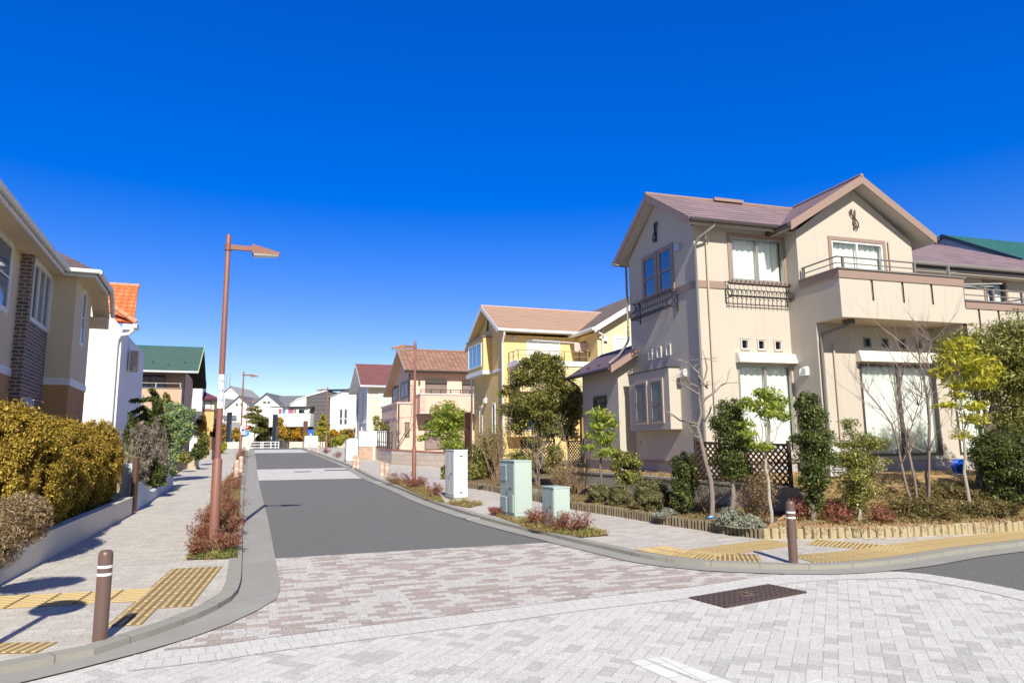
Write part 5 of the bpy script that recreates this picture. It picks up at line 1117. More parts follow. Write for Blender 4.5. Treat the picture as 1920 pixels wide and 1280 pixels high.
window(B, RM(-.55), -1.88, -.02, 4.62, 5.99, frame=M_WHB, trim=M_WHB, tw=.05, mull=2, fw=.06, cur_c=(.45, .5, .48), gap=[(-1.86, -1.3), (-.7, -.05)])
window(B, RM(0), .95, 1.42, 4.48, 5.9, frame=M_WHB, trim=M_WHB, tw=.05, mull=0, real=False, hbar=.5); window(B, RM(-.78), -4.3, -2.9, 4.6, 6.0, frame=M_WHB, trim=M_WHB, tw=.07, mull=0, real=False, hbar=.5, glass=dglass((.03, .1, .2)))
MB(RM(-.55)).box(-1.9, -.9, 1.9, 2.85, 0, .03).build('louvre_panel', siding((.5, .5, .52), .06), B)
# eaves: overhang .55 on the street side, box soffit and white gutter
zE = 6.12
MB().box(-6.4, -.27, -9.9, -.28, zE - .06, zE).box(-6.4, .42, -.28, 2.0, zE - .06, zE).build('soffit', CRM, B)
MB().hull([(.0, 2.0, zE - .001), (.42, 2.0, zE - .001), (.42, 2.9, zE - .65), (.0, 2.9, zE - .65)], [(.0, 2.0, zE + .07), (.42, 2.0, zE + .07), (.42, 2.95, zE - .55), (.0, 2.95, zE - .55)]).box(-.3, .42, 2.46, 2.9, zE - .95, zE - .66).build('eave_return', CRM, B)
MB().box(-.27, -.22, -9.9, -.28, zE - .1, zE + .04).box(-.22, .47, -.33, -.28, zE - .1, zE + .04).box(.42, .47, -.28, 2.0, zE - .1, zE + .04).build('fascia', M_WHB, B)
MB().tube([(-.15, -9.9, zE + .03), (-.15, -.4, zE + .03)], .065, 8).tube([(-.17, -.4, zE + .03), (.54, -.4, zE + .03)], .065, 8).tube([(.54, -.4, zE + .03), (.54, 2.0, zE + .03), (.5, 2.95, zE - .55)], .065, 8).build('gutter', M_WHB, B, True)
merge(slab(0, '', 0, [(-.2, -.35, zE + .06), (-.2, -9.9, zE + .06), (-3.0, -7, zE + 1.5), (-3.0, -.35, zE + 1.5)], .08), slab(0, '', 0, [(.5, -.35, zE + .06), (.5, 2.5, zE + .06), (-1.2, 1.2, zE + .95), (-1.2, -.35, zE + .06 + .0)], .08), slab(0, '', 0, [(.5, -.35, zE + .06), (-3.0, -.35, zE + .06), (-3.0, 1.1, zE + .98), (-.95, 1.1, zE + .98)], .08), slab(0, '', 0, [(-3, 1.1, zE + .98), (-.95, 1.1, zE + .98), (.4, 2.6, zE + .06), (-3, 2.6, zE + .06)], .08)).build('roof', R_PUR, B)
MB().box(-1.3, -1.0, .9, 1.2, zE + .9, zE + 1.06).build('ridge_cap', M_WHB, B)

# ---------------------------------------------------------------- white house with orange tiles
WHT = stucco((.86, .86, .85)); R_ORG = tiles((.72, .17, .06), .25, .3, .12, .45, True, c2=(.85, .27, .12))
O = thing('orange_roof_house', 'white rendered house with bright orange roof tiles and a white downpipe on the left', 'house', (-15.955, 28, .5), rad(22))
MB(FM(0)).wall(-9, .02, .5, 6.35).poly([(-9, 6.35, 0), (.02, 6.35, 0), (.02, 6.55, 0), (-.9, 7.62, 0), (-4.5, 10.2, 0), (-9, 6.6, 0)]).build('gable_wall', WHT, O)
merge(MB(RM(.02)).wall(0, 8, .5, 6.5), MB(BM_(8)).wall(-9, .02, .5, 6.5)).build('side_wall', WHT, O)

ro = merge(slab(0, '', 0, [(.42, .06, 6.86), (-8.8, .06, 6.86), (-8.8, 2.1, 8.75), (.24, 2.1, 8.75)], .12), slab(0, '', 0, [(-.1, 2.1, 8.75), (-8.8, 2.1, 8.75), (-8.8, 5.5, 6.3), (-1.6, 5.5, 6.3)], .12)).build('roof', R_ORG, O)
c = MB()
for k in range(13):
    x0, x1 = .52 - k * .34, .52 - k * .34 - .36; z0, z1 = 6.8 - (x0 - .52) * .68, 6.8 - (x1 - .52) * .68; c.tube([(x0, -.06, z0 + .02), (x1, -.06, z1 - .0)], [.11, .085], 8)
c.build('verge_tiles', plain((.8, .3, .18), .7, .25, sc_=12), ro, True)
c = MB(); [c.tube([(.28 - k * .42, 2.1, 8.78), (.28 - k * .42 - .43, 2.1, 8.78)], [.11, .085], 8) for k in range(20)]; c.build('ridge_tiles', plain((.8, .3, .18), .7, .25, sc_=12), ro, True)
MB().box(.03, .42, -.05, .5, 6.5, 6.72).box(.42, .55, -.1, .6, 6.58, 6.76).build('gutter', WHT, O); MB().tube([(.45, -.15, 6.5), (.3, -.15, 6.3), (.0, -.12, 6.25), (-.12, -.12, 6.05), (-.14, -.12, 5.7), (-.14, -.12, .5)], .075, 10).build('downpipe', M_WHB, O, True)
MB(RM(.02)).box(2.0, 2.5, 5.0, 5.9, .1, .4).build('wall_lantern', plain((.45, .36, .3), .5), O)
# ---------------------------------------------------------------- salmon house with dark green roof
SAL = stucco((.62, .42, .31)); R_GRN = tiles((.075, .14, .12), .7, .2, .1, .55)
Gr = thing('green_roof_house', 'salmon rendered house with dark green roof and long upper window band', 'house', (-20.98, 44, .9), YS)
merge(MB(FM(0)).wall(-9, 0, .9, 5.42), MB(RM(0)).wall(0, 1.2, .9, 5.42), MB(FM(1.2)).wall(-9, 0, 5.0, 6.6), MB(RM(0)).wall(1.2, 8, .9, 6.7)).build('wall', SAL, Gr)
MB(RM(0)).box(.3, 1.1, 1, 5.3, .005, .02).box(1.25, 1.45, 1, 6.5, 0, .04).build('side_panel', plain((.12, .14, .2), .6), Gr)
gable_roof(Gr, R_GRN, -9.5, .88, -.02, 8.4, 4.2, 6.56, 6.3, 8.62, .16, 'a', plain((.03, .03, .03), .5), .2, (plain((.6, .61, .63), .4), .08), (0, 1), (plain((.03, .15, .2), .5), .05), plain((.02, .02, .018), .8))
MB().box(.9, .93, -.05, .1, 6.45, 6.6).hull([(.885, -.04, 6.5), (.93, -.04, 6.5), (.93, 4.2, 8.6), (.885, 4.2, 8.6)], [(.885, -.04, 6.6), (.93, -.04, 6.6), (.93, 4.2, 8.7), (.885, 4.2, 8.7)]).build('verge_trim', plain((.45, .6, .2), .5), Gr)
window(Gr, FM(1.2), -6.5, -1.1, 5.45, 6.35, frame=M_DFR, mull=5, real=False, glass=dglass((.03, .16, .24)))
rail(Gr, [(-9, .1), (-.05, .1)], [5.75], [(-8.5 + k * 1.4, .1) for k in range(7)], plain((.5, .5, .47), .5), z0=5.4); MB().box(-9.0, .02, -.03, 0, 5.4, 5.47).box(-9, .01, -.02, 0, 3.6, 3.66).box(-9, .01, -.02, 0, 2.9, 2.95).build('parapet_trim', M_GREY, Gr)
MB(FM(0)).box(-2.5, -2.15, 4.3, 5.0, 0, .1).build('wall_light', plain((.3, .3, .3), .5), Gr)
c = MB(); [c.box(-8.6 + k * .95, -8.48 + k * .95, .75 + (k % 2) * .35, .85 + (k % 2) * .35, 6.9 + (k % 2) * .2, 7.06 + (k % 2) * .2) for k in range(10)]; c.build('snow_guards', M_BRN, Gr)
MB().box(-3.4, -1.6, -.6, -.001, 2.4, 2.65).box(-3.3, -3.2, -.5, -.4, .9, 2.4).build('carport', plain((.4, .45, .5), .5), Gr)
# small house with purple hip roof
Pu = thing('purple_roof_house', 'small cream and apricot house with a purple hipped roof behind the yellow flowering tree', 'house', (-26.58, 62, 1.2), YS)
merge(MB(FM(0)).wall(-6, 0, 5.0, 6.0), MB(RM(0)).wall(0, 6, 5.0, 6.0)).build('upper_wall', stucco((.72, .6, .45)), Pu); merge(MB(FM(0)).wall(-6, 0, 1.2, 4.95), MB(RM(0)).wall(0, 6, 1.2, 4.95)).build('lower_wall', stucco((.72, .45, .2)), Pu)
MB().box(-6, .03, -.04, 0, 4.92, 5.06).box(0, .03, 0, 6, 4.92, 5.06).build('band', plain((.16, .08, .06), .6), Pu)
merge(slab(0, '', 0, [(.5, -.5, 6.0), (-6.5, -.5, 6.0), (-5, 3, 7.5), (-2.4, 3, 7.5)], .14), slab(0, '', 0, [(.5, -.5, 6.0), (-2.4, 3, 7.5), (-2.41, 3.01, 7.5), (.5, 6.5, 6.0)], .14), slab(0, '', 0, [(.5, 6.5, 6.0), (-2.4, 3, 7.5), (-5, 3, 7.5), (-6.5, 6.5, 6.0)], .14)).build('roof', tiles((.16, .05, .09), .5, .2, .1, .5), Pu)
window(Pu, FM(0), -1.35, -.25, 5.12, 5.82, frame=M_DFR, mull=1, real=False, glass=curtain_m((.6, .66, .68))); MB().box(.03, .5, 1.5, 1.9, 3.8, 4.3).build('meter_box', plain((.1, .14, .3), .5), Pu)
P_ = ony(352, 715, 60); t = thing('white_balcony_house', 'narrow white house with balcony between the green-roofed and purple-roofed houses', 'house', (P_.x, P_.y, 1.2), YS)
MB().box(-2.2, 1.2, 0, 5, 0, 6.6).build('wall', WHT, t, absz=False); MB().box(-2.3, 1.3, -.9, -.01, 3.6, 4.5).build('balcony', WHT, t, absz=False); window(t, FM(-.01), -.6, .5, 4.7 + 1.2, 5.9 + 1.2, frame=M_WFR, real=False, mull=1)
# ================================================================ BEHIND THE CROSS STREET
def W3(px, py, d): p = ony(px, py, d); return p
GB = 1.5
def white_gable(label, cx, halfw, zeave, zpk, y, rl, gx=None, wins=(), zb=GB, roofc=(.16, .17, .2)):
    t = thing('gabled_house', label, 'house', (cx, y, zb), 0)
    h, e, p = halfw, zeave - zb, zpk - zb
    MB(FM(0)).wall(-h, h, 0, e).poly([(-h, e, 0), (h, e, 0), (0, p, 0)]).build('gable_wall', WHT, t, absz=False); MB(RM(h)).wall(0, 8, 0, e).build('side_wall', WHT, t, absz=False); MB(LM(-h)).wall(0, 8, 0, e).build('side_wall', WHT, t, absz=False)
    o = .25; sl = (p - e) / h
    merge(slab(0, '', 0, [(0, -.2, p + .1), (0, 9, p + .1), (h + o, 9, e - sl * o + .1), (h + o, -.2, e - sl * o + .1)], .14), slab(0, '', 0, [(0, -.2, p + .1), (-h - o, -.2, e - sl * o + .1), (-h - o, 9, e - sl * o + .1), (0, 9, p + .1)], .14)).build('roof', tiles(roofc, .6, .3, .06, .8), t, absz=False)
    for s0, s1, z0, z1 in wins: window(t, FM(0), s0, s1, z0, z1, frame=M_DFR, mull=0, real=False)
    return t
def long_roof(t, x0, x1, ze, zp, dep, mat):   # roof slope facing the camera beside the gable
    slab(0, '', 0, [(x0, .4, ze), (x1, .4, ze), (x1, dep, zp), (x0, dep, zp)], .14).build('roof', mat, t, absz=False)
MR = tiles((.15, .16, .19), .6, .3, .06, .8)
t = white_gable('white gabled house with grey slate roof and two tiny attic windows, behind the cross street', -33.6, 2.6, 6.9, 9.0, 95, 1, wins=[(-.45, -.1, 7.6, 7.95), (.1, .45, 7.6, 7.95)])
long_roof(t, .8, 6.5, 5.2, 7.35, 3, MR); MB().box(2.6, 6.0, .5, 5, 0, 5.3).build('wing_wall', WHT, t, absz=False); window(t, FM(.5), 2.9, 3.6, 6.2, 6.6, real=False, mull=0)
c = MB(); rn = random.Random(4)
for k in range(8): x = -1.5 + k * .4; c.hull([(x, -.3, 4.2), (x + .3, -.3, 4.2), (x + .3, -.25, 4.2), (x, -.25, 4.2)], [(x, -.3, 4.8), (x + .3, -.3, 4.8), (x + .3, -.25, 4.8), (x, -.25, 4.8)])
c.build('laundry_row', plain((.7, .72, .78), .8), t, absz=False)
t = white_gable('white gabled house left of the other one, behind the thin far lamp', -37.7, 1.9, 7.1, 8.75, 96, 1, wins=[(-.5, -.15, 7.4, 7.75), (.15, .5, 7.4, 7.75)])
long_roof(t, .9, 4.2, 5.4, 7.15, 3, MR); MB().box(-5.4, -1.95, -.3, 5, 0, 5.6).hull([(-5.4, -.3, 5.6), (-1.95, -.3, 5.6), (-1.95, 5, 5.6), (-5.4, 5, 5.6)], [(-3.4, -.3, 7.0), (-1.95, -.3, 7.0), (-1.95, 5, 7.0), (-3.4, 5, 7.0)]).build('wing_wall', WHT, t, absz=False)
MB().box(-2.9, .3, -.34, -.305, .8, 3.7).build('garage_door', plain((.3, .3, .32), .6), t, absz=False); window(t, FM(-.31), -2.8, -.2, 5.6, 6.1, real=False, mull=2)
t = white_gable('pale house with a steep grey roof and open belvedere rising behind the lamp post', -45.5, 2.6, 9.3, 11.5, 112, 1, roofc=(.36, .36, .36))
MB().box(1.0, 4.4, 2, 5, 9.9 - GB - 1.6, 10.1 - GB - 1.6).box(1.2, 1.4, 2.2, 2.4, 7.5 - GB, 10 - GB - 1.6).box(4, 4.2, 2.2, 2.4, 7.5 - GB, 10 - GB - 1.6).build('belvedere', plain((.45, .48, .52), .6), t, absz=False)
p = ony(428, 740, 125); t = thing('lattice_mast', 'thin grey lattice antenna mast rising just right of the near lamp post', 'mast', (p.x, p.y, GB)); c = MB(); zt = ony(428, 700, 125).z - GB
for x, y in ((-.4, -.4), (.4, -.4), (0, .4)): c.tube([(x, y, 0), (x * .8, y * .8, zt)], .06, 4)
k = 0
while k * .9 < zt - 1: c.tube([(-.4, -.4, k * .9), (.4, -.4, k * .9 + .9)], .04, 3).tube([(.4, -.4, k * .9), (0, .4, k * .9 + .9)], .04, 3); k += 1
c.build('lattice', plain((.35, .42, .55), .5), t, absz=False)
# modern white and charcoal block
t = thing('modern_house', 'modern white and charcoal house with sloping roofline, laundry balcony and satellite dish', 'house', (-30.6, 92, GB), 0)
CH = siding((.11, .105, .115), .5)
MB(FM(0)).poly([(.6, 4.9, 0), (3.3, 4.9, 0), (3.3, 6.9, 0), (2.2, 6.4, 0), (1.3, 5.7, 0)]).poly([(.3, 0, 0), (4.8, 0, 0), (4.8, 4.9, 0), (.3, 4.9, 0)]).build('white_wall', WHT, t, absz=False)
MB(FM(0)).poly([(3.3, 4.2, .01), (6.0, 0, .01), (6.0, 7.45, .01), (3.3, 6.9, .01)]).poly([(4.4, 0, .012), (6.0, 0, .012), (3.3, 4.2, .012)]).build('charcoal_wall', CH, t, absz=False)
MB().hull([(6.0, 0, 0), (9.6, 1.5, 0), (9.6, 9, 0), (6, 9, 0)], [(6.0, 0, 7.45), (9.6, 1.5, 7.1), (9.6, 9, 7.1), (6, 9, 7.45)]).build('charcoal_side', CH, t, absz=False)
MB().hull([(1.2, -.12, 5.7), (2.2, -.12, 6.45), (2.2, 6, 6.45), (1.2, 6, 5.7)], [(1.2, -.12, 5.82), (2.2, -.12, 6.57), (2.2, 6, 6.57), (1.2, 6, 5.82)]).hull([(2.2, -.12, 6.45), (6.1, -.12, 7.5), (6.1, 6, 7.5), (2.2, 6, 6.45)], [(2.2, -.12, 6.57), (6.1, -.12, 7.62), (6.1, 6, 7.62), (2.2, 6, 6.57)]).build('roof_edge', M_WHB, t, absz=False)
MB().box(5.8, 9.6, -.2, 2.2, 7.62, 7.72).build('roof_canopy', plain((.04, .1, .15), .5), t, absz=False)
bl = MB().box(-.9, 4.4, -1.8, -.05, 2.8, 4.5).build('balcony', WHT, t, absz=False); MB().box(-1.0, 4.5, -1.9, -.04, 5.35, 5.42).build('balcony_awning', plain((.15, .16, .17), .6), t, absz=False)
window(t, FM(-.02), 2.0, 4.2, 6.0, 6.8, real=False, mull=1); window(t, FM(-.02), -.3, 2.0, 1.6 + .9, 1.6 + 2.6, frame=M_DFR, real=False, mull=1); MB().box(2.4, 4.4, -.06, -.02, 0, 2.6).build('porch', plain((.25, .17, .14), .7), t, absz=False)
c = MB(); c.tube([(3.9, -1.3, 4.9), (3.85, -1.45, 4.95)], [.38, .42], 20); c.build('satellite_dish', M_WHB, t, True, absz=False)
for k, cc in enumerate(((.5, .06, .08), (.1, .25, .6), (.75, .75, .75), (.5, .1, .3), (.4, .3, .25), (.7, .7, .75))): MB().box(.2 + k * .45, .55 + k * .45, -1.5, -1.45, 4.4, 5.1).build('hanging_laundry', plain(cc, .8), t, absz=False)
window(t, lambda s, z, d: (6.0 + s * .923 + d * .385, s * .385 - d * .923, z), 1.6, 3.2, 7.2 - .4, 7.9 - .4, real=False, mull=0); window(t, lambda s, z, d: (6.0 + s * .923 + d * .385, s * .385 - d * .923, z), 1.2, 3.6, 5.2, 5.7, real=False, mull=1, frame=plain((.55, .5, .4), .5))
# plain white house beside it
t = thing('white_slab_house', 'tall plain white house with four narrow paired windows and a sloping top', 'house', (-24.1, 92, GB), rad(6))
MB(FM(0)).poly([(0, 0, 0), (5, 0, 0), (5, 9, 0), (2.6, 8.05, 0), (.7, 7.15, 0), (0, 6.7, 0)]).build('front_wall', WHT, t, absz=False); MB(LM(0)).wall(0, 7, 0, 6.7).build('side_wall', WHT, t, absz=False)
MB().hull([(-.2, -.15, 6.6), (5, -.15, 9), (5, 7, 9), (-.2, 7, 6.6)], [(-.2, -.15, 6.72), (5, -.15, 9.12), (5, 7, 9.12), (-.2, 7, 6.72)]).build('roof', plain((.3, .32, .35), .6), t, absz=False)
for s in (.85 + .4, 1.4 + .45):
    for z0, z1 in ((3.9, 5.1), (3.1, 3.8), (1.7, 2.4)): window(t, FM(0), s, s + .34, z0 + GB, z1 + GB, frame=M_GREY, mull=0, real=False)
# retaining wall, guard rails, pillars of the far side
t = thing('boundary_wall', 'long pale grey wall along the far side of the cross street', 'wall', (*uv2xy(87.5, 4.0), GB), YS)
c = MB(); c.box(0, 26, 0, .3, -.1, .82); c.build('wall_body', M_WALLC, t, absz=False)
t = thing('boundary_wall', 'short pale wall behind the left guard rail of the cross street', 'wall', (*uv2xy(87.8, -9.0), GB), YS); MB().box(0, 8, 0, .3, -.1, .75).build('wall_body', M_WALLC, t, absz=False)
def guard(label, px, py, n, ln):
    p = gpt(px, py, .0); p = ony(px, py, 80); t = thing('guard_rail', label, 'guard rail', (p.x, p.y, GB + .02), YS); c = MB(); L = ln
    for i in range(n + 1): c.box(i * L - .045, i * L + .045, -.03, .03, -.1, .8)
    for z in (.75, .45, .12): c.box(0, n * L, -.02, .02, z, z + .07)
    c.build('rail_frame', M_WHB, t, absz=False); return t
guard('white guard rail left of the gap at the end of the street', 462, 838, 2, 1.55); guard('white guard rail right of the gap, below the right dark pillar', 493, 837, 2, .85); guard('white guard rail at the far left end of the cross street', 421, 838, 2, 1.2)
for lb, px, yt in (('tall black slab pillar with a white cap at the left of the street end', 428, 773), ('tall black slab pillar with a white cap at the right of the street end', 514.5, 777)):
    p = ony(px, 838, 84); h = ony(px, yt, 84).z - GB; t = thing('sign_pillar', lb, 'pillar', (p.x, p.y, GB), YS, 'black slab pillars at the street end')
    MB().box(-.32, .26, -.15, .15, -.1, h).build('slab', plain((.012, .018, .035), .35, .5), t, absz=False); MB().tube([(.18, -.22, 0), (.18, -.22, h * .68)], .09, 8).build('pole', plain((.06, .09, .14), .4), t, True, absz=False); MB().tube([(-.05, 0, h), (-.05, 0, h + .32)], [.26, .2], 12).build('cap_lamp', plain((.7, .72, .76), .4), t, True, absz=False)
p = ony(568, 840, 74); h = ony(568, 789, 74).z; zb = zg(p.x, p.y) + K; t = thing('brown_sign', 'brown banner sign on a thin brown post at the far right kerb', 'sign', (p.x, p.y, zb), YS)
MB().box(-.05, .05, -.05, .05, -.1, h - zb).build('post', plain((.14, .06, .05), .5), t, absz=False); MB().box(-.02, .42, -.06, -.0, h - zb - 1.2, h - zb).build('board', plain((.11, .05, .045), .6), t, absz=False)
p = ony(582, 832, 80); h0, h1 = ony(582, 825, 80).z, ony(582, 805, 80).z; t = thing('blue_banner', 'bright blue upright banner with white marks behind the far pale cabinet', 'banner', (p.x, p.y, GB), YS)
MB().tube([(0, .03, 0), (0, .03, h1 - GB)], .03, 5).build('post', M_WHB, t, absz=False); MB().box(-.3, .3, -.02, .0, h1 - GB - 1.25, h1 - GB).build('blue_cloth', plain((.01, .13, .62), .6), t, absz=False); MB().box(-.3, .3, -.02, .0, .4, h1 - GB - 1.25).build('white_cloth', M_WHT, t, absz=False)
MB().poly([(-.1, -.03, h1 - GB - .9), (.12, -.03, h1 - GB - .75), (.02, -.03, h1 - GB - .4), (-.08, -.03, h1 - GB - .5)]).build('white_mark', M_WHT, t, absz=False)
p = ony(460.5, 842, 56); t = thing('notice_board', 'pale green notice box beside the second lamp on the left kerb', 'notice box', (p.x, p.y, zg(p.x, p.y) + K), YS); MB().box(-.28, .28, -.2, .2, -.1, 1.05).build('box', plain((.5, .66, .54), .5), t, bev=.02, absz=False)
# green roof house at the right edge
Rg = thing('teal_roof_house', 'house with a teal green roof and blue-grey fascia rising behind the mauve hip roof', 'house', (15.53, 24, .5), rad(17.4))
MB().box(.5, 12, -2.2, 5.5, .5, 7.1).build('wall', stucco((.6, .6, .58)), Rg)
gable_roof(Rg, tiles((.03, .13, .12), .7, .2, .12, .5), 0, 12, -2.6, 3.4, .15, 7.32, 7.3, 8.95, .12, 'a', plain((.02, .04, .07), .5), .12, (M_WHB, .06), (1, 1), None, None)
MB().hull([(.05, -2.6, 6.95), (.05, .15, 8.6), (.09, .15, 8.6), (.09, -2.6, 6.95)], [(.05, -2.6, 7.2), (.05, .15, 8.84), (.09, .15, 8.84), (.09, -2.6, 7.2)]).hull([(.05, 3.4, 6.95), (.05, .15, 8.6), (.09, .15, 8.6), (.09, 3.4, 6.95)], [(.05, 3.4, 7.2), (.05, .15, 8.84), (.09, .15, 8.84), (.09, 3.4, 7.2)]).build('fascia', plain((.2, .27, .42), .5), Rg)
# ================================================================ PLANTS
LF_GOLD = leaf_m('golden_conifer', (.17, .12, .018), (.4, .27, .035), (.66, .5, .11), .06, .7, .15)
LF_DARK = leaf_m('dark_evergreen_leaf', (.03, .052, .014), (.09, .125, .03), (.26, .26, .07), .15, .42, .3)
LF_MID = leaf_m('mid_evergreen_leaf', (.055, .07, .015), (.19, .2, .04), (.52, .45, .14), .2, .42, .35)
LF_OLIVE = leaf_m('olive_leaf', (.08, .095, .02), (.24, .25, .05), (.58, .52, .15), .25, .35, .5)
LF_LIME = leaf_m('lime_leaf', (.14, .2, .03), (.33, .42, .06), (.62, .62, .12), .35, .4, .45)
LF_YELL = leaf_m('yellow_green_leaf', (.2, .22, .02), (.5, .48, .05), (.8, .7, .08), .35, .4, .4)
LF_BOX = leaf_m('clipped_shrub_leaf', (.12, .12, .05), (.25, .24, .1), (.38, .34, .2), .15, .8, .1)
LF_COV = leaf_m('groundcover_leaf', (.07, .06, .025), (.19, .16, .06), (.36, .28, .13), .15, .7, .15)
LF_RED = leaf_m('red_brown_leaf', (.16, .05, .035), (.32, .12, .08), (.45, .25, .2), .2, .7, .15)
LF_SILV = leaf_m('silver_leaf', (.16, .18, .13), (.34, .36, .29), (.55, .55, .48), .15, .8, .1)
LF_DRY = leaf_m('dry_brown_leaf', (.18, .12, .06), (.36, .26, .15), (.55, .45, .32), .2, .8, .1)
LF_GREY = leaf_m('grey_twig_leaf', (.16, .13, .1), (.3, .26, .22), (.46, .42, .37), .1, .9, .1)
LF_GRASS = leaf_m('grass_blade', (.26, .19, .08), (.5, .4, .18), (.3, .3, .09), .3, .8, .1)
LF_GRN = leaf_m('fresh_weed', (.08, .15, .03), (.15, .27, .05), (.35, .34, .12), .3, .6, .2)
LF_BLUE = leaf_m('blue_green_leaf', (.1, .2, .12), (.24, .38, .26), (.75, .7, .1), .25, .6, .3)
LF_ORNG = leaf_m('orange_conifer', (.4, .16, .02), (.62, .33, .03), (.35, .42, .05), .2, .7, .15)
LF_AUT = leaf_m('autumn_hedge', (.25, .2, .03), (.5, .34, .06), (.55, .2, .06), .2, .7, .15)
BK = bark_m((.2, .16, .13)); BKL = bark_m((.42, .38, .33), 'pale_bark'); BKR = bark_m((.2, .1, .08), 'reddish_bark'); BKG = bark_m((.26, .22, .2), 'grey_bark')
seedc = [100]
def blobs_at(base, lst, dk=1.0):
    """pixel discs (cx, cy, rx, ry[, depth shift m]) -> local ellipsoids at the plant's depth, relative to base"""
    out = []
    for b in lst:
        y = base.y + (b[4] if len(b) > 4 else 0); p = ony(b[0], b[1], y); m = mpp(p); out.append((p.x - base.x, p.y - base.y, p.z - base.z, b[2] * m, b[2] * m * dk, b[3] * m))
    return out
def trunk_limbs(t, mat, blobs, r, fork=.4, seed=0, tz=None, name='trunk', branches=2, multi=False):
    rn = random.Random(seed); mb = MB()
    bl = [Vector(b[:3]) for b in blobs]; low = min(b.z for b in bl) if tz is None else tz
    c = sum(bl, Vector()) / len(bl); f = Vector((c.x * fork, c.y * fork, max(.05, low * .9)))
    if not multi: mb.tube(crooked(rn, (0, 0, -.1), f, 5, .03), [r, r * .92, r * .85, r * .8, r * .74, r * .7], 8)
    for b, bb in zip(bl, blobs):
        f0 = f if not multi else Vector((rn.uniform(-.25, .25), rn.uniform(-.2, .2), -.1))
        q = crooked(rn, f0, b, 5, .05 if multi else .07); mb.tube(q, [r * .4, r * .32, r * .26, r * .2, r * .15, r * .08], 6, cap=False)
        for k in range(branches):
            s = q[rn.randint(2, 5)]; e = b + Vector((rn.uniform(-1, 1) * bb[3], rn.uniform(-1, 1) * bb[4], rn.uniform(-.6, 1) * bb[5])) * .8
            mb.tube(crooked(rn, s, e, 4, .1), [r * .2, r * .16, r * .12, r * .08, r * .05], 4, cap=False)
    return mb.build(name, mat, t, True, absz=False)
def shrub(name, label, cat, base, lst, leaf, n, L, W, trunk=None, core=None, group=None, clumps=14, sig=.22, shell=.55, vert=0, up=.25, dk=1.0, branches=2, corec=None, multi=False):
    seedc[0] += 1; sd = seedc[0]; base = Vector(base); t = thing(name, label, cat, tuple(base), 0, group); B = blobs_at(base, lst, dk)
    if trunk: trunk_limbs(t, trunk[0], B, trunk[1], seed=sd, branches=branches, multi=multi)
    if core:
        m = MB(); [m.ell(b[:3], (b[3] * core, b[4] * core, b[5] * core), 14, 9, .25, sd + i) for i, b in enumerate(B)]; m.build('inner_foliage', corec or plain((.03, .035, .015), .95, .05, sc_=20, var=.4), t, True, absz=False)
    leafmesh('foliage', leaf, t, B, n, L, W, sd, clumps, sig, shell, up, vert); return t
def twiggy(name, label, cat, base, h, nst, r, lev=3, spread=.6, mat=BK, leaf=None, n=0, L=.03, group=None, lean=.35, kids=3, upb=.35, tilt=(0, 0)):
    seedc[0] += 1; rn = random.Random(seedc[0]); t = thing(name, label, cat, tuple(base), 0, group); mb = MB(); tips = []
    for i in range(nst):
        a = rn.uniform(0, 2 * PI); twig(mb, rn, (rn.uniform(-.05, .05), rn.uniform(-.05, .05), -.05), (math.cos(a) * lean * rn.random() + tilt[0], math.sin(a) * lean * rn.random() + tilt[1], 1), h * rn.uniform(.55, .75), r * rn.uniform(.7, 1.1), lev, kids, spread, upb, tips)
    mb.build('stems', mat, t, True, absz=False)
    if leaf:
        B = [(p.x, p.y, p.z, .09, .09, .09) for p in tips]; leafmesh('foliage', leaf, t, B, n, L, L * .5, seedc[0], 3, .5, .3)
    return t
def bh(px, y, up=.12):
    p = ony(px, 880, y); p.z = zg(p.x, p.y) + K + up; return p
def gz(px, py, z): return onz(px, py, z)
# ---- left: golden conifer hedge, five bushes behind the garden wall
def left_pt(u, v=-3.2): x, y = uv2xy(u, v); return Vector((x, y, zg(x, y) + K + .3))
hd = [('largest golden conifer bush at the left, rising above the dry bush', 10.75, -3.62, .62, 1.25, 80000, 2.2), ('second golden conifer bush in the hedge, its street side in shade', 12.1, -3.05, .56, .54, 32000, 2.1),
      ('third golden conifer bush in the hedge', 13.42, -3.0, .55, .5, 26000, 2.12), ('fourth golden conifer bush, narrow, before the last in the hedge', 14.72, -2.98, .47, .46, 24000, 2.02), ('last golden conifer bush of the hedge, next to the blue plaster wall', 15.95, -2.95, .5, .48, 20000, 2.2)]
for lb, u, v, ru, rv, n, ztop in hd:
    x0, y0 = uv2xy(u, v); z0 = zg(x0, y0) + K + .3; t = thing('conifer_bush', lb, 'conifer bush', (x0, y0, z0), YS, 'golden conifers of the left hedge'); hh = ztop - z0
    B = [(0, 0, hh / 2 - .05, rv, ru, hh / 2 + .05)]
    if rv > 1: B = [(.62, 0, hh / 2 - .05, .62, ru, hh / 2 + .05), (-.55, .05, hh / 2 - .2, .7, ru, hh / 2 - .1)]
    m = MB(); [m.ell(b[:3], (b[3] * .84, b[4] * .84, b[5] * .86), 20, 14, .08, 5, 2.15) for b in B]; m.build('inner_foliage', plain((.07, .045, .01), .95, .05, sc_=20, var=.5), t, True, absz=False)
    trunk_limbs(t, BKR, B, .05, seed=n); leafmesh('foliage', LF_GOLD, t, B, int(n * 1.35), .042, .015, n, 360, .06, .9, .15, .45, 2.25)
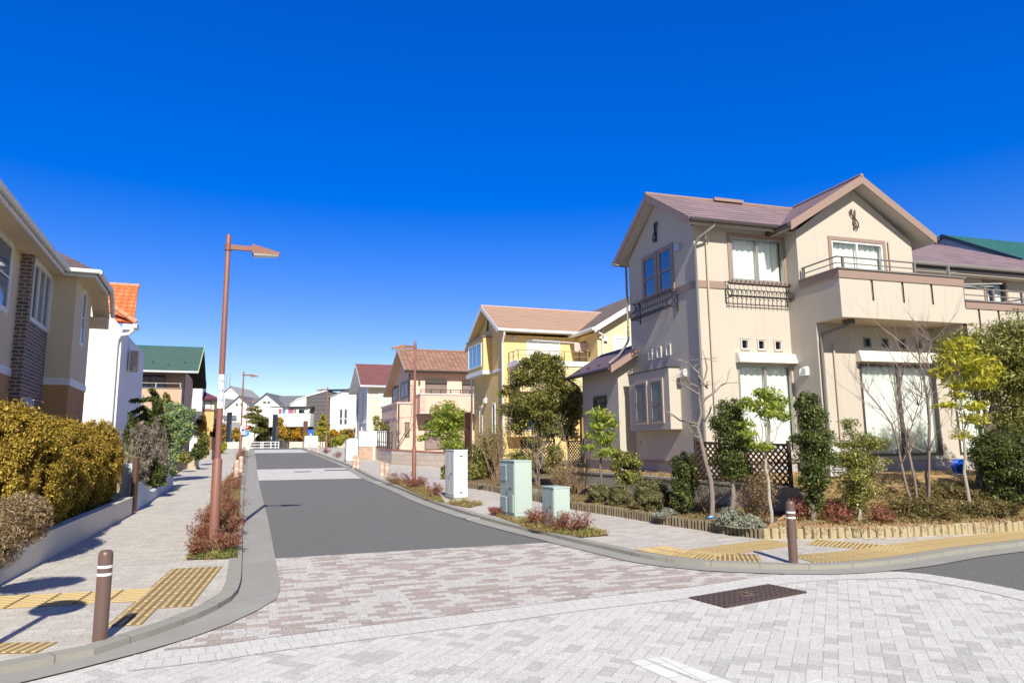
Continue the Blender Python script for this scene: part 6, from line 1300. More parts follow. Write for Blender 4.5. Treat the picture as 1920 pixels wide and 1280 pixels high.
b = left_pt(8.9, -3.0); shrub('dry_bush', 'dry brown twiggy bush spilling over the garden wall at the left edge', 'bush', b, [(40, 975, 42, 42), (-10, 1000, 50, 55), (66, 965, 24, 28)], LF_DRY, 14000, .05, .009, trunk=(BKR, .02), core=.75, clumps=40, sig=.2, shell=.75, dk=.8, corec=plain((.07, .05, .03), .95, .05))
b = left_pt(9.1, -3.0); twiggy('bare_bush', 'bare tangled branches in front of the dry brown bush at the left edge', 'bush', b, .8, 10, .012, 3, .9, bark_m((.4, .3, .2), 'dry_twig'), tilt=(0, -.1))
# mixed planting beyond the hedge
def lp(px, py, up=.3): p = gpt(px, py, K); return Vector((p.x, p.y, p.z)) + Vector((0, 0, 0))
def at_uv(u, v, up=.3): return left_pt(u, v) + Vector((0, 0, up - .3))
shrub('dark_conifer', 'dark green narrow conifer behind the last golden bush', 'conifer', at_uv(21.5, -3.6), [(248, 795, 10, 18), (247, 820, 14, 22), (246, 850, 15, 25)], LF_DARK, 3500, .09, .03, trunk=(BK, .04), core=.75, clumps=30, sig=.16, vert=.6)
shrub('dead_bush', 'dense grey-brown leafless bush right of the golden hedge', 'bush', at_uv(19.8, -3.0), [(262, 820, 18, 26), (268, 850, 18, 30), (262, 880, 18, 25)], LF_GREY, 7000, .09, .012, trunk=(BKG, .03), core=.7, clumps=40, sig=.16, shell=.7, vert=.8, corec=plain((.06, .045, .04), .95, .05))
shrub('pale_dead_bush', 'pale grey spiky dry bush beside the variegated tree', 'bush', at_uv(21.3, -2.75), [(295, 815, 13, 28), (300, 850, 13, 30), (304, 875, 14, 22)], LF_GREY, 5000, .12, .014, trunk=(BKG, .03), core=.55, clumps=30, sig=.18, vert=1.2, shell=.6, corec=plain((.1, .08, .07), .95, .05))
twiggy('bare_shrub', 'pale arching bare shrub hanging over the brown gate post', 'shrub', at_uv(18.8, -2.9), 1.0, 9, .016, 3, .9, bark_m((.5, .4, .28), 'pale_twig'), upb=0)
shrub('evergreen_bush', 'dark evergreen bush in shade behind the blue plaster wall', 'bush', at_uv(20.2, -2.75), [(282, 885, 16, 28), (300, 895, 14, 22)], LF_DARK, 4000, .07, .03, trunk=(BK, .03), core=.7, clumps=24, sig=.2)
shrub('variegated_tree', 'bushy blue-green tree flecked with yellow blossom beyond the left hedge', 'tree', at_uv(25.5, -3.3), [(335, 782, 24, 18), (318, 800, 18, 20), (345, 806, 22, 20), (322, 830, 22, 18), (352, 775, 16, 10), (326, 764, 13, 10)], LF_BLUE, 16000, .085, .028, trunk=(BK, .07), core=.45, clumps=26, sig=.2, shell=.4)
def feathery(name, label, base, arcs, leaf, rw, n, L):
    base = Vector(base); t = thing(name, label, 'tree', tuple(base)); rn = random.Random(77); mb = MB(); B = []
    for a in arcs:
        pts = [Vector((0, 0, 0))] + [ony(x, y, base.y + rn.uniform(-.3, .3)) - base for x, y in a]; cm = []
        for i in range(len(pts) - 1):
            for k in range(8): cm.append(pts[i].lerp(pts[i + 1], k / 8))
        cm.append(pts[-1]); mb.tube(cm, [.045 - .038 * i / len(cm) for i in range(len(cm))], 6)
        for p in cm[7:]: B.append((p.x, p.y, p.z - rw * .35, rw, rw, rw * .7))
    mb.build('trunk', BK, t, True, absz=False); leafmesh('foliage', leaf, t, B, n, L, L * .22, 78, 5, .45, .2, .2, -.5); return t
feathery('wilting_tree', 'dark drooping feathery tree with arching branches before the salmon house', at_uv(26.5, -4.3),
         [[(280, 800), (292, 765), (290, 745), (272, 748), (248, 750)], [(280, 800), (285, 775), (268, 762), (245, 775)], [(285, 800), (296, 760), (293, 740), (284, 730)], [(285, 800), (270, 780), (252, 790), (240, 806)], [(285, 800), (300, 765), (300, 750), (280, 745)], [(285, 800), (288, 775), (275, 772), (258, 782)], [(285, 800), (296, 780), (310, 776)]], LF_DARK, .085, 12000, .11)
shrub('dark_bush', 'dark green shrub under the drooping feathery tree', 'bush', at_uv(25, -4.4), [(276, 812, 18, 16), (288, 800, 14, 14), (298, 796, 12, 14), (290, 820, 20, 18)], LF_DARK, 6000, .1, .04, trunk=(BK, .05), core=.7, clumps=24)
shrub('small_spruce', 'small pointed green conifer showing above the variegated tree', 'conifer', at_uv(31, -4.8), [(312, 745, 5, 9), (312, 757, 9, 10), (312, 770, 12, 14)], LF_OLIVE, 2500, .12, .04, trunk=(BK, .05), core=.7, vert=.6)
shrub('green_bush', 'small blue-green bush at the foot of the variegated tree by the curved wall', 'bush', at_uv(23.2, -2.7), [(322, 862, 12, 14), (318, 880, 12, 12), (328, 850, 10, 10)], LF_BLUE, 2500, .09, .03, trunk=(BK, .02), core=.5)
for k, (lb, px, py, rx, ry, lf) in enumerate((('low green shrub at the left end of the block planter', 348, 858, 12, 9, LF_OLIVE), ('dark clipped bush at the right end of the block planter', 371, 845, 9, 14, LF_DARK), ('yellow-green bush behind the planter end, above the dark clipped bush', 381, 832, 9, 22, LF_OLIVE), ('orange climbing hedge below the purple-roofed house', 375, 800, 13, 18, LF_AUT), ('yellow bush past the brown board fence', 415, 836, 8, 13, LF_YELL), ('green bush below the apricot wall', 402, 818, 8, 18, LF_DARK))):
    dep = (28, 29.5, 33, 50, 48, 55)[k]; b = ony(px, py, dep); g = zg(b.x, b.y) + (K + .35 if k < 3 else K); shrub('bush', lb, 'bush', (b.x, b.y, g), [(px, py, rx, ry)], lf, 2500, .06 + dep * .002, .04, core=.7, trunk=(BK, .02))
twiggy('pale_dead_shrub', 'pale dry branching shrub between the flowering tree and the planter bushes', 'shrub', at_uv(28.2, -3.2), 1.3, 8, .02, 3, .7, bark_m((.5, .45, .38), 'white_twig'))
P_ = at_uv(33, -3.4, 0); t = thing('white_post', 'slim white lamp post standing behind the left planter', 'post', tuple(P_)); MB().lathe([(.07, 0), (.06, 2.3), (.11, 2.35), (.11, 2.45), (.02, 2.6)], n=12).build('post', M_WHB, t, True, absz=False)
# ---- roadside strips
def strip(pts, name='roadside_soil'):
    P = [tuple(gpt(x, y, K).xy) for x, y in pts]; o = struct(sheet(name, P, K + .012, M_SOIL)); return P
def grass(name, label_, pts, n, L=.06, mat=None, seed=1, hh=.04, off=K):
    P = [tuple(gpt(x, y, off).xy) for x, y in pts]; rn = random.Random(seed); pt = []
    x0, x1 = min(p[0] for p in P), max(p[0] for p in P); y0, y1 = min(p[1] for p in P), max(p[1] for p in P); tries = 0
    while len(pt) < n // 12 and tries < n * 20:
        tries += 1; x, y = rn.uniform(x0, x1), rn.uniform(y0, y1)
        if inside((x, y), P): pt.append((x, y, zg(x, y) + off + hh * .6, .06, .06, hh))
    o = leafmesh(name, mat or LF_GRASS, None, pt, n, L, .012, seed, 4, .5, .2, .1, .8); o['kind'] = 'stuff'; return o
s1 = [(350, 1050), (372, 990), (408, 915), (442, 880), (452, 880), (449, 960), (446, 1047)]
strip(s1); grass('grass', '', s1, 9000, .07, seed=2); grass('grass', '', [(352, 1048), (400, 1030), (440, 1026), (440, 1047)], 900, .05, LF_GRN, 3)
s2 = [(436, 880), (444, 855), (458, 843), (462, 843), (458, 880)]; strip(s2)
s3 = [(695, 893), (716, 893), (805, 931), (850, 955), (930, 975), (1050, 1012), (1140, 1008), (1130, 1000), (1080, 990), (1000, 968), (905, 935), (860, 937), (828, 925), (800, 915), (745, 900)]
s3a = [(722, 898), (760, 900), (800, 914), (826, 930), (834, 944), (800, 936)]; s3b = [(835, 944), (870, 938), (905, 946), (880, 952)]; s3c = [(925, 965), (1000, 968), (1090, 985), (1142, 1004), (1090, 1008), (1000, 995)]
for i, s in enumerate((s3a, s3b, s3c)): strip(s); grass('grass', '', s, (3500, 900, 6000)[i], .07, seed=5 + i)
grass('grass', '', [(800, 926), (830, 938), (832, 943), (800, 934)], 400, .05, LF_GRN, 9); grass('grass', '', [(1040, 996), (1130, 996), (1120, 1005), (1050, 1004)], 500, .06, LF_GRN, 10)
ORD = ['first', 'second', 'third', 'fourth', 'fifth', 'sixth', 'seventh', 'eighth', 'ninth', 'tenth', 'eleventh', 'twelfth', 'thirteenth', 'fourteenth']
def low_red(lb, px, py, w_, h_, grp, n=900):
    b = gpt(px, py, K); m = mpp(b); seedc[0] += 1; rn = random.Random(seedc[0]); t = thing('low_shrub', lb, 'shrub', tuple(b), 0, grp); mb = MB(); H_ = h_ * m; R_ = w_ * m / 2; tips = []
    for i in range(16):
        a = rn.uniform(0, 2 * PI); rr = R_ * math.sqrt(rn.random()); e = Vector((rr * math.cos(a), rr * math.sin(a), 0)); twig(mb, rn, (e.x * .35, e.y * .35, -.02), (e.x * 1.2, e.y * 1.2, H_), H_ * rn.uniform(.55, .75), .006, 2, 3, .7, .4, tips)
    mb.build('stems', BKR, t, True, absz=False)
    B = [(p.x, p.y, p.z, .05, .05, .045) for p in tips] + [(0, 0, H_ * .6, R_ * .9, R_ * .9, H_ * .35)]
    leafmesh('foliage', LF_RED, t, B, n, .045, .014, seedc[0], 5, .5, .3); return t
for k, (px, py, w_, h_) in enumerate(((372, 1042, 40, 30), (424, 1036, 50, 40), (378, 1012, 55, 32), (430, 1000, 45, 38), (388, 985, 40, 34), (432, 970, 36, 34), (424, 945, 46, 38), (436, 918, 44, 28))):
    low_red('low red-brown shrub in the left roadside strip, %s from the camera' % ORD[k], px, py, w_, h_, 'low red-brown shrubs of the left strip', 650)
for k, (px, py, w_, h_) in enumerate(((455, 872, 16, 20), (448, 862, 16, 18), (457, 855, 12, 16))): low_red('small reddish shrub by the second lamp on the left, %s in depth' % ORD[k], px, py, w_, h_, 'reddish shrubs by the second left lamp', 300)
RL = (('reddish shrub left of the street lamp on the right kerb', 748, 908, 42, 22), ('reddish shrub at the foot of the right kerb street lamp', 776, 915, 30, 18), ('reddish shrub right of the street lamp on the right kerb', 790, 913, 24, 16), ('reddish shrub just left of the tall white cabinet', 816, 931, 30, 22), ('reddish shrub just left of the tall green cabinet', 930, 966, 22, 14),
      ('reddish shrub between the tall and the low green cabinet', 1008, 985, 36, 30), ('reddish shrub in front of the low green cabinet', 1048, 994, 44, 30), ('reddish shrub right of the low green cabinet', 1086, 998, 50, 34), ('far reddish shrub left of the white siding cabinet', 612, 850, 16, 8), ('far reddish shrub before the brick posts', 632, 858, 16, 10))
for lb, px, py, w_, h_ in RL: low_red(lb, px, py, w_, h_, 'reddish shrubs of the right kerb strips', 700)
# ---- right beds
from mathutils.bvhtree import BVHTree
_v, _p = [], []
for o_ in [o for o in C.objects if o.type == 'MESH' and o.name.split('.')[0] in ('planting_bed', 'soil_bank', 'yard_ground')]:
    k = len(_v); _v += [v.co.copy() for v in o_.data.vertices]; _p += [[k + i for i in p.vertices] for p in o_.data.polygons]
_bvh = BVHTree.FromPolygons(_v, _p)
def on_bed(px, y, dz=0.0):
    p = ony(px, 900, y); h = _bvh.ray_cast(Vector((p.x, p.y, 8)), Vector((0, 0, -1)))[0]; p.z = (h.z if h else zg(p.x, p.y) + K) + dz; return p
RBED = lambda px, py, z=.38: onz(px, py, z)
shrub('clipped_shrub', 'left one of the low clipped olive shrubs in the right bed', 'shrub', on_bed(1122, 15.2), [(1122, 925, 18, 17)], LF_BOX, 4500, .04, .013, trunk=(BK, .02), core=.85, clumps=50, sig=.12, shell=.85, group='clipped olive shrubs in the right bed', corec=plain((.05, .05, .02), .9, .1))
shrub('clipped_shrub', 'clipped olive shrub with a brownish side right of the first one', 'shrub', on_bed(1160, 14.7), [(1160, 929, 23, 20)], LF_BOX, 5500, .04, .013, trunk=(BK, .02), core=.85, clumps=50, sig=.12, shell=.85, group='clipped olive shrubs in the right bed', corec=plain((.05, .05, .02), .9, .1))
shrub('clipped_shrub', 'largest rounded clipped olive shrub in the right bed, beside the dark column bush', 'shrub', on_bed(1222, 13.8), [(1222, 931, 35, 29)], LF_BOX, 9000, .04, .013, trunk=(BK, .02), core=.87, clumps=60, sig=.1, shell=.87, group='clipped olive shrubs in the right bed', corec=plain((.05, .05, .02), .9, .1))
shrub('broadleaf_shrub', 'glossy green broadleaf shrub in front of the pale annex wall', 'shrub', on_bed(1176, 15.4), [(1176, 870, 26, 20), (1178, 895, 22, 16), (1160, 855, 12, 9)], LF_OLIVE, 6500, .05, .022, trunk=(BK, .025), core=.5)
shrub('laurel_tree', 'slender tree with drooping light green leaves before the annex', 'tree', on_bed(1127, 15.9), [(1122, 776, 22, 10), (1138, 790, 20, 12), (1118, 798, 18, 10), (1128, 815, 24, 12), (1140, 830, 18, 9), (1108, 838, 18, 7), (1135, 848, 26, 8)], LF_LIME, 1500, .12, .032, trunk=(BK, .035), clumps=7, sig=.36, shell=.3, up=.1)
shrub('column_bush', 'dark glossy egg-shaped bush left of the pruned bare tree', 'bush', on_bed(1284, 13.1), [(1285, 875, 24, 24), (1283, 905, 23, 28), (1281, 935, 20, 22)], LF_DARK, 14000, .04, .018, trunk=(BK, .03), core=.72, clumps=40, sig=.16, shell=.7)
# pruned bare tree
b = on_bed(1330, 12.4); t = thing('bare_tree', 'pruned bare tree with a leaning grey trunk and knobbly spurs before the house corner', 'tree', tuple(b)); mb = MB(); rn = random.Random(8)
def wp(px, py, base, dy=0): return ony(px, py, base.y + dy) - base
tr = [(0, 0, -.1)] + [wp(x, y, b) for x, y in ((1336, 940), (1333, 900), (1322, 860), (1314, 825), (1308, 800), (1315, 775), (1311, 745), (1312, 715), (1310, 690))]
mb.tube(tr, [.048, .043, .039, .036, .033, .03, .025, .02, .014, .008], 8)
for x0, y0, L_ in ((1310, 795, ((1290, 790), (1275, 788), (1262, 778), (1248, 770))), (1308, 800, ((1295, 796), (1285, 788))), (1312, 760, ((1325, 745), (1340, 735), (1352, 722), (1362, 718))), (1311, 740, ((1296, 730), (1280, 722), (1274, 712))), (1312, 722, ((1322, 708), (1326, 690), (1322, 672))), (1311, 700, ((1300, 690), (1290, 680))), (1311, 725, ((1292, 718), (1278, 700))), (1313, 780, ((1322, 790), (1330, 775), (1334, 762))), (1310, 705, ((1322, 722), (1326, 728), (1325, 715))), (1314, 822, ((1300, 815), (1290, 802)))):
    q = [wp(x0, y0, b)] + [wp(x, y, b, rn.uniform(-.25, .25)) for x, y in L_]; mb.tube(q, [.022 - .015 * i / len(q) for i in range(len(q))], 5)
    for k in range(5):
        s_ = q[rn.randint(1, len(q) - 1)]; twig(mb, rn, s_, (rn.uniform(-1, 1), rn.uniform(-1, 1), rn.uniform(-.2, 1.2)), rn.uniform(.08, .3), .006, 1, 2)
mb.build('trunk', BKG, t, True, absz=False)
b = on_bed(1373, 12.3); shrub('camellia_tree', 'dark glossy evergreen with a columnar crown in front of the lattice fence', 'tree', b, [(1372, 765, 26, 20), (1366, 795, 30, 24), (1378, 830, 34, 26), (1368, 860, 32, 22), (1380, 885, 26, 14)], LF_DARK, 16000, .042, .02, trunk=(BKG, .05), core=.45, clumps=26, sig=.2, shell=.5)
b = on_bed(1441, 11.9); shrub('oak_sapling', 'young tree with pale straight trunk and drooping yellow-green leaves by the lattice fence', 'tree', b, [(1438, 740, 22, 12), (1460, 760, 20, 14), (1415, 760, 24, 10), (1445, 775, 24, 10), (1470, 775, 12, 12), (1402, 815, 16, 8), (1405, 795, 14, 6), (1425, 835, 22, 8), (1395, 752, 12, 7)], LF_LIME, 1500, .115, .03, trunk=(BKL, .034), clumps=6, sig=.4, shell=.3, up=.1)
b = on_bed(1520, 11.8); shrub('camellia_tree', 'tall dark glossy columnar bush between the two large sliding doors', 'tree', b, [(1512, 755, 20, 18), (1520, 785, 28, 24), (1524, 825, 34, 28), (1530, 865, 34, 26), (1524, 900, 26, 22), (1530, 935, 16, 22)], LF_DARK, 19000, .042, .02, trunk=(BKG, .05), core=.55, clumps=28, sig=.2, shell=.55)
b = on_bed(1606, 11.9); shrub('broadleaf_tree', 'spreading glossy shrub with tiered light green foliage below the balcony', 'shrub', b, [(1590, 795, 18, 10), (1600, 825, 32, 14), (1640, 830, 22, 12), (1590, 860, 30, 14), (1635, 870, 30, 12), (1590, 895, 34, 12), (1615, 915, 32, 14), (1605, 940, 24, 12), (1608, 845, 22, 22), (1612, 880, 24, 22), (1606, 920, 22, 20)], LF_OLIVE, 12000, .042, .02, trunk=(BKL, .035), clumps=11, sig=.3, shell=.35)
# bare multi-stem tree
b = on_bed(1712, 12.8); t = thing('bare_tree', 'bare multi-stemmed tree with fine reddish twigs before the large curtained door', 'tree', tuple(b)); mb = MB(); rn = random.Random(21)
for path, r in ((((0, 0, -.1), (1700, 915), (1690, 870), (1682, 825), (1672, 795), (1655, 770), (1625, 735)), .035), (((.1, .1, -.1), (1715, 900), (1705, 850), (1700, 810), (1690, 790), (1682, 760), (1690, 720), (1685, 690)), .032), (((.25, 0, -.1), (1737, 890), (1742, 850), (1742, 790), (1738, 745), (1733, 715), (1725, 680), (1700, 650)), .042), (((.25, 0, .1), (1742, 850), (1744, 800), (1741, 750), (1748, 710), (1738, 670), (1745, 640)), .03), (((.1, .1, .2), (1700, 830), (1712, 790), (1722, 760), (1728, 740)), .02)):
    q = [Vector(p) if len(p) == 3 else wp(*p, b, rn.uniform(-.15, .15)) for p in path]; mb.tube(q, [.75 * r * (1 - .65 * i / (len(q) - 1)) for i in range(len(q))], 7)
    for k in range(13):
        s_ = q[rn.randint(2, len(q) - 1)]; twig(mb, rn, s_, (rn.uniform(-1, .8), rn.uniform(-.8, .8), rn.uniform(.4, 1.3)), rn.uniform(.35, .95), .009, 2, 3, .6, .5)
mb.build('trunk', bark_m((.27, .21, .19), 'reddish_grey_bark'), t, True, absz=False)
b = on_bed(1812, 12.7); shrub('yellow_leaf_tree', 'young tree with thin white-banded trunk and bright yellow-green leaves at the right', 'tree', b, [(1800, 680, 34, 22), (1840, 690, 30, 20), (1775, 700, 22, 12), (1815, 720, 36, 12), (1790, 745, 22, 8), (1770, 760, 20, 6), (1830, 785, 26, 8), (1800, 815, 18, 7), (1820, 760, 24, 8), (1800, 650, 26, 14), (1778, 650, 14, 8)], LF_YELL, 2300, .12, .034, trunk=(BKL, .032), clumps=7, sig=.4, shell=.3, up=.1)
b = on_bed(1835, 13.9); shrub('large_evergreen', 'large dense olive evergreen tree filling the right edge', 'tree', b, [(1860, 650, 60, 40), (1920, 640, 50, 50), (1800, 660, 40, 35), (1900, 720, 60, 50), (1845, 720, 42, 34), (1970, 720, 60, 70), (1900, 790, 50, 30)], LF_OLIVE, 36000, .075, .022, trunk=(BK, .1), core=.4, clumps=30, sig=.2, shell=.45)
b = on_bed(1880, 13.1); shrub('dense_bush', 'dense dark green bush below the large evergreen at the right edge', 'bush', b, [(1875, 830, 45, 35), (1900, 880, 52, 45), (1850, 860, 30, 30), (1890, 925, 34, 24), (1950, 870, 50, 70)], LF_DARK, 28000, .045, .02, trunk=(BK, .05), core=.7, clumps=36, sig=.18, shell=.6)
# low cover and small plants of the bank
YB = {k[:22]: y for k, y in (('wide low olive groundcover shrub', 12.2), ('low dark groundcover right of', 12.4), ('olive groundcover on the bank', 13.4), ('red-leaved nandina left of', 11.9), ('small reddish shrub right of', 11.8), ('reddish twiggy shrub behind', 12.0), ('silvery grey mound of foliage', 11.8), ('larger silvery grey mound', 11.6), ('small silvery tuft beside', 12.95), ('small pale tuft by the green', 17.2), ('small pale tuft behind the tall', 20.0))}
DB = [13.0, 12.5, 12.3, 16.6, 17.1]
for lb, px, py, rx, ry, lf, z, n, L_ in (('wide low olive groundcover shrub at the foot of the bare multi-stemmed tree', 1725, 955, 62, 24, LF_COV, .4, 6500, .05), ('low dark groundcover right of the yellow-leaved sapling', 1855, 955, 56, 22, LF_COV, .4, 6000, .05), ('olive groundcover on the bank behind, below the curtained door', 1770, 922, 66, 17, LF_COV, .6, 5500, .05), ('red-leaved nandina left of the tiered shrub', 1567, 965, 26, 26, LF_RED, .35, 1800, .05), ('small reddish shrub right of the tiered shrub trunk', 1652, 965, 22, 20, LF_RED, .35, 900, .045), ('reddish twiggy shrub behind the far bollard', 1498, 955, 20, 26, LF_RED, .35, 900, .05),
                                        ('silvery grey mound of foliage right of the bare tree foot', 1368, 975, 22, 20, LF_SILV, .33, 4500, .045), ('larger silvery grey mound spilling over the block edging', 1402, 988, 28, 20, LF_SILV, .3, 6000, .045), ('small silvery tuft beside the largest clipped shrub', 1247, 964, 19, 10, LF_SILV, .35, 2200, .04), ('small pale tuft by the green cabinet', 1004, 925, 10, 9, LF_SILV, .45, 900, .05), ('small pale tuft behind the tall cabinets', 908, 912, 9, 7, LF_SILV, .5, 700, .05)):
    bb = on_bed(px, YB[lb[:22]]); shrub('ground_shrub', lb, 'shrub', bb, [(px, py, rx, ry)] if rx < 40 else [(px - rx * .5, py + 2, rx * .5, ry * .85), (px, py, rx * .5, ry), (px + rx * .5, py + 3, rx * .5, ry * .8)], lf, n, L_, L_ * .32, trunk=(BKR, .008), core=(.55 if lf is LF_SILV else None), clumps=26, sig=.2, shell=.6, dk=1.0, branches=5, corec= plain((.3, .3, .26), .9, .1))
for lb, px, py, h_, w_ in (('dry brown twiggy bush against the retaining wall right of the dark column bush', 1325, 972, .62, 14), ('dry brown twiggy bush behind the silvery mounds', 1400, 975, .7, 16), ('dry brown bush against the wall left of the oak sapling', 1425, 968, .6, 12), ('brown twiggy shrub at the far end of the retaining wall', 1078, 935, .7, 16), ('brown twiggy shrub beside the tall green cabinet', 1050, 930, .6, 14)):
    twiggy('dry_bush', lb, 'bush', on_bed(px, DB.pop(0)), h_ * 1.2, w_, .009, 3, .6, bark_m((.3, .2, .12), 'brown_twig'), LF_DRY, 1500, .03, lean=.8)
for k, (lb, px, py, h_) in enumerate((('thin bare sapling left of the slender tree before the annex', 1075, 915, 1.9), ('second thin bare sapling close to the annex corner', 1092, 905, 1.7))): twiggy('bare_sapling', lb, 'tree', on_bed(px, (17.3, 17.0)[k]), h_, 3, .02, 3, .6, BKG)
# dry grass, weeds and leaf litter on the bank and in the beds
def cover(name, rows, n, L, mat, sd, hh=.035, w_=.012):
    rn = random.Random(sd); pt = []
    while len(pt) < n // 10:
        px, y = rn.uniform(*rows[0]), rn.uniform(*rows[1]); p = ony(px, 900, y); h = _bvh.ray_cast(Vector((p.x, p.y, 8)), Vector((0, 0, -1)))[0]
        if h is None: pt.append((0, 0, -50, .01, .01, .01)); continue
        r = rn.uniform(.04, .1); pt.append((p.x, p.y, h.z + hh * .5, r, r, hh))
    pt = [q for q in pt if q[2] > -5]; o = leafmesh(name, mat, None, pt, n, L, w_, sd, 4, .5, .2, .3, .4); o['kind'] = 'stuff'
cover('dry_grass', ((1480, 2050), (11.6, 15.2)), 16000, .06, LF_GRASS, 21); cover('dry_weeds', ((1500, 1950), (11.6, 14.0)), 7000, .05, LF_COV, 22, .06, .02); cover('fallen_leaves', ((1440, 1950), (11.5, 13.5)), 5000, .045, LF_DRY, 23, .02, .025)
cover('dry_grass', ((1060, 1440), (12.2, 16.5)), 9000, .055, LF_GRASS, 24); cover('dry_grass', ((1060, 1300), (15.4, 19)), 6000, .07, LF_DRY, 25)
grass('fallen_leaves', '', [(1440, 1000), (1700, 992), (1900, 982), (1900, 972), (1720, 980), (1560, 985), (1440, 985)], 1300, .04, leaf_m('fallen_leaf', (.3, .16, .08), (.5, .32, .18), (.7, .55, .38), .1, .8, .1), 12, .03, K + .17)
# lattice fence on the wall
def lattice(label, pts3, h, mat, nm='lattice_fence', post=.06, g=.125, w_=.026):
    base = pts3[0]; t = thing(nm, label, 'fence', tuple(base))
    for i in range(len(pts3) - 1):
        p, q = pts3[i] - base, pts3[i + 1] - base; L = (q - p).xy.length; d = (q - p) / L; F_ = lambda s, z, o=0: p + d * s + Vector((d.y * o, -d.x * o, z)); m = MB(); n = int((L + h) / g) + 1
        for k in range(n):
            for sg in (0, 1):
                s0, z0 = k * g, 0
                if s0 > L: z0 = s0 - L; s0 = L
                s1, z1 = k * g - h, h
                if s1 < 0: z1 = h + s1; s1 = 0
                if z1 <= z0: continue
                a_, b_ = (s0, s1) if not sg else (L - s0, L - s1); m.beam(F_(a_, z0 + .04, .008 * (1 if sg else -1)), F_(b_, z1 + .04, .008 * (1 if sg else -1)), w_ * .9, w_)
        m.beam(F_(0, .02), F_(L, .02), .045, .045).beam(F_(0, h + .06), F_(L, h + .06), .045, .045); m.build('lattice_panel', mat, t, absz=False)
        for s in ((0, L) if i == len(pts3) - 2 else (0,)): c = F_(s, 0); MB().box(c.x - post / 2, c.x + post / 2, c.y - post / 2, c.y + post / 2, c.z - .15, c.z + h + .14).build('fence_post', mat, t, absz=False)
    return t
M_LAT = plain((.045, .022, .015), .6, .3, sc_=20)
def wlp(i, f=0): p = wl3[i].lerp(wl3[min(i + 1, 4)], f); return Vector((p.x + .05, p.y + .07, p.z + .02))
lattice('dark brown diagonal lattice fence on top of the grey retaining wall', [wlp(2, 0), wlp(3, -.0) * .5 + wlp(2, 0) * .5, wlp(3, 0), wlp(3, .85)], .68, M_LAT)
for lb, a, b_ in (('dark low fence in shadow beneath the large evergreen before the yellow house', (978, 868), (1040, 866)), ('dark fence section left of the annex corner', (1066, 870), (1094, 868))):
    pa, pb = ony(*a, 24), ony(*b_, 23.5); pa.z = pb.z = .95; lattice(lb, [pa, pb], .75, plain((.04, .03, .025), .7), g=.12)
pa, pb = ony(872, 862, 31), ony(884, 862, 30); pa.z = pb.z = 1.0; lattice('brown lattice trellis beside the yellow house downpipe', [pa, pb], 2.0, plain((.12, .05, .03), .7), 'trellis', g=.14)
# hose reel by the house
p = ony(1798, 874, 14.1); t = thing('hose_reel', 'bright blue hose reel on the terrace under the curtained door', 'hose reel', (p.x, p.y, .95), rad(17)); z = p.z - .95
mb = MB()
for k in range(6): mb.tube([(.13 * math.cos(a), -.05 + k * .02, z + .13 * math.sin(a)) for a in [i * PI / 10 for i in range(21)]], .014, 6)
mb.tube([(0, -.08, z), (0, .08, z)], .1, 16); mb.build('hose_coil', plain((.01, .09, .6), .35, .5), t, True, absz=False); MB().beam((-.12, 0, 0), (0, 0, z), .02).beam((.12, 0, 0), (0, 0, z), .02).box(-.17, .17, -.09, .09, 0, .02).build('stand', plain((.5, .55, .6), .4), t, absz=False)
p = ony(1566, 872, 15.0); t = thing('air_conditioner', 'small white outdoor air conditioner unit beside the tiered shrub', 'air conditioner', (p.x, p.y, .93), rad(17.4))
MB().box(-.3, .12, -.2, .1, 0, .6).build('casing', M_WFR, t, bev=.01, absz=False); m = MB(); [m.box(-.27, .02, -.215, -.203, .08 + k * .05, .1 + k * .05) for k in range(9)]; m.build('grille', M_GREY, t, absz=False)
# ---- in front of the yellow and pink houses
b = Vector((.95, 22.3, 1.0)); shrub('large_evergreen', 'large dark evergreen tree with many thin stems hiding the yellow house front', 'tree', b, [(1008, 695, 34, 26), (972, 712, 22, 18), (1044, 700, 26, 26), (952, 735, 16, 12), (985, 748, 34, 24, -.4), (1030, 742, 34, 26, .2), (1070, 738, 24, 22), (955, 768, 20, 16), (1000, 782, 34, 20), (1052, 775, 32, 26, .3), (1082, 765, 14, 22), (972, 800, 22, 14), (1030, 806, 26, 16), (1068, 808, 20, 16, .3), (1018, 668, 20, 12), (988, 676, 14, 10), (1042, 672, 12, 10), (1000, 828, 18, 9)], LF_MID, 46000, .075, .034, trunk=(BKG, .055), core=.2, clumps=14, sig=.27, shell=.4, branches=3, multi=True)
b = bh(1010, 19.2); twiggy('bare_shrub', 'multi-stemmed pale grey shrub under the large evergreen', 'shrub', b, 1.5, 7, .014, 2, .4, BKG, tilt=(0, 0), lean=.35)
shrub('yellow_green_bush', 'rounded yellow-green bush under the right side of the large evergreen', 'bush', bh(1041, 19), [(1042, 850, 18, 14), (1040, 875, 18, 20)], LF_OLIVE, 4500, .06, .03, trunk=(BK, .03), core=.6)
shrub('mixed_bush', 'tangled olive bush left of the tall green cabinet', 'bush', bh(908, 21.6), [(905, 850, 26, 26), (895, 880, 26, 22), (925, 830, 24, 28), (915, 870, 26, 26)], LF_OLIVE, 6000, .07, .03, trunk=(BKR, .03), core=.35, clumps=24)
twiggy('bare_bush', 'brown bare bush between the white and the tall green cabinet', 'bush', bh(930, 20.6), 1.9, 14, .016, 3, .5, bark_m((.3, .2, .14), 'brown_twig'), LF_DRY, 1200, .03)
shrub('dark_bush', 'dark yellow-green bush beneath the low bay of the yellow house', 'bush', bh(975, 21.8), [(975, 855, 26, 12), (960, 875, 20, 14), (990, 880, 22, 16)], LF_OLIVE, 4000, .07, .03, trunk=(BK, .03), core=.5)
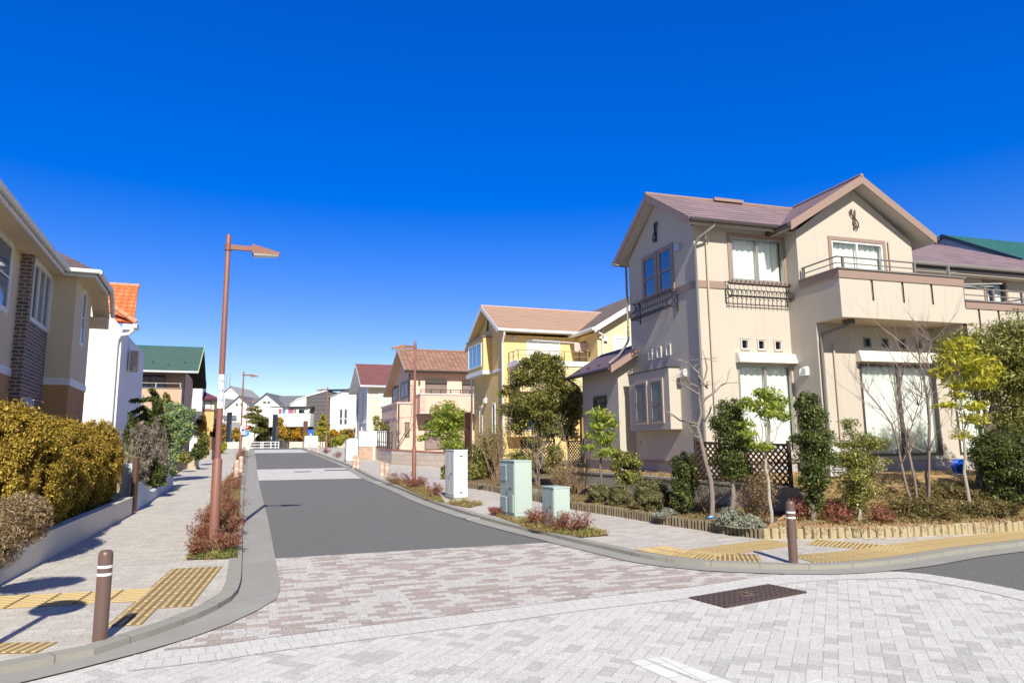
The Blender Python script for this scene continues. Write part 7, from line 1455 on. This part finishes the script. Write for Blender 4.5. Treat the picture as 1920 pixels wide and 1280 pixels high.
shrub('small_tree', 'bright lime-green tree in front of the pink house shutters', 'tree', (*onz(842, 875, .95).xy, 1.0) if 0 else Vector((-3.35, 34.5, .95)), [(800, 800, 12, 6), (790, 822, 14, 5), (838, 770, 26, 16), (825, 790, 24, 12), (850, 800, 24, 20), (815, 815, 18, 7), (845, 830, 22, 14), (862, 785, 16, 16), (860, 840, 16, 14), (828, 805, 18, 10)], LF_LIME, 7000, .14, .05, trunk=(BKL, .07), clumps=14, sig=.26, shell=.4)
twiggy('bare_tree', 'bare branching tree in front of the pink house entrance wing', 'tree', Vector((-6.9, 40, 1.05)), 3.6, 3, .05, 4, .7, BKG, lean=.5)
shrub('thin_leaf_tree', 'thin tree with sparse olive leaves left of the pink entrance', 'tree', Vector((-8.1, 41.5, 1.05)), [(708, 790, 10, 9), (712, 805, 9, 10), (722, 800, 8, 9), (706, 820, 7, 8)], LF_OLIVE, 1300, .13, .05, trunk=(BK, .035), clumps=6, sig=.3)
shrub('low_green_bush', 'small bush at the corner of the white cabinet and block wall', 'bush', gpt(833, 898, K), [(832, 885, 6, 12)], LF_OLIVE, 700, .08, .03, trunk=(BKR, .015))
# ---- far side of the cross street
def far_plant(nm, lb, cat, blobs, d, leaf, n, L_, core=.65, **k):
    p = ony(blobs[0][0], 836, d); return shrub(nm, lb, cat, (p.x, p.y, GB), blobs, leaf, n, L_, L_ * .4, trunk=(BK, .1), core=core, **k)
far_plant('pine_tree', 'layered pine tree behind the left guard rail', 'tree', [(478, 768, 11, 6), (470, 779, 14, 5), (487, 781, 12, 5), (476, 790, 17, 4), (466, 802, 12, 4), (484, 806, 14, 4)], 90, LF_MID, 5000, .22, .25, clumps=9, sig=.3)
far_plant('round_tree', 'round dark green tree right of the pine, behind the guard rails', 'tree', [(495, 790, 14, 10), (500, 805, 17, 14), (490, 820, 14, 9)], 92, LF_MID, 6000, .2)
far_plant('yellow_conifer', 'pointed yellow-orange conifer right of the laundry balcony', 'conifer', [(607, 784, 5, 8), (606, 797, 10, 9), (605, 812, 17, 12), (600, 821, 20, 7)], 90, LF_YELL, 5000, .3)
far_plant('orange_bush', 'rounded orange bush right of the yellow conifer', 'bush', [(624, 815, 9, 9), (633, 819, 7, 6)], 90, LF_ORNG, 2200, .3)
far_plant('autumn_bush', 'yellow-green bush left of the yellow conifer and above the pale wall', 'bush', [(540, 813, 12, 10), (528, 808, 11, 12), (522, 792, 8, 10)], 90, LF_AUT, 3500, .3)
far_plant('orange_bush', 'orange and yellow bush behind the blue banner', 'bush', [(562, 814, 13, 9), (580, 817, 11, 8)], 90.5, LF_ORNG, 2800, .3)
far_plant('brown_bush', 'brownish hedge right of the orange bush, before the white slab house', 'hedge', [(650, 812, 10, 7), (662, 811, 9, 8)], 86, LF_AUT, 2200, .3)
far_plant('left_hedge', 'orange-tinged hedge left of the black pillar', 'hedge', [(403, 815, 10, 14), (418, 812, 8, 14)], 92, LF_AUT, 2500, .3)
far_plant('autumn_bush', 'yellow bush between the left pillar and the stop sign', 'bush', [(440, 815, 10, 11), (452, 818, 8, 9)], 91, LF_AUT, 2500, .3)
p = ony(632, 832, 66); shrub('yellow_hedge', 'low yellow-green hedge behind the far right lamp', 'hedge', (p.x, p.y, zg(p.x, p.y) + K), [(632, 828, 14, 8), (620, 832, 8, 6), (645, 822, 8, 6)], LF_YELL, 3500, .2, .07, core=.7, trunk=(BK, .04))
p = ony(668, 835, 62); twiggy('bare_birch', 'thin pale leaning bare tree left of the grey siding house', 'tree', Vector((p.x, p.y, zg(p.x, p.y))), 3.0, 2, .05, 2, .5, bark_m((.6, .56, .52), 'white_bark'), tilt=(.12, 0))
p = ony(637, 836, 64); t = thing('dark_railing', 'short dark railing beside the yellow hedge near the far right lamp', 'fence', (p.x, p.y, zg(p.x, p.y) + K), YS); m = MB(); [m.box(-2.2 + k * .22, -2.14 + k * .22, -.03, .03, 0, 1.1) for k in range(9)]; m.box(-2.2, -.4, -.03, .03, 1.08, 1.14).build('railing_bars', M_IRON, t, absz=False)
